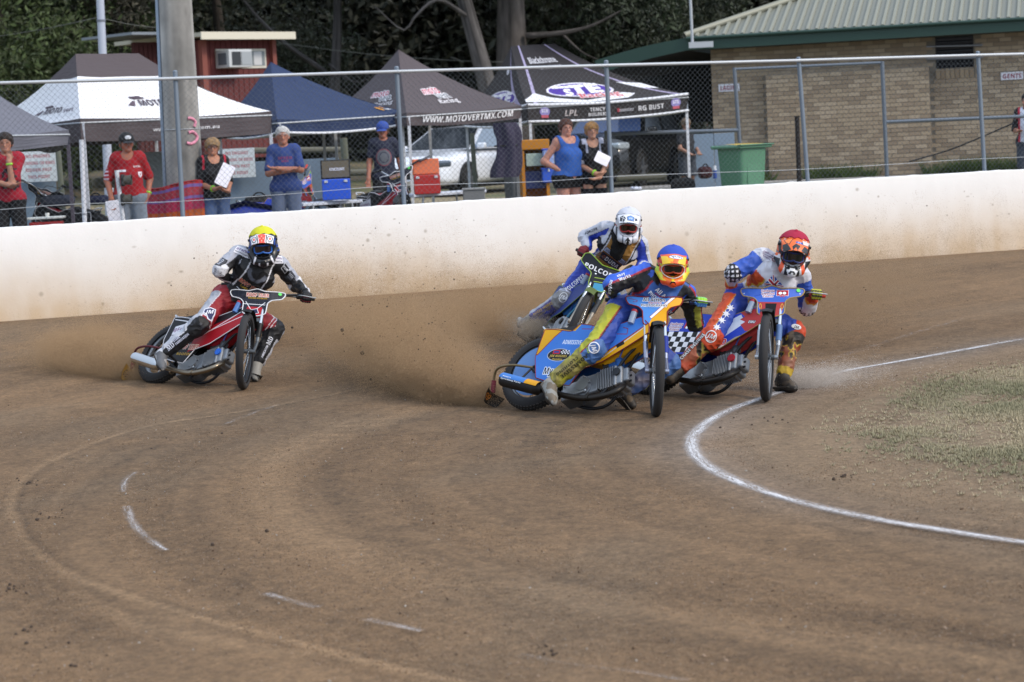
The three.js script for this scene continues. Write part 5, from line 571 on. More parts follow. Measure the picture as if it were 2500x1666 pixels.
function bike(label, k, o) {
  const [x, z, yaw, lean, steer, h, pit] = POSE[k] || o.pose, t = thing('speedway_bike', label, 'motorcycle', [x, h, z]); const d2 = PI / 180, f = V(sin(yaw * d2), 0, cos(yaw * d2)), r = f.clone().cross(YUP);
  t.quaternion.setFromRotationMatrix(new THREE.Matrix4().makeBasis(f, YUP, r)).multiply(new THREE.Quaternion().setFromAxisAngle(V(1, 0, 0), -lean * d2)).multiply(new THREE.Quaternion().setFromAxisAngle(V(0, 0, 1), pit * d2)); t.updateMatrixWorld(true);
  const sq = new THREE.Quaternion().setFromAxisAngle(SAX, -steer * d2), F = new THREE.Matrix4().makeTranslation(HEADP.x, HEADP.y, HEADP.z).multiply(new THREE.Matrix4().makeRotationFromQuaternion(sq)).multiply(new THREE.Matrix4().makeTranslation(-HEADP.x, -HEADP.y, -HEADP.z));
  const st = (m) => { m.applyMatrix4(F); return m; }, fm = (n, g, m) => st(mesh(n, g, m, t));
  const grp = (n, p) => { const g = new THREE.Group(); g.name = n; t.add(g); if (p) g.position.copy(p); return g; };
  wheelParts(grp('rear_wheel', RAX), 0.335, 0.112, 0.245, false, { rim: alu, disc: o.disc });
  const fw = grp('front_wheel', FAX); wheelParts(fw, 0.358, 0.072, 0.298, true, { rim: o.fRim || alu }); st(fw);
  // frame
  const fr = []; for (const s of [-1, 1]) fr.push(tube([[0.98, 0.70, 0.015 * s], [0.86, 0.45, 0.05 * s], [0.80, 0.16, 0.07 * s], [0.62, 0.075, 0.075 * s], [0.36, 0.13, 0.075 * s], [0, 0.335, 0.095 * s]], 0.0135, 30, 8), tube([[0.99, 0.76, 0], [0.7, 0.66, 0.05 * s], [0.36, 0.55, 0.08 * s], [0, 0.335, 0.095 * s]], 0.012, 24, 8), rod([0.36, 0.55, 0.08 * s], [0.30, 0.17, 0.078 * s], 0.011)); fr.push(rod(HEADP.clone().addScaledVector(SAX, -0.13), HEADP.clone().addScaledVector(SAX, 0.05), 0.026)); mesh('frame', fr, o.frame || steelD, t);
  // engine: a laid-down single
  const en = grp('engine', V(0.56, 0.185, 0.0)); en.rotation.z = 20 * d2;
  mesh('crankcase', [new THREE.CylinderGeometry(0.098, 0.098, 0.17, 36).rotateX(PI / 2), rb(0.17, 0.175, 0.15, 0.02, 0.075, 0.01, 0), rb(0.16, 0.12, 0.15, 0.02, -0.12, -0.015, 0)], alu, en);
  mesh('side_cover', [rb(0.22, 0.12, 0.024, 0.02, -0.05, -0.01, 0.094), new THREE.CylinderGeometry(0.058, 0.064, 0.03, 30).rotateX(PI / 2).translate(0.03, 0.005, 0.098), ...[[-0.14, 0.03], [-0.14, -0.05], [0.04, 0.07], [0.04, -0.07], [0.10, 0]].map(([a, b]) => new THREE.CylinderGeometry(0.008, 0.008, 0.02, 8).rotateX(PI / 2).translate(a, b, 0.108))], M(0x9a9ea2, 0.4, 0.75), en);
  mesh('barrel', new THREE.CylinderGeometry(0.062, 0.062, 0.2, 24).rotateZ(PI / 2).translate(0.22, 0, 0), aluD, en);
  for (let i = 0; i < 10; i++) mesh('cooling_fin', rb(0.0055, 0.19 - (i < 2 ? 0.03 : 0), 0.18, 0.02, 0.155 + i * 0.0155, 0.004, 0), alu, en);
  mesh('cylinder_head', [rb(0.07, 0.17, 0.17, 0.02, 0.345, 0.004, 0), rb(0.06, 0.13, 0.12, 0.02, 0.395, 0.01, 0), rb(0.03, 0.19, 0.185, 0.012, 0.318, 0.004, 0)], alu, en);
  mesh('head_cap', [new THREE.CylinderGeometry(0.034, 0.034, 0.02, 20).rotateX(PI / 2).translate(0.335, 0.03, 0.09)], o.capMat || blackP, en);
  for (const y of [-0.05, 0.0, 0.05]) mesh('head_bolt', new THREE.CylinderGeometry(0.009, 0.009, 0.02, 6).rotateZ(PI / 2).translate(0.43, y, 0.03), steelD, en);
  const cb = grp('carburettor', V(0.80, 0.45, 0.02)); mesh('body', [new THREE.CylinderGeometry(0.032, 0.038, 0.12, 18).rotateZ(0.5), new THREE.CylinderGeometry(0.026, 0.026, 0.12, 16).rotateZ(PI / 2 + 0.4).translate(-0.02, -0.02, 0), rb(0.07, 0.07, 0.06, 0.015, 0.0, -0.06, 0)], o.carb || aluD, cb); mesh('bellmouth', new THREE.CylinderGeometry(0.042, 0.03, 0.05, 18).rotateZ(PI / 2 + 0.4).translate(-0.1, -0.04, 0), blackP, cb);
  mesh('fuel_line', tube([[0.78, 0.62, 0.06], [0.84, 0.56, 0.08], [0.82, 0.47, 0.06]], 0.006, 14, 6), M(0x2a4a9a, 0.3), t);
  mesh('exhaust_pipe', [tube([[0.93, 0.25, 0.03], [0.965, 0.2, 0.08], [0.955, 0.135, 0.125], [0.88, 0.085, 0.145], [0.71, 0.052, 0.15], [0.5, 0.062, 0.16], [0.3, 0.082, 0.195]], 0.024, 40, 12), ...[0.74, 0.44].map((q) => rod([q, 0.0545, 0.152], [q - 0.02, 0.055, 0.153], 0.0275))], o.pipe || M(0x35322f, 0.4, 0.75), t);
  // silencer
  const s0 = V(0.29, 0.083, 0.2), s1 = V(-0.16, 0.162, 0.2), sl = grp('silencer', s0), sd = s1.clone().sub(s0), sL = sd.length(); sl.quaternion.setFromUnitVectors(V(1, 0, 0), sd.clone().normalize());
  const sp = [[0, 0.024], [0.02, 0.03], [0.05, 0.052], [0.07, 0.055], [sL - 0.03, 0.055], [sL - 0.005, 0.052], [sL, 0.046], [sL, 0.026], [sL - 0.08, 0.025]].map(([a, b]) => new THREE.Vector2(b, a)); mesh('can', new THREE.LatheGeometry(sp, 36).rotateZ(-PI / 2), o.can || chrome, sl);
  if (o.canTop) { const shell = (a, b, m) => mesh('silencer_cover', grid(8, 24, (u, v) => { const g = -1.15 + v * 2.75; return [mix(a, b, u), -0.0595 * cos(g) * (1), 0.0595 * sin(g)].map((q, i) => (i === 1 ? q : q)); }), m, sl); shell(0.17, sL - 0.005, o.canTop).scale.y = 1; shell(0.03, 0.168, o.canEnd); const tx = canvas(256, 128, (g) => { txt(g, "Pete's", 70, 36, 34, '#e8ecf4', { align: 'center' }); txt(g, 'Speedway Parts', 130, 88, 36, '#e8ecf4', { w: 240 }); }); mesh('print', grid(12, 8, (u, v) => { const a = mix(sL - 0.02, 0.19, u), g = PI / 2 + 0.35 - v * 0.95 + 0.1; return [a, 0.0607 * -cos(g), 0.0607 * sin(g)]; }), printMat(tx, 0.5), sl); }
  mesh('silencer_bracket', [rod([0, 0.335, 0.09], [0.0, 0.15, 0.19], 0.009), rod([0.2, 0.13, 0.09], [0.22, 0.1, 0.16], 0.009)], steelD, t);
  // dirt deflector
  const dz = [[0.02, 0.335, 0.10], [-0.2, 0.345, 0.11], [-0.36, 0.32, 0.09], [-0.405, 0.24, 0.04], [-0.40, 0.14, 0.0]]; mesh('deflector_bar', tube(dz, 0.011, 26, 8), o.bar || M(0x7a6a4c, 0.4, 0.6), t); mesh('deflector_grip', rod([-0.404, 0.235, 0.036], [-0.40, 0.14, 0.0], 0.02), o.barGrip || M(0x6a1c2c, 0.8), t);
  mesh('dirt_deflector', grid(14, 10, (u, v) => { const z2 = mix(-0.09, 0.13, u) * (1 - 0.25 * v * v), yy = 0.135 - v * (o.flap || 0.1); return [-0.395 - 0.05 * v + 0.06 * (2 * u - 1) ** 2 + 0.02 * v * v, yy, z2]; }), o.flapMat || blackP, t);
  // bodywork: tail, seat, tank
  const side = [[0.005, 0.43], [0.0, 0.685], [0.10, 0.69], [0.285, 0.675], [0.345, 0.745], [0.47, 0.735], [0.60, 0.70], [0.78, 0.765], [0.93, 0.82], [1.03, 0.755], [1.055, 0.68], [0.92, 0.57], [0.70, 0.405], [0.53, 0.335], [0.46, 0.18], [0.27, 0.20], [0.09, 0.24]];
  const core = side.slice(0, 13).concat([[0.5, 0.44], [0.16, 0.48]]).map(([a, b]) => [a * 0.985 + 0.008, b - 0.008]); mesh('tank', slab(core.slice(5).map((q) => q), 0.15, 0.03), o.tank || o.panelPlain, t); mesh('tail', slab([[-0.03, 0.675], [-0.02, 0.705], [0.12, 0.708], [0.30, 0.69], [0.37, 0.755], [0.47, 0.742], [0.47, 0.66], [0.2, 0.64]], 0.19, 0.012), o.tail || o.panelPlain, t);
  mesh('seat', slab([[0.05, 0.70], [0.07, 0.722], [0.28, 0.716], [0.355, 0.772], [0.455, 0.752], [0.45, 0.735], [0.35, 0.745], [0.28, 0.69]], 0.15, 0.012), blackP, t);
  const pan = slab(side, 0.006, 0.002), edge = (z2) => tube(side.map(([a, b]) => [a, b, z2]), 0.0045, 150, 6, true, 0.05);
  mesh('side_panel', pan, o.panel, t).position.z = 0.103; mesh('panel_edge', edge(0.104), o.edge, t); const lp = mesh('side_panel', pan.clone(), o.panelPlain, t); lp.position.z = -0.103; mesh('panel_edge', edge(-0.104), o.edge, t);
  mesh('tail_loop', tube([[-0.02, 0.70, -0.07], [-0.07, 0.735, -0.06], [-0.08, 0.74, 0], [-0.07, 0.735, 0.06], [-0.02, 0.70, 0.07]], 0.009, 24, 8), o.loop || chrome, t);
  mesh('fuel_cap', [new THREE.CylinderGeometry(0.026, 0.026, 0.03, 20).rotateZ(-0.3).translate(0.80, 0.805, 0.03), new THREE.CylinderGeometry(0.02, 0.02, 0.1, 18).rotateZ(-0.3).translate(0.82, 0.76, 0.03)], o.fuelCap || alu, t);
  mesh('catch_bottle', [new THREE.CylinderGeometry(0.027, 0.027, 0.1, 18).translate(0.86, 0.80, 0.12)], P(o.bottle || 0x9fb0c8, 0.25, { transmission: 0.3, thickness: 0 }), t); mesh('bottle_cap', new THREE.CylinderGeometry(0.028, 0.028, 0.02, 18).translate(0.86, 0.86, 0.12), M(o.bottleCap || 0xa02030, 0.5), t);
  mesh('foot_peg', [rod([0.36, 0.19, 0.08], [0.37, 0.2, 0.26], 0.013), rod([0.36, 0.19, 0.08], [0.30, 0.24, 0.078], 0.012)], steelD, t); mesh('stand_lug', rod([0.62, 0.075, 0.05], [0.70, -0.01 + 0.02, 0.13], 0.011), steelD, t);
  mesh('chain_guard', slab([[0.04, 0.33], [0.06, 0.39], [0.5, 0.27], [0.5, 0.2]], 0.012, 0.003).translate(0, 0, -0.12), aluD, t);
  // fork, mudguard, bars, number plate
  const dn = SAX.clone().negate(), Fp = (s, q) => HEADP.clone().addScaledVector(dn, s).add(V(q[0], q[1], q[2]));
  for (const s of [-1, 1]) { const zz = 0.078 * s, a = Fp(-0.10, [0.055, 0.02, zz]), b = Fp(0.20, [0.055, 0.02, zz]), e = FAX.clone().add(V(0, 0, zz)), mid = Fp(0.36, [0.05, 0.02, zz]); fm('fork_tube', rod(a, b, 0.0155, 0.0155, 14), chrome); fm('fork_leg', [rod(b.clone().lerp(mid, 0.02), mid, 0.0205, 0.019, 14), rod(mid, e, 0.016, 0.014, 10), new THREE.CylinderGeometry(0.02, 0.02, 0.03, 12).rotateX(PI / 2).translate(e.x, e.y, e.z)], o.forkLeg || aluD); const bel = []; for (let i = 0; i < 9; i++) bel.push(new THREE.CylinderGeometry(0.027, 0.021, 0.017, 16).translate(0, i * 0.0175, 0)); const bg = merge(bel); bg.applyQuaternion(new THREE.Quaternion().setFromUnitVectors(YUP, SAX)).translate(...Fp(0.30, [0.053, 0.02, zz]).toArray()); if (s < 0 || o.bothBellows) fm('fork_gaiter', bg, o.gaiter || blackP); }
  fm('fork_yoke', [slab([[-0.03, -0.025], [0.06, -0.025], [0.06, 0.025], [-0.03, 0.025]], 0.185, 0.008).applyQuaternion(new THREE.Quaternion().setFromUnitVectors(YUP, SAX)).translate(HEADP.x, HEADP.y, 0).translate(SAX.x * 0.07, SAX.y * 0.07, 0), slab([[-0.03, -0.02], [0.06, -0.02], [0.06, 0.02], [-0.03, 0.02]], 0.185, 0.008).applyQuaternion(new THREE.Quaternion().setFromUnitVectors(YUP, SAX)).translate(HEADP.x - SAX.x * 0.1, HEADP.y - SAX.y * 0.1, 0)], aluD);
  fm('front_mudguard', grid(24, 6, (u, v) => { const a = 0.95 + u * 1.35, R = 0.392, q = (v - 0.5) * 2; return [FAX.x + (R - 0.012 * q * q) * cos(a), FAX.y + (R - 0.012 * q * q) * sin(a), q * 0.05]; }), o.guard || blackP);
  const inv = new THREE.Matrix4().copy(t.matrixWorld).multiply(F).invert(), loc = (p) => v3(p).clone().applyMatrix4(inv); const J = RJ[k], hR = J ? loc(J.haR) : V(0.82, 1.03, 0.37), hL = J ? loc(J.haL) : V(0.82, 1.03, -0.37);
  const inn = (p, s) => V(mix(0.9, p.x, 0.45) + 0.02, mix(1.02, p.y, 0.6), s * 0.2), c0 = V(0.955, 0.955, 0), end = (p, s) => p.clone().add(V(-0.022, 0.002, s * 0.062)), beg = (p, s) => p.clone().add(V(0.022, -0.002, -s * 0.062));
  fm('handlebar', tube([end(hR, 1), beg(hR, 1), inn(hR, 1), V(0.955, 0.965, 0.06), c0, V(0.955, 0.965, -0.06), inn(hL, -1), beg(hL, -1), end(hL, -1)], 0.0115, 90, 10, false, 0.6), chrome);
  const ends = [[hR, 1], [hL, -1]]; for (const [p, s] of ends) { fm('hand_grip', rod(beg(p, s), end(p, s).add(V(-0.004, 0, s * 0.012)), 0.0165, 0.0165, 14), o.grip || blackP); fm('control_perch', [rod(beg(p, s).add(V(0.006, 0, -s * 0.03)), beg(p, s), 0.02, 0.02, 14), rb(0.03, 0.03, 0.03, 0.008, ...beg(p, s).add(V(0.02, 0.0, -s * 0.02)).toArray())], o.perch || blackP); }
  fm('clutch_lever', [tube([beg(hL, -1).add(V(0.02, 0.0, 0.03)), beg(hL, -1).add(V(0.055, 0.004, -0.01)), hL.clone().add(V(0.055, 0.0, -0.03)), end(hL, -1).add(V(0.045, 0, -0.03))], 0.0065, 20, 8)], alu); fm('lever_cover', tube([V(0.93, 1.02, -0.13), beg(hL, -1).add(V(0.03, 0.012, 0.04)), beg(hL, -1).add(V(0.04, 0.008, -0.01))], 0.013, 14, 8), blackP);
  fm('throttle_cable', tube([beg(hR, 1).add(V(0.01, 0.012, -0.03)), V(0.93, 1.1, 0.16), V(0.97, 1.08, -0.02), V(0.98, 0.9, -0.05)], 0.004, 30, 6), blackP);
  const po = o.plateShape || [[-0.255, 1.045], [-0.20, 1.045], [-0.08, 1.03], [0.0, 1.052], [0.08, 1.032], [0.2, 1.045], [0.255, 1.045], [0.262, 1.02], [0.235, 0.975], [0.15, 0.945], [0.115, 0.905], [0.108, 0.80], [0.04, 0.765], [-0.04, 0.765], [-0.108, 0.80], [-0.115, 0.905], [-0.15, 0.945], [-0.235, 0.975], [-0.262, 1.02]];
  if (o.plateW) po.forEach((q) => { q[0] *= o.plateW; });
  const sm = smoothShape(po, 120), pg = new THREE.ExtrudeGeometry(sm, { depth: 0.006, bevelEnabled: false, curveSegments: 6 }); boundUV(pg, po); const bend = (g) => { const q = g.attributes.position; for (let i = 0; i < q.count; i++) { const X = q.getX(i), Y = q.getY(i), Z = q.getZ(i); q.setXYZ(i, 1.052 + Z - 1.1 * X * X - (Y - 0.9) * 0.28, Y, -X); } g.computeVertexNormals(); return g; };
  fm('number_plate', bend(pg), o.plate); const eg = new THREE.CatmullRomCurve3(po.map(([a, b]) => V(a, b, 0.006)), true, 'catmullrom', 0.25); fm('plate_edge', bend(new THREE.TubeGeometry(eg, 160, 0.0055, 6, true)), o.plateEdge || o.edge); if (o.dot) fm('plate_dot', bend(new THREE.CylinderGeometry(0.016, 0.016, 0.004, 20).rotateX(PI / 2).translate(0.215, 1.025, 0.009)), M(o.dot, 0.5));
  const wd = (s) => V(-0.022, 0.002, s * 0.062).transformDirection(F).transformDirection(t.matrixWorld); return { t, F, loc, barR: wd(1), barL: wd(-1) };
}
const pl = (c, o = {}) => P(c, 0.5, { specularIntensity: 0.55, ...o });
let artSeed = 1;
const art = (w, h, d) => pl(0xffffff, { map: canvas(w, h, (g) => { d(g, w, h); const r = rng(500 + artSeed++); for (let i = 0; i < w * h / 900; i++) { const y = h * (1 - 0.95 * r() ** 1.6), s = 0.8 + 2.6 * r() ** 3; g.fillStyle = 'rgba(' + (120 + 40 * r() | 0) + ',' + (86 + 30 * r() | 0) + ',56,' + (0.25 + 0.5 * r()).toFixed(2) + ')'; g.fillRect(r() * w, y, s * 1.4, s); } for (let i = 0; i < 30; i++) { g.strokeStyle = 'rgba(20,20,24,' + (0.12 + 0.2 * r()).toFixed(2) + ')'; g.lineWidth = 1; const x = r() * w, y = r() * h; g.beginPath(); g.moveTo(x, y); g.lineTo(x + 60 * (r() - 0.5), y + 30 * (r() - 0.5)); g.stroke(); } }) });
// side panel canvases: x 0..1.055 forward, y 0.18..0.82 up
const PX = (x) => x / 1.055 * 1024, PY = (y) => (0.82 - y) / 0.64 * 640;
const pp = (g, pts, fill, stroke, lw) => poly2(g, pts.map(([x, y]) => [PX(x), PY(y)]), fill, stroke, lw);
const check = (g, x, y, w, h, nx, ny, a = '#f0f0f4', b = '#0c0c10') => { for (let j = 0; j < ny; j++) for (let i = 0; i < nx; i++) { g.fillStyle = (i + j) % 2 ? a : b; g.fillRect(x + i * w / nx, y + j * h / ny, w / nx + 1, h / ny + 1); } };
const BK = {};
BK.B = bike('lead speedway bike with blue and yellow panels and blue front plate', 'B', {
  panel: art(1024, 640, (g, w, h) => { g.fillStyle = '#3d7ad0'; g.fillRect(0, 0, w, h); pp(g, [[0, 0.7], [0.2, 0.7], [0.13, 0.62], [0.02, 0.45], [0, 0.45]], '#e2a712', '#8c1626', 8); pp(g, [[0.46, 0.16], [0.53, 0.40], [0.66, 0.455], [0.86, 0.62], [1.03, 0.77], [1.08, 0.74], [1.06, 0.6], [0.7, 0.3], [0.5, 0.1]], '#e2a712', '#8c1626', 10); pp(g, [[0.30, 0.76], [0.37, 0.76], [0.32, 0.68], [0.27, 0.68]], '#e2a712'); g.strokeStyle = '#c8d4ea'; g.lineWidth = 7; g.beginPath(); g.moveTo(PX(0.5), PY(0.36)); g.lineTo(PX(0.7), PY(0.45)); g.lineTo(PX(1.0), PY(0.73)); g.stroke(); g.strokeStyle = '#8c1626'; g.lineWidth = 6; for (const [a, b] of [[0.55, 0.5], [0.62, 0.58], [0.75, 0.66], [0.38, 0.7]]) { g.beginPath(); g.moveTo(PX(a), PY(b)); g.lineTo(PX(a + 0.1), PY(b)); g.lineTo(PX(a + 0.09), PY(b + 0.05)); g.lineTo(PX(a + 0.04), PY(b + 0.06)); g.stroke(); } txt(g, 'ADMISSIVE', PX(0.33), PY(0.575), 54, '#dfe6f4', { w: 190 }); ell(g, PX(0.24), PY(0.455), 112, 56, '#14161c', '#c8c8d0', 5); g.fillStyle = '#24408a'; g.fillRect(PX(0.17), PY(0.5), 70, 34); g.strokeStyle = '#d02030'; g.lineWidth = 8; g.strokeRect(PX(0.175), PY(0.495), 60, 26); check(g, PX(0.25), PY(0.5), 84, 34, 6, 3); txt(g, 'JOE HUGHES', PX(0.24), PY(0.445), 28, '#d8b84a', { w: 170 }); txt(g, 'Plumbing', PX(0.24), PY(0.415), 22, '#d8b84a'); txt(g, 'Myers', PX(0.24), PY(0.305), 84, '#0c0e14', { edge: '#e8ecf4', ew: 14, w: 190 }); pp(g, [[0.78, 0.56], [0.84, 0.6], [0.86, 0.57], [0.80, 0.53]], '#1a1a1e'); }),
  panelPlain: pl(0x3a72c4), edge: M(0x7c1420, 0.5), plateW: 0.87, tank: pl(0xd89c12), tail: pl(0xd89c12), disc: M(0x5c86c0, 0.5), canTop: pl(0x3d78c4), canEnd: pl(0xd89a14), can: M(0x201c1a, 0.6, 0.4), gaiter: pl(0x2a3f9c), capMat: M(0x35383c, 0.5, 0.5), carb: pl(0x2a5a9a), grip: M(0x15161a, 0.8), perch: M(0x1a2c5a, 0.4), flapMat: art(128, 64, (g) => { g.fillStyle = '#161412'; g.fillRect(0, 0, 128, 64); txt(g, '65', 70, 34, 44, '#a8641c', { style: 'italic bold' }); }), forkLeg: M(0x9aa0b4, 0.35, 0.8), guard: blackP,
  plate: art(1024, 640, (g, w, h) => { g.fillStyle = '#4a88d4'; g.fillRect(0, 0, w, h); poly2(g, [[w * 0.9, 0], [w, 0], [w, h], [w * 0.36, h], [w * 0.44, 470]], '#dfa313'); poly2(g, [[w * 0.83, 0], [w * 0.9, 0], [w * 0.44, 470], [w * 0.4, 440]], '#e8ecf4', '#8c1626', 8); txt(g, 'All Action', 500, 96, 88, '#12141a', { edge: '#f0f2f8', ew: 16, w: 400 }); txt(g, 'Sports', 510, 150, 44, '#c02838', { font: 'serif', style: 'italic bold', w: 240, edge: '#f0f2f8', ew: 6 }); txt(g, 'PHOTOGRAPHY', 500, 206, 66, '#12141a', { edge: '#f0f2f8', ew: 14, w: 470 }); g.strokeStyle = '#8c1626'; g.lineWidth = 9; g.beginPath(); g.moveTo(60, 60); g.lineTo(200, 110); g.lineTo(190, 140); g.lineTo(120, 130); g.stroke(); for (const [x, y] of [[200, 230], [830, 250]]) ell(g, x, y, 16, 16, '#d8dce4'); }), plateEdge: M(0x7c1420, 0.45),
});
BK.A = bike('red and black speedway bike with chrome silencer and white edged plate', 'A', {
  panel: art(1024, 640, (g, w, h) => { g.fillStyle = '#15161c'; g.fillRect(0, 0, w, h); pp(g, [[0.4, 0.5], [0.6, 0.6], [1.06, 0.8], [1.06, 0.6], [0.72, 0.38], [0.5, 0.32]], '#a01422'); pp(g, [[0.44, 0.3], [0.44, 0.4], [0.5, 0.45], [0.56, 0.35]], '#a01422'); g.strokeStyle = '#e8e8ee'; g.lineWidth = 9; for (const q of [[[0.42, 0.44], [0.6, 0.54], [1.0, 0.73]], [[0.55, 0.5], [0.75, 0.64], [0.95, 0.78]], [[0.02, 0.66], [0.26, 0.64], [0.36, 0.7]]]) { g.beginPath(); q.forEach(([a, b], i) => (i ? g.lineTo(PX(a), PY(b)) : g.moveTo(PX(a), PY(b)))); g.stroke(); } pp(g, [[0.08, 0.58], [0.36, 0.66], [0.36, 0.5], [0.08, 0.44]], '#d8d8e0'); txt(g, '@Forbes', PX(0.2), PY(0.56), 58, '#6a3a6a', { rot: -0.2 }); txt(g, 'Powdercoating', PX(0.2), PY(0.5), 34, '#20242c', { rot: -0.2 }); txt(g, 'ROOF TILER', PX(0.42), PY(0.36), 70, '#b02028', { edge: '#e8dcc8', ew: 12, w: 290 }); txt(g, 'ROOFING', PX(0.42), PY(0.28), 40, '#c8a030', { w: 240 }); }),
  panelPlain: pl(0x14151a), edge: M(0xe2e2e8, 0.5), tank: pl(0x8c1420), tail: pl(0x17181e), gaiter: blackP, capMat: pl(0x2a6ad0), pipe: M(0x8a8070, 0.28, 0.9), flapMat: art(128, 64, (g) => { g.fillStyle = '#b08a2c'; g.fillRect(0, 0, 128, 64); txt(g, '39', 70, 34, 44, '#3a2c14', { style: 'italic bold' }); }), flap: 0.13, bar: M(0x5a1420, 0.6, 0.2), forkLeg: M(0x6a6e72, 0.4, 0.7), fRim: M(0x3c4046, 0.4, 0.6), loop: M(0xc8ccd0, 0.4, 0.3), dot: 0x4fd65a, bottle: 0x5a8ad0,
  plate: art(1024, 640, (g, w, h) => { g.fillStyle = '#1a1e2a'; g.fillRect(0, 0, w, h); g.strokeStyle = '#2e3444'; g.lineWidth = 4; for (let i = 0; i < 14; i++) { g.beginPath(); g.moveTo(i * 80, 0); g.lineTo(i * 80 + 60, h); g.moveTo(0, i * 60); g.lineTo(w, i * 60 + 40); g.stroke(); } poly2(g, [[380, 420], [650, 420], [690, 640], [330, 640]], '#a01422'); g.strokeStyle = '#eceef2'; g.lineWidth = 12; for (const q of [[[330, 300], [540, 640]], [[690, 300], [420, 640]], [[300, 360], [700, 360]]]) { g.beginPath(); g.moveTo(...q[0]); g.lineTo(...q[1]); g.stroke(); } txt(g, 'ROOF TILER', 530, 130, 104, '#a82030', { edge: '#e8d8c8', ew: 20, w: 420 }); txt(g, 'ROOFING SPECIALISTS', 540, 206, 46, '#c8a030', { edge: '#1a1410', ew: 8, w: 360 }); poly2(g, [[430, 500], [560, 460], [600, 560], [500, 600]], '#22284a', '#e8e8ee', 10); }), plateEdge: M(0xe6e8ec, 0.4),
});
BK.C = bike('red blue and chequered speedway bike touching the inner white line', 'C', {
  panel: art(1024, 640, (g, w, h) => { g.fillStyle = '#2440b4'; g.fillRect(0, 0, w, h); check(g, PX(0.0), PY(0.56), PX(0.55), PY(0.36) - PY(0.56), 10, 4); pp(g, [[0.4, 0.42], [0.62, 0.54], [0.62, 0.48], [0.44, 0.36]], '#101018'); check(g, PX(0.44), PY(0.44), PX(0.45), 150, 9, 4); pp(g, [[0.55, 0.60], [0.78, 0.74], [0.86, 0.66], [0.70, 0.52]], '#cfd6e2'); pp(g, [[0.76, 0.76], [1.06, 0.84], [1.06, 0.6], [0.9, 0.58], [0.82, 0.64], [0.86, 0.67], [0.79, 0.69], [0.83, 0.72]], '#b03434'); pp(g, [[0.0, 0.34], [0.5, 0.34], [0.46, 0.18], [0, 0.18]], '#14141c'); txt(g, 'Canberra', PX(0.1), PY(0.635), 34, '#9a3048', { edge: '#e0e0ea', ew: 8, w: 150 }); txt(g, 'Creative', PX(0.1), PY(0.605), 30, '#9a3048', { edge: '#e0e0ea', ew: 8, w: 140 }); txt(g, 'Tilers', PX(0.1), PY(0.58), 28, '#9a3048', { edge: '#e0e0ea', ew: 8, w: 110 }); g.fillStyle = '#b82838'; g.fillRect(PX(0.2), PY(0.655), 96, 58); ell(g, PX(0.235), PY(0.605), 18, 16, '#ffffff', '#222', 3); ell(g, PX(0.27), PY(0.605), 18, 16, '#ffffff', '#222', 3); txt(g, 'EMU', PX(0.93), PY(0.67), 34, '#f0f0f4', { edge: '#20202a', ew: 8 }); pp(g, [[0.72, 0.44], [0.82, 0.52], [0.9, 0.55], [0.86, 0.48]], '#9a9684'); txt(g, 'D', PX(0.72), PY(0.47), 80, '#c02838', { edge: '#e0e0e4', ew: 10 }); }),
  panelPlain: pl(0x2440b4), edge: M(0x9a7a40, 0.5), tank: pl(0xb03a3a), tail: pl(0x2238a8), gaiter: M(0x5c7aa8, 0.6), capMat: pl(0xa82030), forkLeg: M(0xa8acb0, 0.3, 0.8), fRim: alu, grip: M(0xb03020, 0.7), dot: 0x4fd65a, flapMat: blackP, carb: aluD,
  plate: art(1024, 640, (g, w, h) => { g.fillStyle = '#3f66c4'; g.fillRect(0, 0, w, h); poly2(g, [[300, 330], [740, 330], [660, 640], [380, 640]], '#a83838'); poly2(g, [[420, 360], [600, 360], [580, 640], [430, 640]], '#0e0e12'); g.strokeStyle = '#d8b840'; g.lineWidth = 8; for (const x of [340, 690]) { g.beginPath(); g.moveTo(x, 360); g.quadraticCurveTo(x + 40, 440, x, 470); g.quadraticCurveTo(x - 40, 430, x, 360); g.stroke(); } const L = [['Canberra', 96, 66, 220], ['Creative', 152, 58, 210], ['Tilers', 206, 52, 170]]; for (const [s, y, z2, w2] of L) txt(g, s, 450, y, z2, '#a03450', { edge: '#e8e8f0', ew: 14, w: w2 }); g.fillStyle = '#b82838'; g.fillRect(590, 76, 190, 120); g.strokeStyle = '#f0f0f4'; g.lineWidth = 6; g.strokeRect(590, 76, 190, 120); ell(g, 650, 140, 32, 32, '#ffffff', '#222', 5); ell(g, 715, 140, 32, 32, '#ffffff', '#222', 5); ell(g, 665, 212, 14, 14, '#c02838'); ell(g, 705, 212, 14, 14, '#c02838'); for (const x of [60, 960]) ell(g, x, 120, 12, 12, '#d8dce4'); }), plateEdge: M(0xa08a58, 0.4),
});
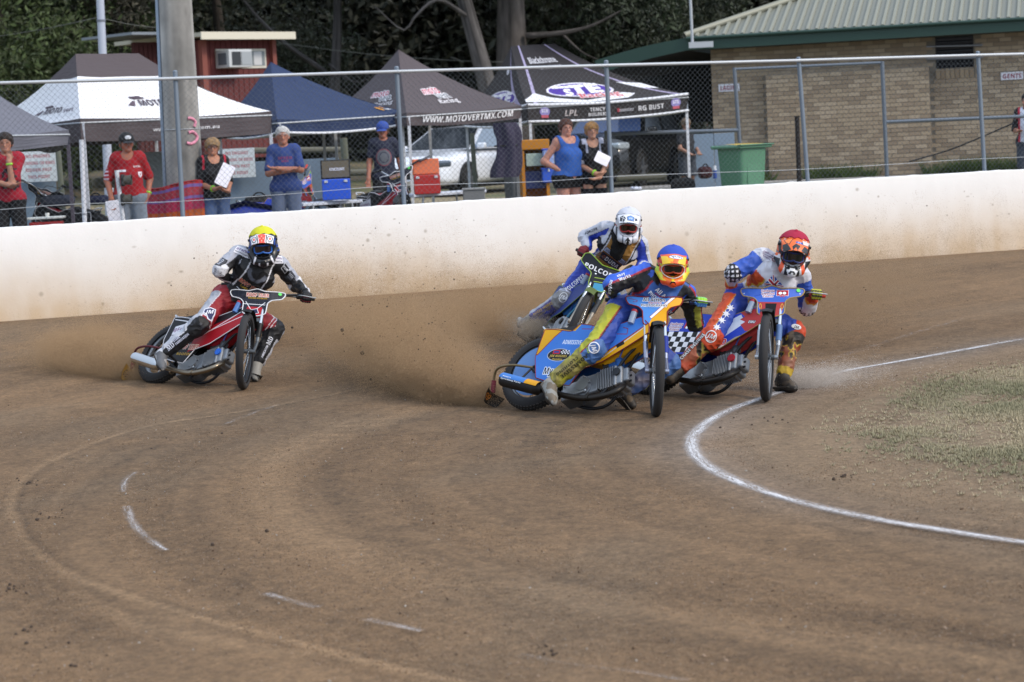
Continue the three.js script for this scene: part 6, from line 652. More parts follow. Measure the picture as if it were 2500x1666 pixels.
BK.D = bike('dusty green edged speedway bike at the back with black front plate', 'D', {
  panel: pl(0x24387c), panelPlain: pl(0x24387c), edge: M(0x66803a, 0.5), tank: pl(0x2a6ab0), tail: pl(0x20242c), gaiter: aluD, guard: M(0x4c5c22, 0.6), fRim: M(0xa89c88, 0.5, 0.5), frame: M(0x3a7a9a, 0.4, 0.4), forkLeg: M(0xa09a90, 0.5, 0.5), perch: M(0x1a2c5a, 0.4),
  plateShape: [[-0.27, 1.06], [-0.22, 1.085], [-0.13, 1.05], [-0.05, 1.02], [0.05, 1.03], [0.14, 1.04], [0.23, 1.05], [0.28, 1.03], [0.27, 0.98], [0.2, 0.935], [0.12, 0.90], [0.1, 0.80], [0.05, 0.76], [-0.05, 0.76], [-0.1, 0.80], [-0.12, 0.90], [-0.2, 0.94], [-0.275, 0.985]],
  plate: art(1024, 640, (g, w, h) => { g.fillStyle = '#12161e'; g.fillRect(0, 0, w, h); txt(g, 'POLCOPPER', 512, 250, 130, '#e6e8ee', { w: 840 }); g.strokeStyle = '#9ab83a'; g.lineWidth = 12; for (const q of [[[380, 420], [680, 330]], [[400, 500], [640, 420]]]) { g.beginPath(); g.moveTo(...q[0]); g.lineTo(...q[1]); g.stroke(); } poly2(g, [[420, 520], [620, 460], [640, 640], [440, 640]], '#3a8ab0'); }), plateEdge: M(0x86a838, 0.4),
});
// ---------- riders ----------
const mats4 = (x, y, z, p) => new THREE.Matrix4().makeBasis(x, y, z).setPosition(p);
function helmet(t, pos, face, tilt, o) {
  const Z = v3(face).clone().normalize(), X = V(cos(tilt), -sin(tilt), 0).addScaledVector(Z, -V(cos(tilt), -sin(tilt), 0).dot(Z)).normalize(), Y = Z.clone().cross(X);
  const g = new THREE.Group(); g.name = 'helmet'; t.add(g); g.position.copy(pos); g.quaternion.setFromRotationMatrix(mats4(X, Y, Z, V(0, 0, 0))); const sc = o.scale || 1; g.scale.setScalar(sc); if (o.sv) g.scale.set(...o.sv);
  const elD = (x, y, z, a, b, c) => { const k = Math.sqrt((x / a) ** 2 + (y / b) ** 2 + (z / c) ** 2), q = Math.sqrt((x / a / a) ** 2 + (y / b / b) ** 2 + (z / c / c) ** 2); return q < 1e-6 ? -a : k * (k - 1) / q; };
  const chin = [bone('c', [-0.105, -0.06, 0.03], [-0.062, -0.125, 0.125], 0.042, 0.034), bone('c', [-0.062, -0.125, 0.125], [0, -0.135, 0.165], 0.034, 0.036), bone('c', [0.105, -0.06, 0.03], [0.062, -0.125, 0.125], 0.042, 0.034), bone('c', [0.062, -0.125, 0.125], [0, -0.135, 0.165], 0.034, 0.036)];
  const shell = (x, y, z) => { let d = elD(x, y - 0.018, z + 0.012, 0.13, 0.14, 0.155); d = smin(d, elD(x, y + 0.05, z + 0.02, 0.118, 0.12, 0.13), 0.03); for (const b of chin) d = smin(d, capD(b, x, y, z), 0.03); const cut = elD(x, y + 0.028, z - 0.17, 0.102, 0.066, 0.12); d = -smin(-d, cut, 0.014); const neck = elD(x, y + 0.17, z + 0.02, 0.095, 0.07, 0.11); d = Math.max(d, -neck); return Math.max(d, -0.175 - y); };
  shell.lo = [-0.16, -0.19, -0.19]; shell.hi = [0.16, 0.18, 0.22];
  mesh('shell', surf(shell, 0.0058, (x, y, z) => lin(o.col(x, y, z))), VC(0.32), g);
  mesh('chin_vent', slab([[-0.028, -0.012], [0.028, -0.012], [0.016, 0.014], [-0.016, 0.014]], 0.012, 0.003).rotateX(0.2).translate(0, -0.125, 0.2), M(o.vent || 0x101114, 0.6), g);
  mesh('trim', tube(Array.from({ length: 24 }, (_, i) => { const a = i / 24 * 2 * PI; return [0.097 * cos(a), -0.028 + 0.062 * sin(a), 0.158 - 0.055 * cos(a) ** 2 * 1.15 - 0.01 * sin(a)]; }), 0.0048, 60, 6, true), M(o.trim || 0x16171a, 0.6), g);
  mesh('face_shade', grid(12, 10, (u, v) => { const a = (u - 0.5) * 2.2; return [0.088 * sin(a), -0.028 + (v - 0.5) * 0.12, 0.02 + 0.085 * cos(a)]; }), M(o.skin || 0x241a18, 0.9), g);
  const gp = (u, v, off = 0) => { const a = (u - 0.5) * 2.0; const nose = v < 0.3 ? 0.016 * Math.exp(-(((u - 0.5) / 0.1) ** 2)) * (0.3 - v) / 0.3 : 0; return [(0.093 + off) * sin(a), -0.058 + nose + v * 0.074, 0.035 + (0.102 + off) * cos(a) * (1 - 0.02 * v)]; };
  mesh('goggle_lens', grid(22, 8, (u, v) => gp(mix(0.08, 0.92, u), mix(0.1, 0.92, v), 0.004)), P(o.lens || 0x0c0e12, 0.07, { clearcoat: 0.6, clearcoatRoughness: 0.05 }), g);
  mesh('goggle_frame', tube([[0.06, 0.15], [0.2, 0.02], [0.42, 0.02], [0.5, 0.14], [0.58, 0.02], [0.8, 0.02], [0.94, 0.15], [0.96, 0.6], [0.9, 0.98], [0.5, 1.02], [0.1, 0.98], [0.04, 0.6]].map(([u, v]) => gp(u, v, 0.004)), 0.0075, 70, 8, true, 0.4), M(o.frame || 0x1a2a6a, 0.45), g);
  for (const s of [-1, 1]) mesh('goggle_strap', grid(8, 2, (u, v) => { const a = s * (1.08 + u * 0.9); return [0.1335 * sin(a), -0.04 + 0.036 * v, 0.004 + 0.12 * cos(a)]; }), M(o.strap || 0x22242a, 0.8), g);
  const pk = (u, v, th) => { const q = (u - 0.5) * 2; return [q * (0.112 - 0.018 * v), 0.118 - 0.062 * v + 0.012 * v * (1 - v) * 4 - 0.034 * q * q * (1 - 0.3 * v) + th, 0.085 + 0.115 * v - 0.036 * q * q]; };
  mesh('helmet_peak', [grid(18, 10, (u, v) => pk(u, v, 0.004)), grid(18, 10, (u, v) => pk(u, v, -0.002)), tube(Array.from({ length: 15 }, (_, i) => pk(i / 14, 1, 0.001)), 0.0042, 30, 6)], P(0xffffff, 0.35, { map: o.peak, clearcoat: 0.3 }), g);
  for (const s of [-1, 1]) mesh('peak_screw', new THREE.CylinderGeometry(0.011, 0.011, 0.01, 14).rotateZ(PI / 2).translate(s * 0.128, 0.052, 0.035), M(o.screw || 0x202226, 0.5), g);
  if (o.cover) { const cf = (x, y, z) => { const w = 0.004 * (vn3(x * 34, y * 30, z * 34) - 0.5); let d = elD(x, y - 0.02, z + 0.014, 0.136, 0.147, 0.161) + w; d = smin(d, Math.hypot(x, y - 0.166, z - 0.0) - 0.012, 0.02); return Math.max(d, 0.075 + 0.42 * z - (o.low || 0) - y + 0.006 * sin(Math.atan2(x, z) * 9)); }; cf.lo = [-0.17, -0.12, -0.2]; cf.hi = [0.17, 0.2, 0.18]; mesh('helmet_cover', surf(cf, 0.0058), M(o.cover, 0.85, 0, { bumpMap: clothBump, bumpScale: 0.002 }), g); }
  return g;
}
function glove(c, d, arm, right) {                                       // fingers closed round the bar at c, bar axis d pointing outwards
  const f = arm.clone().addScaledVector(d, -arm.dot(d)).normalize(), u = d.clone().cross(f); if (u.y < 0) u.negate(); const p = (a, b, e) => c.clone().addScaledVector(d, a).addScaledVector(f, b).addScaledVector(u, e); const B = [];
  B.push(bone('palm', p(-0.026, -0.018, 0.03), p(0.03, -0.018, 0.028), 0.026, 0.024), bone('palm', p(-0.004, -0.08, 0.03), p(0, -0.02, 0.032), 0.032, 0.034, { n: u, f: 1.25 }));
  [-0.034, -0.012, 0.01, 0.031].forEach((q, i) => { const l = [1, 1.06, 1.02, 0.9][i], k = [p(q, 0.012, 0.04), p(q, 0.04 * l, 0.014), p(q, 0.034 * l, -0.02), p(q, 0.006, -0.033)]; for (let j = 0; j < 3; j++) B.push(bone('finger' + j, k[j], k[j + 1], 0.0128 - j * 0.0008, 0.012 - j * 0.0008, { k: 0.007 })); });
  B.push(bone('thumb', p(-0.04, -0.03, 0.02), p(-0.058, 0.0, 0.004), 0.015, 0.0125, { k: 0.012 }), bone('thumb', p(-0.058, 0.0, 0.004), p(-0.05, 0.014, -0.022), 0.0125, 0.011, { k: 0.008 }));
  return { B, wrist: p(0, -0.085, 0.028), u };
}
function rider(label, k, o) {
  const J = Object.fromEntries(Object.entries(RJ[k]).map(([a, b]) => [a, V(...b)])), base = V(J.pel.x, 0, J.pel.z), t = thing('rider', label, 'person', base); for (const q of Object.values(J)) q.sub(base);
  const U = J.neck.clone().sub(J.pel).normalize(); let R = J.shR.clone().sub(J.shL); R.addScaledVector(U, -R.dot(U)).normalize(); const Fw = U.clone().cross(R);
  const T = (a, b, c) => J.pel.clone().addScaledVector(R, a).addScaledVector(U, b).addScaledVector(Fw, c), L = J.neck.distanceTo(J.pel);
  const hR = T(0.095, 0, 0), hL = T(-0.095, 0, 0), gl = [glove(J.haR, BK[k].barR, J.haR.clone().sub(J.elR).normalize()), glove(J.haL, BK[k].barL, J.haL.clone().sub(J.elL).normalize())];
  const chest = T(0, L * 0.74, 0.0), B = [
    bone('pelvis', hR, hL, 0.118, 0.118), bone('torso', T(0, 0.04, 0), T(0, L * 0.42, -0.015), 0.142, 0.138, { n: Fw, f: 1.15 }), bone('torso', T(0, L * 0.42, -0.015), chest, 0.138, 0.152, { n: Fw, f: 1.2 }), bone('torso', T(0.085, L * 0.72, 0.015), T(-0.085, L * 0.72, 0.015), 0.125, 0.125, { n: Fw, f: 1.1 }),
    bone('shoulder', J.shR.clone().lerp(J.shL, 0.16), J.shL.clone().lerp(J.shR, 0.16), 0.083), bone('collar', chest, J.neck, 0.11, 0.072), bone('collar', J.neck, J.head.clone().addScaledVector(U, -0.03), 0.066, 0.062) ];
  for (const [s, a, e, w, c] of [['R', J.shR, J.elR, gl[0].wrist, hR], ['L', J.shL, J.elL, gl[1].wrist, hL]]) { const kn = J['kn' + s], an = J['an' + s]; B.push(bone('upper' + s, a, e, 0.074, 0.06), bone('fore' + s, e, w, 0.06, 0.041), bone('thigh' + s, c, kn, 0.108, 0.078), bone('shin' + s, kn, kn.clone().lerp(an, 0.86), 0.076, 0.06)); const b = kn.clone().sub(c).normalize().sub(an.clone().sub(kn).normalize()).normalize(); B.push(bone('knee' + s, kn.clone().addScaledVector(b, 0.012), kn.clone().lerp(an, 0.16).addScaledVector(b, 0.014), 0.079, 0.074)); }
  const fold = (d, x, y, z) => { if (Math.abs(d) > 0.03) return d; const a = vn3(x * 13 + 7, y * 13, z * 13), b = vn3(x * 30, y * 30 + 3, z * 30); const w = vn3(x * 21 + z * 6, y * 26, z * 21 + 9); return d + 0.018 * (Math.abs(a - 0.5) * 2 - 0.4) + 0.010 * (Math.abs(w - 0.5) * 2 - 0.4) + 0.004 * (b - 0.5) - 0.003; };
  const f = field(B, 0.034, fold); const side = (b) => (b.tag.endsWith('R') ? 1 : -1);
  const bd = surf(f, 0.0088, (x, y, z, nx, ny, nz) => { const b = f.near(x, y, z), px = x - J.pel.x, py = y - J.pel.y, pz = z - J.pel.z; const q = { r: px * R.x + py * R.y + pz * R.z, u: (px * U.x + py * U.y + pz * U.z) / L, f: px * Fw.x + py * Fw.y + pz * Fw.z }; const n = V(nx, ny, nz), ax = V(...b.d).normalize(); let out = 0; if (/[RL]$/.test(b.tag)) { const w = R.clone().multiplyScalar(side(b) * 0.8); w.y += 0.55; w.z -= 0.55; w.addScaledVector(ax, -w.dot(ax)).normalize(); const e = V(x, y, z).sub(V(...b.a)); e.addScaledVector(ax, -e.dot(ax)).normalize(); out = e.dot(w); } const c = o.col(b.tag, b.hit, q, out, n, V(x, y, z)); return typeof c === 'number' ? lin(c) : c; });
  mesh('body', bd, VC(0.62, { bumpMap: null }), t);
  // gloves, boots
  for (const i of [0, 1]) { const gf = field(gl[i].B, 0.014); mesh('glove', surf(gf, 0.0042, (x, y, z, nx, ny, nz) => { const b = gf.near(x, y, z); return lin(o.glove(b.tag, V(nx, ny, nz).dot(gl[i].u), b.hit)); }), VC(0.7), t); }
  for (const s of ['R', 'L']) { const kn = J['kn' + s], an = J['an' + s], to = J['to' + s], sd = kn.clone().sub(an).normalize(), fd = to.clone().sub(an); fd.addScaledVector(sd, -fd.dot(sd) * 0.1); const heel = an.clone().addScaledVector(sd, -0.055).addScaledVector(fd.clone().normalize(), -0.03), ball = to.clone().lerp(an, 0.28).addScaledVector(sd, -0.012), toe = to.clone(); const bb = [bone('shaft', an.clone().addScaledVector(sd, 0.13), an, 0.058, 0.05), bone('foot', an, ball, 0.05, 0.043), bone('foot', heel, ball, 0.038, 0.038), bone('toe', ball, toe, 0.042, 0.03)], ff = field(bb, 0.025); const bt = mesh('boot', surf(ff, 0.0066, (x, y, z, nx, ny, nz) => { const b = ff.near(x, y, z), dn = -(nx * sd.x + ny * sd.y + nz * sd.z); return lin(o.boot(s, b.tag, b.hit, dn, vn3(x * 25, y * 25, z * 25))); }), VC(0.6), t);
    if (s === 'L') { const sp = slab([[-0.05, -0.12], [0.05, -0.12], [0.052, 0.05], [0.0, 0.13], [-0.052, 0.05]], 0.008, 0.003); const zz = sd.clone(), yy = toe.clone().sub(heel).addScaledVector(zz, -toe.clone().sub(heel).dot(zz)).normalize(), xx = yy.clone().cross(zz); sp.applyMatrix4(mats4(xx, yy, zz, heel.clone().lerp(toe, 0.5).addScaledVector(sd, -0.035))); mesh('steel_sole', sp, M(0x5a554e, 0.5, 0.7), bt); } }
  helmet(t, J.head, o.face, o.tilt, o.helm);
  for (const p of o.prints || []) { const c = p.at(J, T, L, hR, hL), N = v3(p.n || [0, 0.05, 1]).normalize(), up = p.dir ? N.clone().cross(p.dir(J, R, U).clone().normalize()) : U; mesh('print', drape(f, c, N, up, p.w, p.h, 18, 12, 0.0035), printMat(p.tex, 0.7), t); }
  if (o.extra) o.extra(t, J, T, L, f, U, R, Fw);
  return t;
}
const mid = (a, b, k) => a.clone().lerp(b, k);
const peakT = (d) => canvas(256, 128, d);
const dirt = (c, k, p) => mixc(lin(c), [0.19, 0.135, 0.085], k * clamp(fbm(p.x * 14 + p.z * 9, p.y * 14, 3) * 1.7 - 0.35));
// lead rider, blue and yellow-green
rider('lead rider in blue suit and yellow trousers with blue helmet cover', 'B', {
  face: [-0.03, -0.2, 1], tilt: 0.09,
  col: (g, t, q, out, n, p) => {
    if (g === 'pelvis' || (g === 'torso' && q.u < 0.12)) return 0x2a45a4; if (g === 'torso' || g === 'shoulder' || g === 'collar') { const a = Math.abs(q.r); if (q.f < -0.02) return 0x10131c; if (q.u > 0.9 && a > 0.1 && q.f > 0) return a > 0.17 ? 0x2c54bc : 0x12141c; if (Math.abs(a - 0.155) < 0.007) return 0x9c1c2c; return a > 0.155 ? 0x12141c : 0x2f5aa4; }
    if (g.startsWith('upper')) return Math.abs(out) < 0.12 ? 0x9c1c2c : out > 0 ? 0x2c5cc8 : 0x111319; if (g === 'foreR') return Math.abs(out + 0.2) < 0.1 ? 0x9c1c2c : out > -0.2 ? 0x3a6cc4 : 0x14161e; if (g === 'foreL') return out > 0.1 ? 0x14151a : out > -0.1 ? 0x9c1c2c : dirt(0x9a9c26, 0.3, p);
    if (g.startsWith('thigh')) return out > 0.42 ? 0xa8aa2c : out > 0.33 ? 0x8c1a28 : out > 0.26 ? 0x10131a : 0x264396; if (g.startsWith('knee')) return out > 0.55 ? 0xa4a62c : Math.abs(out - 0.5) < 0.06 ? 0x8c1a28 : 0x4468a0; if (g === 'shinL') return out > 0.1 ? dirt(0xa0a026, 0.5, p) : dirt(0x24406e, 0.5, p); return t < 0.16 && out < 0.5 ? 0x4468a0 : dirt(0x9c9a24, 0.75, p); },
  glove: (g, u) => (g === 'palm' ? (u > 0 ? 0x8fbbe0 : 0x3a70b8) : g === 'finger0' ? 0x7cc878 : g === 'finger1' ? 0x9ad23a : 0x4a82c4),
  boot: (s, g, t, dn, n) => (dn > 0.55 ? 0x2c2824 : s === 'L' ? (n > 0.55 ? 0x5a4c3a : 0x35302a) : g === 'shaft' ? 0x9a968e : n > 0.55 ? 0x6c6254 : 0x8a8a86),
  helm: { sv: [0.95, 0.89, 0.93], cover: 0x2f4fb4, low: 0.035, lens: 0x14110f, frame: 0xb8401c, trim: 0xd8cfc8, strap: 0x2a2c30, vent: 0x2a1a12, skin: 0x1a1210, peak: peakT((g, w, h) => { g.fillStyle = '#e8641c'; g.fillRect(0, 0, w, h); poly2(g, [[0, 0], [90, 0], [60, 70], [0, 90]], '#e8c020'); poly2(g, [[256, 0], [166, 0], [196, 70], [256, 90]], '#e8c020'); poly2(g, [[0, 92], [128, 108], [256, 92], [256, 128], [0, 128]], '#c8341c'); poly2(g, [[60, 20], [110, 8], [128, 40], [80, 50]], '#f0b020'); ell(g, 150, 62, 74, 22, '#e8e8ee', '#2a3a8a', 4); txt(g, 'Arai', 150, 62, 34, '#1c2a5c', { style: 'italic bold', w: 110 }); }), col: (x, y, z) => { const a = Math.abs(x); if (y < -0.115) return a < 0.035 && z > 0.12 ? 0xd84a1c : 0xe0521e; if (y < -0.055) return vn(a * 40 + 3, y * 40) > 0.55 ? 0xe8c81e : a > 0.085 ? 0xd8d83a : 0xe4701e; if (y < 0.02) return vn(a * 30, y * 34 + 8) > 0.5 ? 0xb8d03a : vn(a * 50, y * 50) > 0.5 ? 0xd83a3a : 0xe8c020; return y < 0.05 ? 0xd8341c : 0xe86a1c; } },
  prints: [
    { at: (J, T, L) => T(-0.02, L * 0.66, 0.12), n: [0.04, -0.1, 1], w: 0.30, h: 0.25, tex: canvas(512, 420, (g) => { txt(g, 'All Action', 250, 90, 84, '#e8ecf2', { w: 380 }); g.strokeStyle = '#c02838'; g.lineWidth = 7; g.beginPath(); g.moveTo(90, 142); g.bezierCurveTo(200, 120, 320, 170, 430, 140); g.stroke(); txt(g, 'PHOTOGRAPHY', 256, 186, 74, '#e8ecf2', { w: 470 }); txt(g, 'ADMIN.', 190, 290, 78, '#dfe6f0', { w: 260, style: 'normal' }); txt(g, 'CLOTHING', 220, 370, 76, '#dfe6f0', { w: 330, style: 'normal' }); }) },
    { at: (J) => mid(J.knR, J.anR, 0.5), n: [-0.1, 0.15, 1], dir: (J) => J.anR.clone().sub(J.knR), w: 0.34, h: 0.085, tex: canvas(640, 140, (g) => { txt(g, 'ADMISSIVE', 300, 44, 66, '#2c2c14', { w: 520 }); txt(g, 'CLOTHING', 380, 106, 52, '#33331a', { w: 420 }); }) },
    { at: (J) => J.knR.clone(), n: [-0.15, 0.1, 1], dir: (J) => J.knR.clone().sub(J.anR).applyAxisAngle(V(0, 0, 1), -1.9), w: 0.11, h: 0.12, tex: canvas(128, 140, (g) => { ell(g, 64, 60, 50, 48, null, '#d8dce6', 10); txt(g, 'JM', 64, 62, 58, '#d8dce6', { style: 'italic bold' }); txt(g, 'RACE', 66, 122, 26, '#9ab83a'); }) },
    { at: (J) => mid(J.shR, J.elR, 0.55), n: [-0.2, 0.5, 1], dir: (J) => J.shR.clone().sub(J.elR), w: 0.17, h: 0.09, tex: canvas(256, 128, (g) => { txt(g, 'ebay', 90, 40, 44, '#dfe6f4'); txt(g, 'Works', 110, 92, 50, '#dfe6f4'); }) },
    { at: (J) => mid(J.elR, J.haR, 0.3), n: [-0.2, 0.2, 1], dir: (J) => J.haR.clone().sub(J.elR), w: 0.13, h: 0.05, tex: canvas(256, 90, (g) => txt(g, 'mcfda', 128, 46, 70, '#dfe6f4', { w: 220 })) } ],
});
rider('left rider in black grey and red suit with yellow helmet cover', 'A', {
  face: [0.06, -0.16, 1], tilt: 0.0,
  col: (g, t, q, out, n, p) => {
    if (g === 'pelvis') return 0x8c1222; if (g === 'torso' || g === 'shoulder' || g === 'collar') { const a = Math.abs(q.r); if (q.u < 0.1) return 0x8c1222; if (q.f > 0 && q.u > 0.62 && ((q.r / 0.1) ** 2 + ((q.u - 0.84) / 0.17) ** 2) < 1 && q.u < 0.88 - 1.2 * (0.1 - a) * 0) return ((q.r / 0.07) ** 2 + ((q.u - 0.93) / 0.2) ** 2) < 1 ? 0x121318 : 0x565a66; if (Math.abs(a - (0.13 - 0.02 * q.u)) < 0.007 && q.u > 0.35) return 0xd8d8de; return a > 0.19 && q.u > 0.8 ? 0xa8acb8 : a > 0.14 && q.u < 0.6 ? 0x3a3e48 : 0x101115; }
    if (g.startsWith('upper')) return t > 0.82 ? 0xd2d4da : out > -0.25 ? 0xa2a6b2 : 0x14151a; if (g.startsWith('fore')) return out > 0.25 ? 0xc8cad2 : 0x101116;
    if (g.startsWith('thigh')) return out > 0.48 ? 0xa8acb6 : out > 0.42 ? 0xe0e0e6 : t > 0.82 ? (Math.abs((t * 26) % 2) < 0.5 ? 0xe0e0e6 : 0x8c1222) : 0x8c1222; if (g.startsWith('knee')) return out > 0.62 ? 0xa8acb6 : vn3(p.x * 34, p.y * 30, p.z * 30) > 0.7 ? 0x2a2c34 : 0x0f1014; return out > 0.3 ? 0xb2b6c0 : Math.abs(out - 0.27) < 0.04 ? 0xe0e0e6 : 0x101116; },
  glove: (g, u, t) => (g === 'palm' ? 0x141418 : t > 0.55 && t < 0.8 ? 0x7a1422 : 0x141418), boot: (s, g, t, dn, n) => (dn > 0.5 ? 0x2a2a2a : s === 'L' ? 0x8c8a84 : g === 'shaft' ? 0xc8cad0 : n > 0.6 ? 0x9a9a9a : 0x5c5e62),
  helm: { scale: 1.05, cover: 0xc8c628, low: 0.0, lens: 0x241c22, frame: 0x2a68c0, trim: 0x101114, strap: 0x1c3a90, vent: 0x0c0d10, skin: 0x1a1412, peak: peakT((g, w, h) => { g.fillStyle = '#e4e4ea'; g.fillRect(0, 0, w, h); poly2(g, [[96, 0], [160, 0], [172, 90], [128, 112], [84, 90]], '#e8503c'); for (const s of [-1, 1]) { poly2(g, [[128 + s * 44, 0], [128 + s * 54, 0], [128 + s * 60, 90], [128 + s * 50, 96]], '#14161c'); ell(g, 128 + s * 92, 44, 26, 34, null, '#14161c', 8); ell(g, 128 + s * 92, 44, 12, 18, '#e8705c'); poly2(g, [[128 + s * 128, 90], [128 + s * 60, 104], [128 + s * 80, 128], [128 + s * 128, 128]], '#1c2448'); } for (let i = 0; i < 9; i++) { g.fillStyle = i % 2 ? '#ffb8a0' : '#c02c24'; g.fillRect(100 + (i % 3) * 20, 10 + ((i / 3) | 0) * 26, 12, 12); } g.fillStyle = '#20307a'; g.fillRect(92, 104, 72, 16); }), col: (x, y, z) => { const a = Math.abs(x); if (y < -0.07 && Math.abs(a - 0.075 + (y + 0.1) * 0.4) < 0.008) return 0xd8d8e0; if (y < -0.13 && a > 0.03 && a < 0.045) return 0xc8c8d0; if (y > -0.06 && y < 0.06 && a > 0.1) return vn(y * 60, z * 40) > 0.55 ? 0x2a4a9a : 0x14161e; return 0x111217; } },
  prints: [
    { at: (J, T, L) => T(-0.01, L * 0.5, 0.12), n: [0.0, -0.1, 1], w: 0.26, h: 0.15, tex: canvas(512, 300, (g) => { txt(g, 'ROOF TILER', 256, 110, 110, '#a82030', { edge: '#d8b89a', ew: 14, w: 470, rot: 0.06 }); txt(g, 'ROOF TILING', 290, 200, 58, '#c8a428', { w: 400, rot: 0.06 }); poly2(g, [[200, 240], [330, 240], [265, 290]], '#c8ccd4'); }) },
    { at: (J) => mid(J.knR, J.anR, 0.55), n: [-0.1, 0.1, 1], dir: (J) => J.knR.clone().sub(J.anR), w: 0.27, h: 0.075, tex: canvas(640, 150, (g) => { txt(g, 'MD', 120, 78, 130, '#e0e4ee', { font: 'serif', w: 200, edge: '#1a2a50', ew: 10 }); txt(g, 'STEEL', 330, 40, 60, '#d8dcea', { w: 180, edge: '#2a3a60', ew: 8 }); txt(g, 'FABRICATION', 430, 108, 60, '#d8dcea', { w: 380, edge: '#2a3a60', ew: 8 }); }) },
    { at: (J) => mid(J.knL, J.anL, 0.5), n: [0.3, 0.1, 1], dir: (J) => J.knL.clone().sub(J.anL), w: 0.24, h: 0.07, tex: canvas(512, 130, (g) => { txt(g, 'FABRICATION', 150, 66, 50, '#d8dcea', { w: 280 }); txt(g, 'MD', 400, 66, 110, '#e0e4ee', { font: 'serif', w: 180 }); }) },
    { at: (J) => mid(J.pel, J.knR, 0.62), n: [-0.1, 0.2, 1], dir: (J, R, U) => V(1, 0, 0), w: 0.13, h: 0.15, tex: canvas(128, 150, (g) => { poly2(g, [[20, 24], [70, 10], [112, 30], [104, 80], [80, 140], [56, 120], [40, 70], [14, 60]], '#28305a', '#d8dce8', 9); txt(g, 'JM', 64, 52, 50, '#e8ecf4', { style: 'italic bold' }); }) },
    { at: (J, T, L) => mid(J.shL, J.neck, 0.25).add(V(0, 0.02, 0.02)), n: [0.2, 0.6, 1], dir: (J) => J.shL.clone().sub(J.neck), w: 0.15, h: 0.085, tex: canvas(256, 140, (g) => { g.fillStyle = '#d8d8e0'; g.fillRect(0, 0, 256, 140); txt(g, '@Forbes', 128, 50, 58, '#4a2a6a', { w: 230 }); txt(g, 'Powdercoating', 128, 106, 36, '#30343c', { w: 230 }); }) },
    { at: (J, T, L) => mid(J.shR, J.neck, 0.3).add(V(0, 0.02, 0.02)), n: [-0.1, 0.5, 1], dir: (J) => J.neck.clone().sub(J.shR), w: 0.15, h: 0.085, tex: canvas(256, 140, (g) => { g.fillStyle = '#d8d8e0'; g.fillRect(0, 0, 256, 140); txt(g, '@Forbes', 128, 50, 58, '#4a2a6a', { w: 230 }); txt(g, 'Powdercoating', 128, 106, 36, '#30343c', { w: 230 }); }) },
    { at: (J) => mid(J.elR, J.haR, 0.35), n: [-0.5, 0.1, 1], dir: (J) => J.haR.clone().sub(J.elR), w: 0.15, h: 0.06, tex: canvas(256, 100, (g) => { g.fillStyle = '#d4d6de'; g.fillRect(0, 0, 256, 100); txt(g, '@Forbes', 128, 50, 60, '#30344a', { w: 230 }); }) },
    { at: (J) => mid(J.shR, J.elR, 0.65), n: [-0.4, 0.3, 1], dir: (J) => J.elR.clone().sub(J.shR).negate(), w: 0.1, h: 0.08, tex: canvas(128, 100, (g) => { poly2(g, [[8, 10], [120, 10], [110, 92], [18, 92]], '#3c404a', '#181a20', 6); txt(g, 'MD', 64, 52, 50, '#b8bcc8', { font: 'serif' }); }) },
    { at: (J) => mid(J.shL, J.elL, 0.5), n: [0.2, 0.3, 1], dir: (J) => J.elL.clone().sub(J.shL), w: 0.16, h: 0.08, tex: canvas(200, 100, (g) => { poly2(g, [[8, 10], [90, 10], [84, 92], [16, 92]], '#20222a', '#c8ccd4', 5); txt(g, 'KUR', 50, 52, 36, '#d8dce4'); poly2(g, [[108, 10], [192, 10], [186, 92], [116, 92]], '#3c404a'); txt(g, 'MD', 150, 52, 40, '#c8ccd4', { font: 'serif' }); }) } ],
});
const flame = (p, s = 20) => vn3(p.x * s, p.y * s * 0.55, p.z * s);
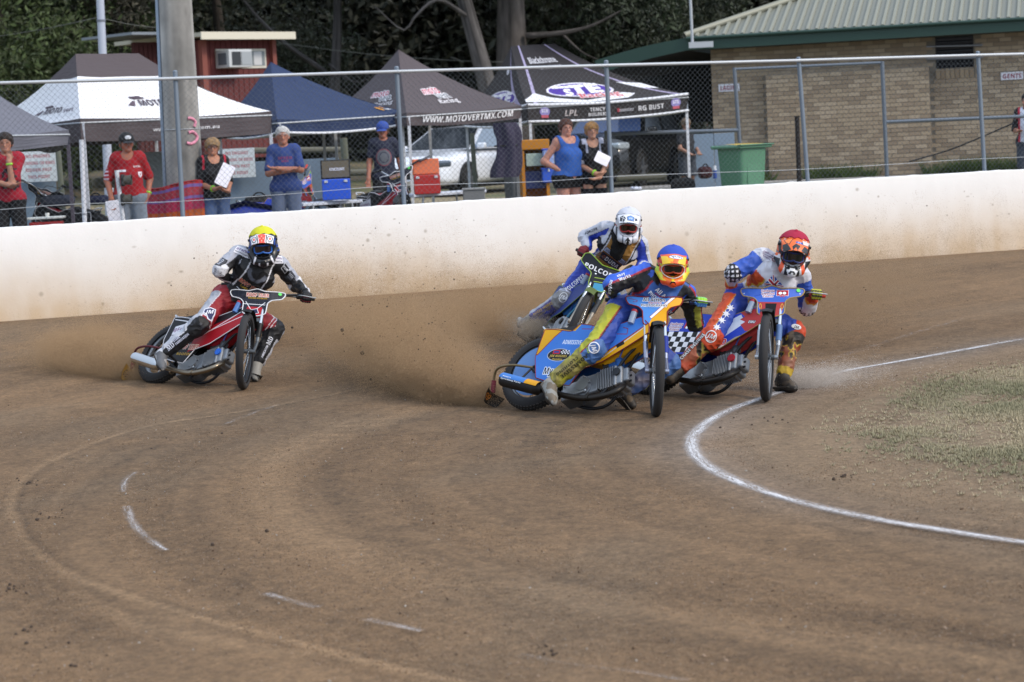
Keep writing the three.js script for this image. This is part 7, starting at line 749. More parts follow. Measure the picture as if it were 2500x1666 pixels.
rider('right rider in white blue and orange flame suit with red helmet cover', 'C', {
  face: [-0.08, -0.22, 1], tilt: 0.17,
  col: (g, t, q, out, n, p) => {
    if (g === 'pelvis') return 0x2440a8; if (g === 'torso' || g === 'shoulder' || g === 'collar') { if (q.u < 0.12) return 0x2440a8; const s = q.r - 0.11 + 0.06 * (flame(p, 26) - 0.5) - 0.08 * sst(0.45, 0.2, q.u); if (q.u < 0.72 && s > 0.0) return s < 0.012 ? 0xc8a030 : 0xc44a18; if (q.u < 0.32 && Math.abs(flame(p, 30) - 0.5) < 0.04) return 0xc8a030; return Math.abs(q.r) > 0.21 && q.u > 0.75 ? 0x2850ae : 0xc6c8d2; }
    if (g.startsWith('upper')) { if (t > 0.9) return Math.floor(p.x * 55) % 2 === Math.floor(p.y * 55) % 2 ? 0xd8d8e0 : 0x16161c; return t < 0.16 ? 0xc6c8d2 : 0x2850ae; } if (g.startsWith('fore')) { if (t < 0.12) return (Math.floor(p.x * 55) + Math.floor(p.y * 55)) % 2 ? 0xd8d8e0 : 0x16161c; const e = t - 0.62 + 0.3 * (flame(p, 34) - 0.5); return e > 0.16 ? 0xb83a18 : e > 0.05 ? 0xd88a20 : e > 0.02 ? 0xc8a030 : 0xc8cad4; }
    if (g.startsWith('thigh')) return out > 0.5 ? 0xc4481a : out > 0.44 ? 0xc8a040 : 0x24429e; if (g.startsWith('knee')) return g === 'kneeL' && t > 0.55 ? 0x16130f : 0xb8401a; const e = 0.5 + 0.75 * (flame(p, 24) - 0.5); if (g === 'shinR') { if (out > 0.45) return dirt(0xb8401a, 0.3, p); return t < e ? (Math.abs(t - e) < 0.05 ? 0x8a7a30 : 0x17130f) : dirt(0xa83c18, 0.5, p); } return t < 0.08 ? 0xb8401a : t < e ? (Math.abs(t - e) < 0.05 ? 0xb89a34 : dirt(0x16120e, 0.5, p)) : t > 0.93 ? 0xb89a34 : dirt(0x8c3c20, 0.6, p); },
  glove: (g, u, t) => (g === 'palm' ? (u > 0.3 ? 0x8c1a1c : 0x1c1a18) : g === 'thumb' ? 0x8c1a1c : t > 0.85 ? 0x20201a : 0xb8b838), boot: (s, g, t, dn, n) => (dn > 0.55 ? 0x2a2622 : n > 0.6 ? 0x4a4034 : 0x2c2823),
  helm: { scale: 1.04, cover: 0xa01a3c, low: -0.02, lens: 0x17161a, frame: 0x22306a, trim: 0x14161c, strap: 0x8a8c90, vent: 0x3a3c40, skin: 0x4a3028, peak: peakT((g, w, h) => { g.fillStyle = '#e8681c'; g.fillRect(0, 0, w, h); poly2(g, [[0, 0], [80, 0], [40, 60], [0, 50]], '#16181e'); poly2(g, [[256, 0], [186, 0], [216, 50], [256, 40]], '#16181e'); poly2(g, [[100, 0], [128, 26], [150, 0], [170, 40], [128, 60], [90, 30]], '#16181e'); ell(g, 156, 36, 16, 12, '#101116'); poly2(g, [[30, 70], [60, 50], [100, 120], [60, 128], [20, 110]], '#f08030', '#16181e', 6); poly2(g, [[120, 66], [196, 62], [190, 88], [130, 90]], '#2a4aa0'); txt(g, 'TLD', 158, 76, 20, '#dfe4f0'); poly2(g, [[200, 60], [256, 70], [256, 128], [180, 128]], '#e8c8c0', '#16181e', 5); }), col: (x, y, z) => { const a = Math.abs(x); if (y < -0.09 && z > 0.1 && a < 0.06) return a < 0.05 && vn(a * 60, y * 60) > 0.35 ? 0xd8dade : 0x16181e; if (y < -0.05) return Math.abs(a - 0.085 + (y + 0.1) * 0.3) < 0.016 ? 0xd8501e : a < 0.1 ? 0xc8cace : 0x15161c; return vn(a * 36 + 4, y * 40) > 0.68 ? 0xd8d8dc : vn(a * 44, y * 30) > 0.36 ? 0xe0601c : 0x17181e; } },
  prints: [
    { at: (J, T, L) => T(0.02, L * 0.72, 0.12), n: [0.0, 0.1, 1], w: 0.13, h: 0.1, tex: canvas(256, 180, (g, w, h) => { g.fillStyle = '#2a4ca8'; g.fillRect(0, 0, w, h); g.strokeStyle = '#e4e6ee'; g.lineWidth = 34; for (const q of [[0, 0, w, h], [w, 0, 0, h]]) { g.beginPath(); g.moveTo(q[0], q[1]); g.lineTo(q[2], q[3]); g.stroke(); } g.strokeStyle = '#b02438'; g.lineWidth = 14; for (const q of [[0, 0, w, h], [w, 0, 0, h]]) { g.beginPath(); g.moveTo(q[0], q[1]); g.lineTo(q[2], q[3]); g.stroke(); } g.fillStyle = '#e4e6ee'; g.fillRect(0, 60, w, 60); g.fillRect(98, 0, 60, h); g.fillStyle = '#b02438'; g.fillRect(0, 74, w, 32); g.fillRect(112, 0, 32, h); }) },
    { at: (J, T, L) => T(-0.02, L * 0.52, 0.12), n: [0.05, 0.0, 1], w: 0.32, h: 0.22, tex: canvas(400, 280, (g) => { const star = (x, y, r, c) => { g.beginPath(); for (let i = 0; i < 14; i++) { const a = i * PI / 7 - PI / 2, q = i % 2 ? r * 0.45 : r; g.lineTo(x + q * cos(a), y + q * sin(a)); } g.closePath(); g.fillStyle = c; g.fill(); }; star(120, 130, 38, '#2a4a8c'); for (const [x, y] of [[330, 60], [370, 40], [380, 110], [360, 170], [310, 230], [300, 100]]) star(x, y, 13, '#4a68a0'); g.strokeStyle = '#a8acba'; g.lineWidth = 3; g.beginPath(); g.moveTo(230, 0); g.lineTo(240, 280); g.stroke(); }) },
    ...[0.3, 0.46, 0.62, 0.8].map((s) => ({ at: (J, T, L, hR) => mid(hR, J.knR, s), n: [-0.1, 0.25, 1], dir: () => V(1, 0.1, 0), w: 0.075, h: 0.075, tex: starTex() })),
    { at: (J) => J.knR.clone(), n: [-0.15, 0.1, 1], dir: (J) => V(1, -0.4, 0), w: 0.11, h: 0.12, tex: canvas(128, 140, (g) => { ell(g, 64, 66, 50, 56, null, '#d8dce0', 9); txt(g, 'JM', 64, 62, 60, '#d8dce0', { style: 'italic bold' }); txt(g, 'RACE', 64, 108, 22, '#d8dce0'); }) },
    { at: (J) => J.knL.clone().add(V(0, 0.03, 0)), n: [0.1, 0.2, 1], dir: () => V(1, -0.3, 0), w: 0.1, h: 0.06, tex: canvas(128, 80, (g) => { ell(g, 64, 40, 54, 30, '#d8dce0'); txt(g, 'JM', 64, 42, 44, '#1a1a1e', { style: 'italic bold' }); }) },
    { at: (J) => mid(J.knR, J.anR, 0.42).add(V(-0.03, 0.03, 0)), n: [-0.3, 0.3, 1], dir: (J) => J.knR.clone().sub(J.anR), w: 0.3, h: 0.05, tex: canvas(512, 90, (g) => { txt(g, 'CHASE DESIGNS', 256, 46, 74, '#e4e4e8', { edge: '#1c1c20', ew: 14, w: 480 }); }) },
    { at: (J, T, L) => mid(J.shR, J.neck, 0.35).add(V(0, 0.02, 0.02)), n: [-0.1, 0.5, 1], dir: (J) => J.neck.clone().sub(J.shR), w: 0.14, h: 0.07, tex: canvas(256, 128, (g) => { txt(g, 'Canberra', 100, 28, 36, '#7a5a8a', { w: 160 }); txt(g, 'Creative', 100, 64, 34, '#7a5a8a', { w: 150 }); txt(g, 'Tilers', 100, 100, 34, '#7a5a8a', { w: 120 }); ell(g, 210, 74, 26, 24, null, '#a82a3c', 8); }) } ],
});
function starTex() { return canvas(96, 96, (g) => { g.beginPath(); for (let i = 0; i < 14; i++) { const a = i * PI / 7 - PI / 2, q = i % 2 ? 20 : 46; g.lineTo(48 + q * cos(a), 48 + q * sin(a)); } g.closePath(); g.fillStyle = '#d8dce8'; g.fill(); }); }
rider('rear rider in blue white and gold suit with white helmet', 'D', {
  face: [-0.06, -0.18, 1], tilt: 0.09,
  col: (g, t, q, out, n, p) => {
    if (g === 'pelvis') return 0x2038a0; if (g === 'collar') return q.u > 0.95 ? 0x0e0f12 : 0x14151a; if (g === 'torso' || g === 'shoulder') { const a = Math.abs(q.r); if (q.u < 0.1) return 0x2038a0; if (a > 0.16 && q.u > 0.78) return 0xb8bcc8; if (a > 0.145) return q.u > 0.6 ? 0x15161c : 0x2440b0; if (Math.abs(a - 0.14) < 0.006) return 0xb8bcc8; return a < 0.05 && q.u > 0.8 ? 0x101116 : 0x8a6428; }
    if (g.startsWith('upper')) return out > -0.1 ? 0xb8bcc8 : Math.abs(out + 0.13) < 0.04 ? 0x17183a : 0x2842b0; if (g.startsWith('fore')) return out > 0.45 ? 0xb8bcc8 : 0x2a46b8;
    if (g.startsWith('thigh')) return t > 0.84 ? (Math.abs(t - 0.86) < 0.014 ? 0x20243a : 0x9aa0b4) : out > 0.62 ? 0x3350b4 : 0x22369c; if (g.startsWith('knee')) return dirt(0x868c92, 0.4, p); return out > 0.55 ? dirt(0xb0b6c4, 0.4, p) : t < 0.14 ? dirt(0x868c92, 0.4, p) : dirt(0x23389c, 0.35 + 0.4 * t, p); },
  glove: (g, u, t) => (t > 0.8 && g !== 'palm' ? 0x1c0c10 : 0x6c1420), boot: (s, g, t, dn, n) => (dn > 0.5 ? 0x3a342c : n > 0.62 ? 0x8a8880 : 0x6a6a6c),
  helm: { cover: 0xc2c6d2, low: 0.0, lens: 0x20140e, frame: 0xa02420, trim: 0xc4c8d0, strap: 0x9a3020, vent: 0x14161a, skin: 0x2a1c16, peak: peakT((g, w, h) => { g.fillStyle = '#dfe2ea'; g.fillRect(0, 0, w, h); poly2(g, [[10, 20], [60, 4], [90, 40], [60, 90], [20, 80]], '#20242e'); poly2(g, [[110, 20], [190, 14], [196, 60], [150, 84], [104, 60]], '#5a88c8', '#20242e', 5); txt(g, 'TLD', 150, 46, 26, '#dfe6f4'); g.strokeStyle = '#dfe2ea'; g.lineWidth = 6; g.beginPath(); g.moveTo(10, 90); g.lineTo(90, 20); g.moveTo(40, 10); g.lineTo(70, 90); g.stroke(); poly2(g, [[206, 20], [240, 30], [230, 60], [204, 56]], '#3a4050'); }), col: (x, y, z) => { const a = Math.abs(x); if (y < -0.1 && a < 0.012 && z > 0.15) return 0x17191e; if (y < -0.08 && Math.abs(a - 0.05) < 0.006) return 0x5a6070; return Math.abs(a - 0.115) < 0.01 && y < -0.02 ? 0x30343e : 0xc6cad4; } },
  prints: [
    { at: (J, T, L) => T(-0.0, L * 0.60, 0.12), n: [0.02, 0.0, 1], w: 0.27, h: 0.17, tex: canvas(512, 330, (g) => { poly2(g, [[20, 40], [490, 60], [500, 150], [10, 130]], '#9aa4c4', '#1c2030', 8); txt(g, 'UNIA LESZNO', 256, 94, 72, '#24304c', { w: 450, rot: 0.04 }); poly2(g, [[10, 150], [500, 170], [480, 310], [40, 300]], '#1c2030', '#a8642c', 5); txt(g, 'DUDA', 290, 238, 110, '#dfe2ea', { w: 320, rot: 0.04 }); poly2(g, [[70, 230], [100, 200], [130, 230], [100, 262]], null, '#c05a2c', 9); }) },
    { at: (J, T, L, hR) => mid(hR, J.knR, 0.58), n: [-0.05, 0.25, 1], dir: (J) => J.pel.clone().sub(J.knR), w: 0.27, h: 0.075, tex: canvas(512, 130, (g) => txt(g, 'POLCOPPER', 256, 66, 110, '#dfe4f0', { w: 480 })) },
    { at: (J) => mid(J.knR, J.anR, 0.6), n: [-0.1, 0.15, 1], dir: (J) => J.knR.clone().sub(J.anR), w: 0.26, h: 0.085, tex: canvas(512, 160, (g) => { txt(g, 'ROGER WORKS', 256, 50, 74, '#b89a4c', { w: 460 }); txt(g, 'TRANSPORT', 250, 116, 60, '#8a7c54', { w: 360 }); }) },
    { at: (J) => J.knR.clone(), n: [-0.1, 0.15, 1], dir: () => V(1, -0.45, 0), w: 0.11, h: 0.12, tex: canvas(128, 140, (g) => { ell(g, 64, 70, 46, 58, null, '#dfe2e6', 8); txt(g, 'JM', 64, 70, 64, '#dfe2e6', { style: 'italic bold' }); }) },
    { at: (J) => mid(J.shR, J.elR, 0.6), n: [-0.3, 0.4, 1], dir: (J) => J.shR.clone().sub(J.elR), w: 0.18, h: 0.06, tex: canvas(256, 90, (g) => txt(g, 'FORCZYK', 128, 46, 56, '#20263c', { w: 220 })) },
    { at: (J) => mid(J.elR, J.haR, 0.5), n: [-0.8, 0.1, 1], dir: (J) => J.elR.clone().sub(J.haR), w: 0.13, h: 0.05, tex: canvas(256, 90, (g) => txt(g, 'FAN-KAR', 128, 46, 60, '#d8dce8', { w: 220 })) } ],
  extra: (t, J, T, L, f, U, R, Fw) => { const nf = field([bone('n', J.head.clone().addScaledVector(U, -0.12), T(0, L * 0.78, 0.09), 0.105, 0.075), bone('n', T(0.02, L * 0.78, 0.1), T(-0.03, L * 0.68, 0.13), 0.06, 0.02)], 0.05, (d, x, y, z) => d + 0.02 * (vn3(x * 22, y * 22, z * 22) - 0.5) + 0.008 * (vn3(x * 70, y * 70, z * 70) - 0.5)); mesh('neck_scarf', surf(nf, 0.008), M(0x0d0e10, 0.95), t); },
});
// ---------- pit clutter behind the fence ----------
const gp0 = (px, py, d) => { const p = at(px, py, d); return V(p.x, groundH(p.x, p.z), p.z); };
const hgt = (px, py, d) => { const p = at(px, py, d); return p.y - groundH(p.x, p.z); };
const wid = (a, b, d) => (b - a) * d / 5350;
{
  // wheelie bins
  const bin = (label, px, d, turn, h, c, lidC, o = {}) => { const t = thing('wheelie_bin', label, 'wheelie bin', gp0(px, 400, d), turn); const b = M(c, 0.55), w = o.w || 0.55, dp = o.dp || 0.62;
    const loft = grid(24, 10, (u, v) => { const a = u * 2 * PI, e = 0.28, s = (q) => Math.sign(q) * Math.abs(q) ** e, k = mix(0.80, 1, v); return [s(cos(a)) * w / 2 * k, 0.05 + v * (h - 0.12), s(sin(a)) * dp / 2 * k]; }); mesh('body', loft, b, t); mesh('base', bx(w * 0.78, 0.04, dp * 0.78, 0, 0.05, 0), b, t);
    mesh('rim', rb(w + 0.1, 0.05, dp + 0.1, 0.02, 0, h - 0.085, 0), b, t); mesh('lid', grid(16, 12, (u, v) => [(u - 0.5) * (w + 0.05), h - 0.06 + 0.018 * sin(v * PI) + 0.012 * v + 0.006 * sin(u * PI), (0.5 - v) * (dp + 0.06)]), M(lidC, 0.5), t); mesh('front_panel', rb(w * 0.5, h * 0.55, 0.02, 0.01, 0, h * 0.45, dp * 0.455).rotateX(0.0), b, t);
    for (const s of [-1, 1]) mesh('wheel', new THREE.TorusGeometry(0.085, 0.025, 8, 20).rotateY(PI / 2).translate(s * (w / 2 - 0.02), 0.11, -dp / 2), blackP, t); mesh('handle', rod([-w / 2, h - 0.07, -dp / 2 - 0.09], [w / 2, h - 0.07, -dp / 2 - 0.09], 0.016), b, t); mesh('lid_edge', rb(w + 0.12, 0.02, 0.1, 0.01, 0, h - 0.055, dp / 2 + 0.03), b, t); return t; };
  bin('green wheelie bin with yellow lid standing right of the striped canopy', 1812, 35.6, 0.62, hgt(1806, 346, 35.6), 0x54856a, 0xb89a28, { w: 0.6, dp: 0.62 });
  bin('grey wheelie bin holding a white bag beside the yellow cabinet', 1262, 36.5, 0.3, hgt(1262, 352, 36.5), 0x6c7278, 0x7c838a, { w: 0.42, dp: 0.5 });
  const bg = at(1260, 350, 36.2); const sg = new THREE.SphereGeometry(0.13, 20, 14), q = sg.attributes.position; for (let i = 0; i < q.count; i++) { const k = 0.8 + 0.45 * vn3(q.getX(i) * 14, q.getY(i) * 14, q.getZ(i) * 14); q.setXYZ(i, q.getX(i) * k, q.getY(i) * k * 1.1, q.getZ(i) * k); } sg.computeVertexNormals(); tag(mesh('white_bag', sg, M(0xdfe4ec, 0.6), null, bg), 'crumpled white plastic bag on top of the grey wheelie bin', 'bag');
  // yellow cabinet and blue boxes
  const cd = 35.2, c0 = gp0(1303, 400, cd), ch = hgt(1303, 344, cd), cw = wid(1272, 1338, cd), cab = thing('yellow_cabinet', 'yellow pit cabinet with pale front panel beside the woman in blue', 'cabinet', c0, 0.08), ym = M(0xb87812, 0.55);
  mesh('frame', [bx(0.05, ch, 0.5, -cw / 2 + 0.025, ch / 2, 0), bx(0.05, ch, 0.5, cw / 2 - 0.025, ch / 2, 0), bx(cw, 0.05, 0.5, 0, 0.3, 0), bx(cw, ch, 0.02, 0, ch / 2, -0.24)], ym, cab); mesh('top', rb(cw + 0.04, 0.16, 0.54, 0.015, 0, ch - 0.06, 0), ym, cab); mesh('door', rb(cw * 0.66, 0.2, 0.03, 0.01, -0.0, ch - 0.3, 0.25), M(0x9fb0a8, 0.6), cab); mesh('drawer', rb(cw * 0.8, 0.28, 0.3, 0.01, 0, ch - 0.62, 0.05), M(0x1a2a5c, 0.5), cab);
  const blue = (label, px0, py0, px1, py1, d, c, lid) => { const p = at((px0 + px1) / 2, py1, d), t = thing('storage_box', label, 'storage box', p, 0.1), w = wid(px0, px1, d), h = wid(py0, py1, d); mesh('body', rb(w, h * 0.9, w * 0.8, 0.02, 0, h * 0.45, 0), M(c, 0.5), t); mesh('lid', rb(w + 0.02, h * 0.12, w * 0.82, 0.015, 0, h * 0.92, 0), M(lid, 0.5), t); mesh('clip', rb(0.03, 0.05, 0.02, 0.005, 0, h * 0.82, w * 0.41), M(0xdfe4ec, 0.5), t); };
  blue('lower bright blue plastic box right of the yellow cabinet', 1323, 409, 1356, 446, 35.0, 0x2a58c8, 0x3566d8); blue('upper pale blue plastic box right of the yellow cabinet', 1326, 362, 1352, 405, 34.9, 0x8fa4d8, 0x2a4ab4);
  // table with the blue tool box
  const table = (label, a, b, d, d2, gy) => { const p = at(...a, d), e = at(...b, d2), m = p.clone().add(e).multiplyScalar(0.5), w = p.distanceTo(e), t = thing('pit_table', label, 'table', [m.x, groundH(m.x, m.z), m.z], Math.atan2(-(e.z - p.z), e.x - p.x)); const h = m.y - groundH(m.x, m.z); mesh('table_top', rb(w, 0.045, 0.6, 0.01, 0, h - 0.022, -0.28), M(0xc3cad6, 0.5), t); for (const [x, z] of [[-1, 0], [1, 0], [-1, -0.5], [1, -0.5]]) mesh('leg', rod([x * (w / 2 - 0.1), 0, z], [x * (w / 2 - 0.18), h - 0.04, z], 0.016), galv, t); return { t, h, m, w }; };
  table('white folding table carrying the blue tool box with open lid', [738, 500], [884, 484], 31.2, 31.8); table('white edged bench table carrying the red tool box with open lid', [1008, 476], [1186, 462], 31.6, 32.4);
  const tool = (label, px0, px1, py0, py1, d, c, lidC, lid, txtC) => { const p = at((px0 + px1) / 2, py1, d), w = wid(px0, px1, d), h = wid(py0, py1, d), t = thing('tool_box', label, 'tool box', p, 0.05); mesh('body', rb(w, h, 0.32, 0.012, 0, h / 2, -0.16), P(c, 0.4, { clearcoat: 0.2 }), t); const lw = wid(lid[0], lid[1], d), lh = wid(lid[2], lid[3], d); const lg = new THREE.Group(); lg.name = 'lid'; t.add(lg); lg.position.set(((lid[0] + lid[1]) / 2 - (px0 + px1) / 2) * d / 5350, h + 0.002, -0.3); lg.rotation.x = -0.1; mesh('lid_shell', rb(lw, lh, 0.04, 0.012, 0, lh / 2, 0), M(txtC ? 0x141416 : lidC, 0.5), lg); mesh('lid_inside', bx(lw * 0.9, lh * 0.86, 0.01, 0, lh / 2, 0.022), M(lidC, 0.45, txtC ? 0.3 : 0.1), lg); if (txtC) mesh('lettering', new THREE.PlaneGeometry(lw * 0.55, lh * 0.24).translate(0.02, lh * 0.5, 0.03), printMat(canvas(256, 64, (g) => txt(g, 'KINCROME', 128, 34, 54, '#e6e8ec', { w: 240 }))), lg); for (const s of [-0.35, 0.35]) mesh('latch', rb(0.05, 0.035, 0.02, 0.006, s * w, h - 0.03, 0.005), M(0xd5d9de, 0.4, 0.4), t); };
  tool('bright blue tool box with open framed lid on the white folding table', 788, 856, 438, 488, 31.4, 0x2458d8, 0x6a6150, [785, 858, 391, 438], 1); tool('red tool box with open orange lid on the white edged bench', 1012, 1076, 428, 474, 31.6, 0xb02420, 0xd87850, [1010, 1076, 389, 428], 0); blue('dark blue plastic crate at the left end of the white folding table', 753, 787, 440, 490, 31.5, 0x1c2c80, 0x22348c);
  // sign boards on grey panels
  const panel = (label, px0, px1, py0, py1, d) => { const p = at((px0 + px1) / 2, py1, d), t = thing('barrier_fence', label, 'barrier', [p.x, groundH(p.x, p.z), p.z]); const w = wid(px0, px1, d), h = hgt((px0 + px1) / 2, py0, d); const n = Math.max(2, Math.round(w / 0.9)); for (let i = 0; i < n; i++) mesh('sheet', rb(w / n - 0.008, h, 0.02, 0.006, -w / 2 + (i + 0.5) * w / n, h / 2, 0), M(0x7f93a8, 0.55, 0.2), t); mesh('post', [bx(0.08, h + 0.1, 0.08, -w / 2, (h + 0.1) / 2, -0.06), bx(0.08, h + 0.1, 0.08, w / 2, (h + 0.1) / 2, -0.06)], M(0x6a675a, 0.9), t); mesh('rail', bx(w, 0.06, 0.05, 0, h * 0.8, -0.04), M(0x6a675a, 0.9), t); return t; };
  panel('low blue grey barrier panels behind the left warning board', -60, 140, 385, 505, 38); panel('long low blue grey barrier panels behind the man in blue', 540, 832, 392, 480, 39); panel('pale grey barrier sheet left of the green wheelie bin', 1694, 1796, 326, 402, 41);
  const sb = canvas(512, 430, (g, w, h) => { g.fillStyle = '#d3dde4'; g.fillRect(0, 0, w, h); ['NO ENGINES', 'RUNNING OR BIKES', 'RIDDEN PAST', 'THIS POINT'].forEach((s, i) => txt(g, s, 262, 66 + i * 98, 64, '#a8404c', { w: [330, 450, 360, 300][i] })); });
  const board = (label, px0, px1, py0, py1, d) => { const p = at((px0 + px1) / 2, (py0 + py1) / 2, d), t = thing('warning_board', label, 'sign board', p, 0); t.rotation.z = 0.0; const w = wid(px0, px1, d), h = wid(py0, py1, d); mesh('board', rb(w, h, 0.025, 0.004), M(0xcfd8e0, 0.6), t); mesh('lettering', new THREE.PlaneGeometry(w * 0.99, h * 0.99).translate(0, 0, 0.0145), M(0xffffff, 0.6, 0, { map: sb }), t); };
  board('white warning board with red lettering beside the boy in red', 46, 139, 370, 444, 37.8); board('white warning board with red lettering beside the woman with glasses', 534, 622, 363, 434, 38.8);
  // posts, rail, cabinet, mesh light box
  const timber = (label, px, py, d, w) => { const p = gp0(px, 400, d), h = hgt(px, py, d), t = thing('timber_post', label, 'post', p); mesh('stem', rod([0, 0, 0], [-0.03, h, 0], w / 2, w / 2 * 0.96, 14), M(0x6a7064, 0.95, 0, { bumpMap: barkT, bumpScale: 0.01 }), t); mesh('end_grain', new THREE.CylinderGeometry(w / 2 * 0.9, w / 2 * 0.95, 0.01, 14).translate(-0.03, h + 0.004, 0), M(0x7d7a6a, 0.95), t); };
  timber('short grey timber post left of the man in the blue cap', 846, 338, 38.5, 0.135); timber('grey timber post beside the white car door', 1160, 327, 38.5, 0.085); timber('grey timber post between the blond woman and fence post', 1490, 320, 37, 0.10); timber('weathered timber post right of the left warning board', 147, 342, 37.5, 0.1);
  const rail = (label, a, b, r) => { const p = at(...a), e = at(...b), t = thing('log_rail', label, 'rail', p); mesh('log', rod([0, 0, 0], e.clone().sub(p), r, r, 12), M(0x6d6c60, 0.95, 0, { bumpMap: barkT, bumpScale: 0.01 }), t); mesh('log_end', new THREE.SphereGeometry(r, 12, 8).scale(1, 1, 1), M(0x7d7a6a, 0.95), t); };
  rail('grey log rail running left of the short timber post', [612, 368, 39.2], [846, 366, 39.2], 0.055); rail('grey log rail low behind the man in the blue cap', [852, 422, 40], [930, 420, 40], 0.06); rail('grey log rail behind the man in the red polo', [236, 447, 36], [420, 440, 36], 0.085); rail('pale log lying on the grass before the black car', [1512, 436, 41], [1628, 430, 41], 0.06);
  const gc = gp0(372, 400, 34.5), gt = thing('grey_cabinet', 'plain grey cabinet with beige side behind the man in red', 'cabinet', gc, 0.5), gh = hgt(372, 371, 34.5); mesh('case', rb(0.46, gh, 0.42, 0.01, 0, gh / 2, 0), M(0x8d959a, 0.6), gt); mesh('door', rb(0.42, gh * 0.92, 0.015, 0.006, 0, gh / 2, 0.214), M(0x8a9298, 0.55), gt); mesh('side_sheet', rb(0.012, gh * 0.96, 0.4, 0.004, 0.236, gh / 2, 0), M(0xa89c84, 0.7), gt);
  const lp = at(284, 416, 28.75), lb = V(lp.x + 0.09, 0.74, lp.z), ls = thing('signal_post', 'short white post with two dark hooded lamps in front of the man in red', 'signal post', lb), lh = lp.clone().sub(lb); mesh('stem', rod([0, 0, 0], lh, 0.028, 0.028, 14), M(0xd4d8de, 0.45), ls); for (const py of [440, 487]) { const k = at(306, py, 28.72).sub(lb); mesh('lamp_back', rb(0.05, 0.16, 0.12, 0.03, k.x - 0.035, k.y, k.z), M(0x1c1f20, 0.6), ls); mesh('lamp_hood', new THREE.CylinderGeometry(0.06, 0.066, 0.1, 20, 1, true).rotateZ(PI / 2).translate(k.x + 0.03, k.y, k.z), M(0x4c4a42, 0.6), ls); mesh('lamp_lens', new THREE.SphereGeometry(0.05, 14, 10).scale(0.4, 1, 1).translate(k.x + 0.02, k.y, k.z), P(0x4a5040, 0.2), ls); }
  const wp = at(198, 341, 28.9), wb = at(207, 560, 28.9), w1 = thing('white_post', 'tall white plastic post standing between the boy and man in red', 'post', wb); mesh('stem', rod([0, 0, 0], wp.clone().sub(wb), 0.031, 0.031, 16), M(0xd6dae2, 0.4), w1); mesh('joint', rod(wp.clone().sub(wb).multiplyScalar(0.16), wp.clone().sub(wb).multiplyScalar(0.18), 0.036, 0.036, 16), M(0x9aa0a8, 0.5), w1);
  // soft things
  const bag = (label, px, py, d, w, h, c, turn = 0) => { const p = at(px, py, d), t = thing('holdall', label, 'bag', p, turn); const g = new THREE.SphereGeometry(1, 28, 18), a = g.attributes.position; for (let i = 0; i < a.count; i++) { const x = a.getX(i), y = a.getY(i), z = a.getZ(i), s = (v) => Math.sign(v) * Math.abs(v) ** 0.6, k = 1 + 0.12 * (vn3(x * 4 + px, y * 4, z * 4) - 0.5); a.setXYZ(i, s(x) * w / 2 * k, s(y) * h / 2 * k + h / 2, s(z) * 0.16 * k); } g.computeVertexNormals(); mesh('body', g, M(c, 0.85), t); mesh('strap', tube([[-w * 0.25, h * 0.8, 0.12], [-w * 0.1, h * 1.15, 0.1], [w * 0.1, h * 1.15, 0.1], [w * 0.25, h * 0.8, 0.12]], 0.012, 20, 6), M(0x191a1c, 0.9), t); };
  bag('long grey holdall lying behind the boy in red', 142, 505, 31.5, 0.48, 0.17, 0x3d4250); bag('dark blue holdall behind the white plastic post', 238, 500, 32, 0.34, 0.14, 0x151e3c); bag('black holdall left of the man in blue', 636, 510, 32, 0.44, 0.2, 0x17181b); bag('black cloth heap on the grass by the striped canopy leg', 1668, 470, 36, 0.40, 0.24, 0x101113); bag('crumpled white cloth lying on the grass behind the wall', 1553, 466, 35, 0.18, 0.07, 0xc9cede); bag('dark red generator bag near the pale barrier sheet', 1722, 436, 40, 0.26, 0.22, 0x3a161c);
  const gb = at(1746, 436, 39.5), gbt = thing('gas_bottle', 'small blue and white gas bottle left of the green bin', 'gas bottle', gb); mesh('body', new THREE.CylinderGeometry(0.036, 0.036, 0.15, 18).translate(0, 0.075, 0), M(0x2a4a9a, 0.4), gbt); mesh('top', new THREE.CylinderGeometry(0.026, 0.036, 0.08, 18).translate(0, 0.19, 0), M(0xd5dae2, 0.4), gbt);
  const cl = at(1232, 300, 34.2), ct = thing('rolled_cover', 'dark purple canopy cover hanging beside the white car', 'cover', cl), cw2 = wid(1196, 1264, 34.2), chh = wid(300, 432, 34.2); mesh('cloth', grid(36, 26, (u, v) => { const a = u * 2 * PI, w = cw2 / 2 * (0.62 + 0.34 * sin(v * 2.6) + 0.12 * sin(v * 7 + 1)), f = 1 + 0.16 * sin(a * 5 + v * 3) + 0.08 * sin(a * 9 - v * 5); return [cos(a) * w * f + 0.05 * sin(v * 4), -v * chh, sin(a) * 0.14 * f]; }), M(new THREE.Color(0.032, 0.028, 0.058), 0.85), ct); mesh('tie', new THREE.TorusGeometry(cw2 * 0.34, 0.014, 8, 28).rotateX(PI / 2).scale(1.25, 1, 0.8).translate(0.02, -chh * 0.42, 0), M(0x121216, 0.8), ct);
  const tr = at(112, 532, 29.4), tt = thing('red_trolley', 'low red trolley with a white tray top beside the boy in red', 'trolley', [tr.x, tr.y - 0.62, tr.z], 0.1); mesh('tray', rb(0.5, 0.03, 0.3, 0.01, 0, 0.62, 0), M(0xcfd3d0, 0.5), tt); mesh('body', rb(0.44, 0.3, 0.26, 0.02, 0, 0.42, 0), M(0x9c1818, 0.45), tt); mesh('cup', new THREE.CylinderGeometry(0.03, 0.026, 0.05, 16).translate(0.02, 0.66, 0.02), M(0xdfe0da, 0.6), tt); for (const [x, z] of [[-0.2, 0.1], [0.2, 0.1], [-0.2, -0.1], [0.2, -0.1]]) mesh('leg', rod([x, 0, z], [x, 0.5, z], 0.014), steelD, tt);
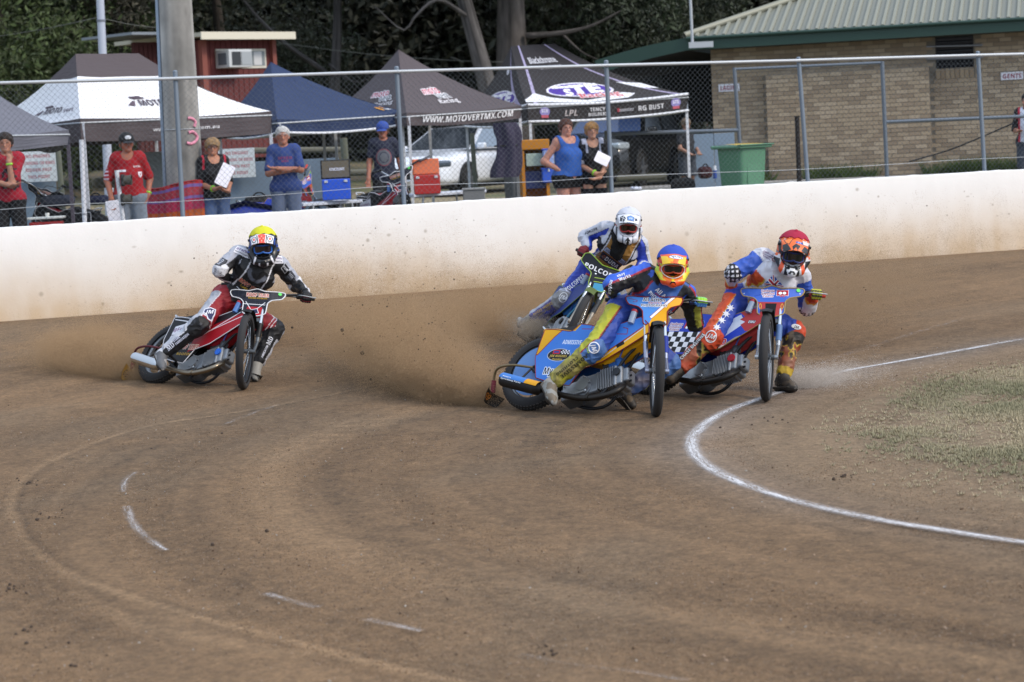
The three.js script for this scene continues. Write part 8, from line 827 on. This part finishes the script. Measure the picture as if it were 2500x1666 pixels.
  const gbin = at(1158, 490, 31.9), gg = thing('grey_crate', 'worn grey plastic crate under the bench table', 'crate', gbin); mesh('body', rb(0.32, 0.16, 0.24, 0.02, 0, 0.08, 0), M(0x7a7c7c, 0.7), gg); mesh('rim', rb(0.35, 0.03, 0.27, 0.01, 0, 0.17, 0), M(0x8a8c8c, 0.7), gg);
  // parked race bikes in the pits
  const park = (src, label, px, d, turn) => { const c = src.t.clone(); c.name = numbered('speedway_bike'); scene.add(c); const p = gp0(px, 400, d); c.position.copy(p); c.quaternion.setFromAxisAngle(YUP, turn); tag(c, label, 'motorcycle'); };
  park(BK.A, 'parked race bike beside the man in the blue cap', 880, 32.6, -0.9); park(BK.C, 'parked race bike between the woman with glasses and the man in blue', 585, 31.6, 0.5); park(BK.A, 'parked race bike behind the white plastic post', 225, 31.0, 2.6);
}
// ---------- flying dirt: roost behind each rear wheel, as loose grains ----------
{
  const r = rng(404), gr = () => { let s = 0; for (let i = 0; i < 4; i++) s += r(); return (s - 2) * 1.0; };
  const tet = new THREE.TetrahedronGeometry(1, 0), rg = rng(88), geos = (n, rad) => { const l = []; for (let i = 0; i < n; i++) { const a = rg() * 6.283, b = Math.acos(2 * rg() - 1), d = rad * Math.cbrt(rg()), s = 0.0013 + 0.0011 * rg() ** 2; l.push(tet.clone().rotateX(rg() * 6).rotateY(rg() * 6).scale(s, s, s).translate(d * sin(b) * cos(a), d * cos(b), d * sin(b) * sin(a))); } return mergeGeometries(l); };
  const geo = geos(46, 0.07);   // a puff of 46 separate grains
  const dustMat = new THREE.MeshStandardMaterial({ color: 0xffffff, roughness: 1, side: THREE.DoubleSide });
  function plume(label, N, place, size, cols) {
    const im = new THREE.InstancedMesh(geo, dustMat, N), m = new THREE.Matrix4(), q = new THREE.Quaternion(), c = new THREE.Color();
    for (let i = 0; i < N; i++) { let p; do { p = place(); } while (p.y < groundH(p.x, p.z) + 0.012 || inD(p.x, p.z) < 0.08); const s = 0.6 + 0.9 * r(); q.setFromEuler(new THREE.Euler(r() * 6, r() * 6, r() * 6)); m.compose(p, q, V(s, s, s)); im.setMatrixAt(i, m); const k = 0.8 + 0.4 * r(); c.setRGB(cols[0] * k, cols[1] * k, cols[2] * k); im.setColorAt(i, c); }
    im.name = numbered('dirt_spray'); im.castShadow = im.receiveShadow = true; scene.add(tag(im, label, 'dirt spray', null, 'stuff')); return im;
  }
  const path = (pts) => { const c = new THREE.CatmullRomCurve3(pts.map((p) => V(p[0], p[1], p[2]))); const W = pts.map((p) => [p[3], p[4]]); return (t) => { const f = t * (pts.length - 1), i = Math.min(pts.length - 2, f | 0), u = f - i; return [c.getPoint(t), mix(W[i][0], W[i + 1][0], u), mix(W[i][1], W[i + 1][1], u)]; }; };
  // each path runs away behind a rear wheel: x, height, z, sideways spread, vertical spread
  const grain = () => 0.0032 + 0.0042 * r() ** 3, col = [0.41, 0.28, 0.16];
  const along = (pt, bias, ns = 110, tight = 0.42) => { const S = Array.from({ length: ns }, () => [gr(), gr(), gr(), 0.35 + 0.65 * r(), r()]); return () => { const s = S[(r() * ns) | 0], wd = r() < 0.3 ? 1.9 : 0.85, t = (s[4] * 0.25 + (1 - s[4] * 0.25) * r() ** bias) * s[3], [p, w, h] = pt(t), k = tight; return V(p.x + (s[0] + gr() * k) * w * wd, p.y + (s[1] + gr() * k) * h * wd, p.z + (s[2] + gr() * k) * w * wd); }; };
  const b1 = path([[-0.12, 0.05, -17.95, 0.05, 0.03], [-0.48, 0.13, -18.5, 0.12, 0.08], [-0.85, 0.23, -19.4, 0.22, 0.14], [-1.15, 0.33, -20.6, 0.3, 0.2], [-1.5, 0.43, -22.2, 0.5, 0.26], [-1.9, 0.48, -24.2, 0.85, 0.3]]);
  plume('brown dirt thrown up in a fan behind the lead bike', 46000, along(b1, 0.72), grain, col);
  const b2 = path([[-0.1, 0.2, -23.2, 0.5, 0.14], [0.0, 0.32, -24.2, 0.9, 0.2], [0.2, 0.42, -25.5, 1.2, 0.28], [0.4, 0.46, -27.3, 1.6, 0.32]]);
  plume('brown dirt cloud drifting between the rear bike and the white wall', 17000, along(b2, 0.8, 110, 0.5), grain, col);
  const a1 = path([[-3.55, 0.05, -21.15, 0.05, 0.03], [-3.95, 0.13, -21.6, 0.14, 0.08], [-4.35, 0.2, -22.3, 0.26, 0.1], [-4.6, 0.27, -23.2, 0.4, 0.14], [-4.6, 0.33, -24.6, 0.6, 0.18]]);
  plume('brown dirt thrown up behind the left bike', 30000, along(a1, 0.75), grain, col);
  const a2 = path([[-3.2, 0.35, -22.6, 0.35, 0.2], [-2.6, 0.55, -24.4, 0.6, 0.3], [-1.6, 0.62, -26.0, 0.9, 0.34]]);
  plume('brown dirt haze spreading behind the left rider', 9000, along(a2, 0.9, 90, 0.6), grain, col);
  const c1 = path([[2.7, 0.28, -20.6, 0.3, 0.18], [3.4, 0.4, -22.6, 0.7, 0.25], [4.4, 0.5, -25, 1.1, 0.3], [5.4, 0.55, -27.5, 1.5, 0.34]]);
  plume('thin brown dirt haze right of the three leading bikes', 13000, along(c1, 0.85, 90, 0.6), grain, [0.36, 0.25, 0.15]);
  const d1 = path([[0.1, 0.28, -22.1, 0.1, 0.06], [0.3, 0.28, -22.2, 0.14, 0.08], [0.05, 0.2, -22.7, 0.2, 0.12]]);
  plume('pale dust kicked up round the boot of the rear rider', 1500, along(d1, 1, 40, 0.6), grain, [0.42, 0.36, 0.29]);
  const s1 = path([[2.36, 0.02, -18.25, 0.1, 0.025], [2.6, 0.05, -18.6, 0.25, 0.05], [2.9, 0.1, -19.3, 0.4, 0.08]]);
  plume('pale chalk dust scraped up behind the boot on the white line', 2200, along(s1, 0.9, 40, 0.6), grain, [0.55, 0.5, 0.45]);
  // single clods and specks in the air
  const cg = new THREE.IcosahedronGeometry(1, 0), N = 900, im = new THREE.InstancedMesh(cg, M(0xffffff, 1), N), m = new THREE.Matrix4(), q = new THREE.Quaternion(), c = new THREE.Color();
  const big = [[835, 806, 20.4, 0.02], [838, 816, 20.6, 0.011], [885, 862, 20.2, 0.024], [880, 846, 20.2, 0.01], [713, 800, 20.8, 0.013], [905, 927, 19.4, 0.014], [840, 858, 20.2, 0.008], [886, 930, 19.6, 0.006], [1160, 790, 20, 0.008], [1110, 830, 19.5, 0.006], [772, 838, 20.3, 0.005]];
  for (let i = 0; i < N; i++) { let p, s; if (i < big.length) { p = at(...big[i].slice(0, 3)); s = big[i][3]; } else { const k = r(); const f = k < 0.55 ? b1 : k < 0.75 ? b2 : k < 0.9 ? a2 : c1, [o, w, h] = f(0.15 + 0.85 * r()); p = V(o.x + gr() * w * 1.8, Math.max(0.1, o.y + 0.15 + gr() * h * 2.6), o.z + gr() * w * 1.2); s = 0.0035 + 0.006 * r() ** 5; if (inD(p.x, p.z) < 0.1) p.z += 0.5; } q.setFromEuler(new THREE.Euler(r() * 6, r() * 6, r() * 6)); m.compose(p, q, V(s, s * (0.6 + 0.4 * r()), s * (0.8 + 0.4 * r()))); im.setMatrixAt(i, m); const d = i < big.length ? 0.6 : 0.5 + 0.6 * r(); c.setRGB(0.11 * d, 0.08 * d, 0.055 * d); im.setColorAt(i, c); }
  im.name = 'flying_clods'; im.castShadow = true; scene.add(tag(im, 'dark clods and specks of dirt flying through the air behind the bikes', 'dirt clods', null, 'stuff'));
}
renderer.render(scene, camera);
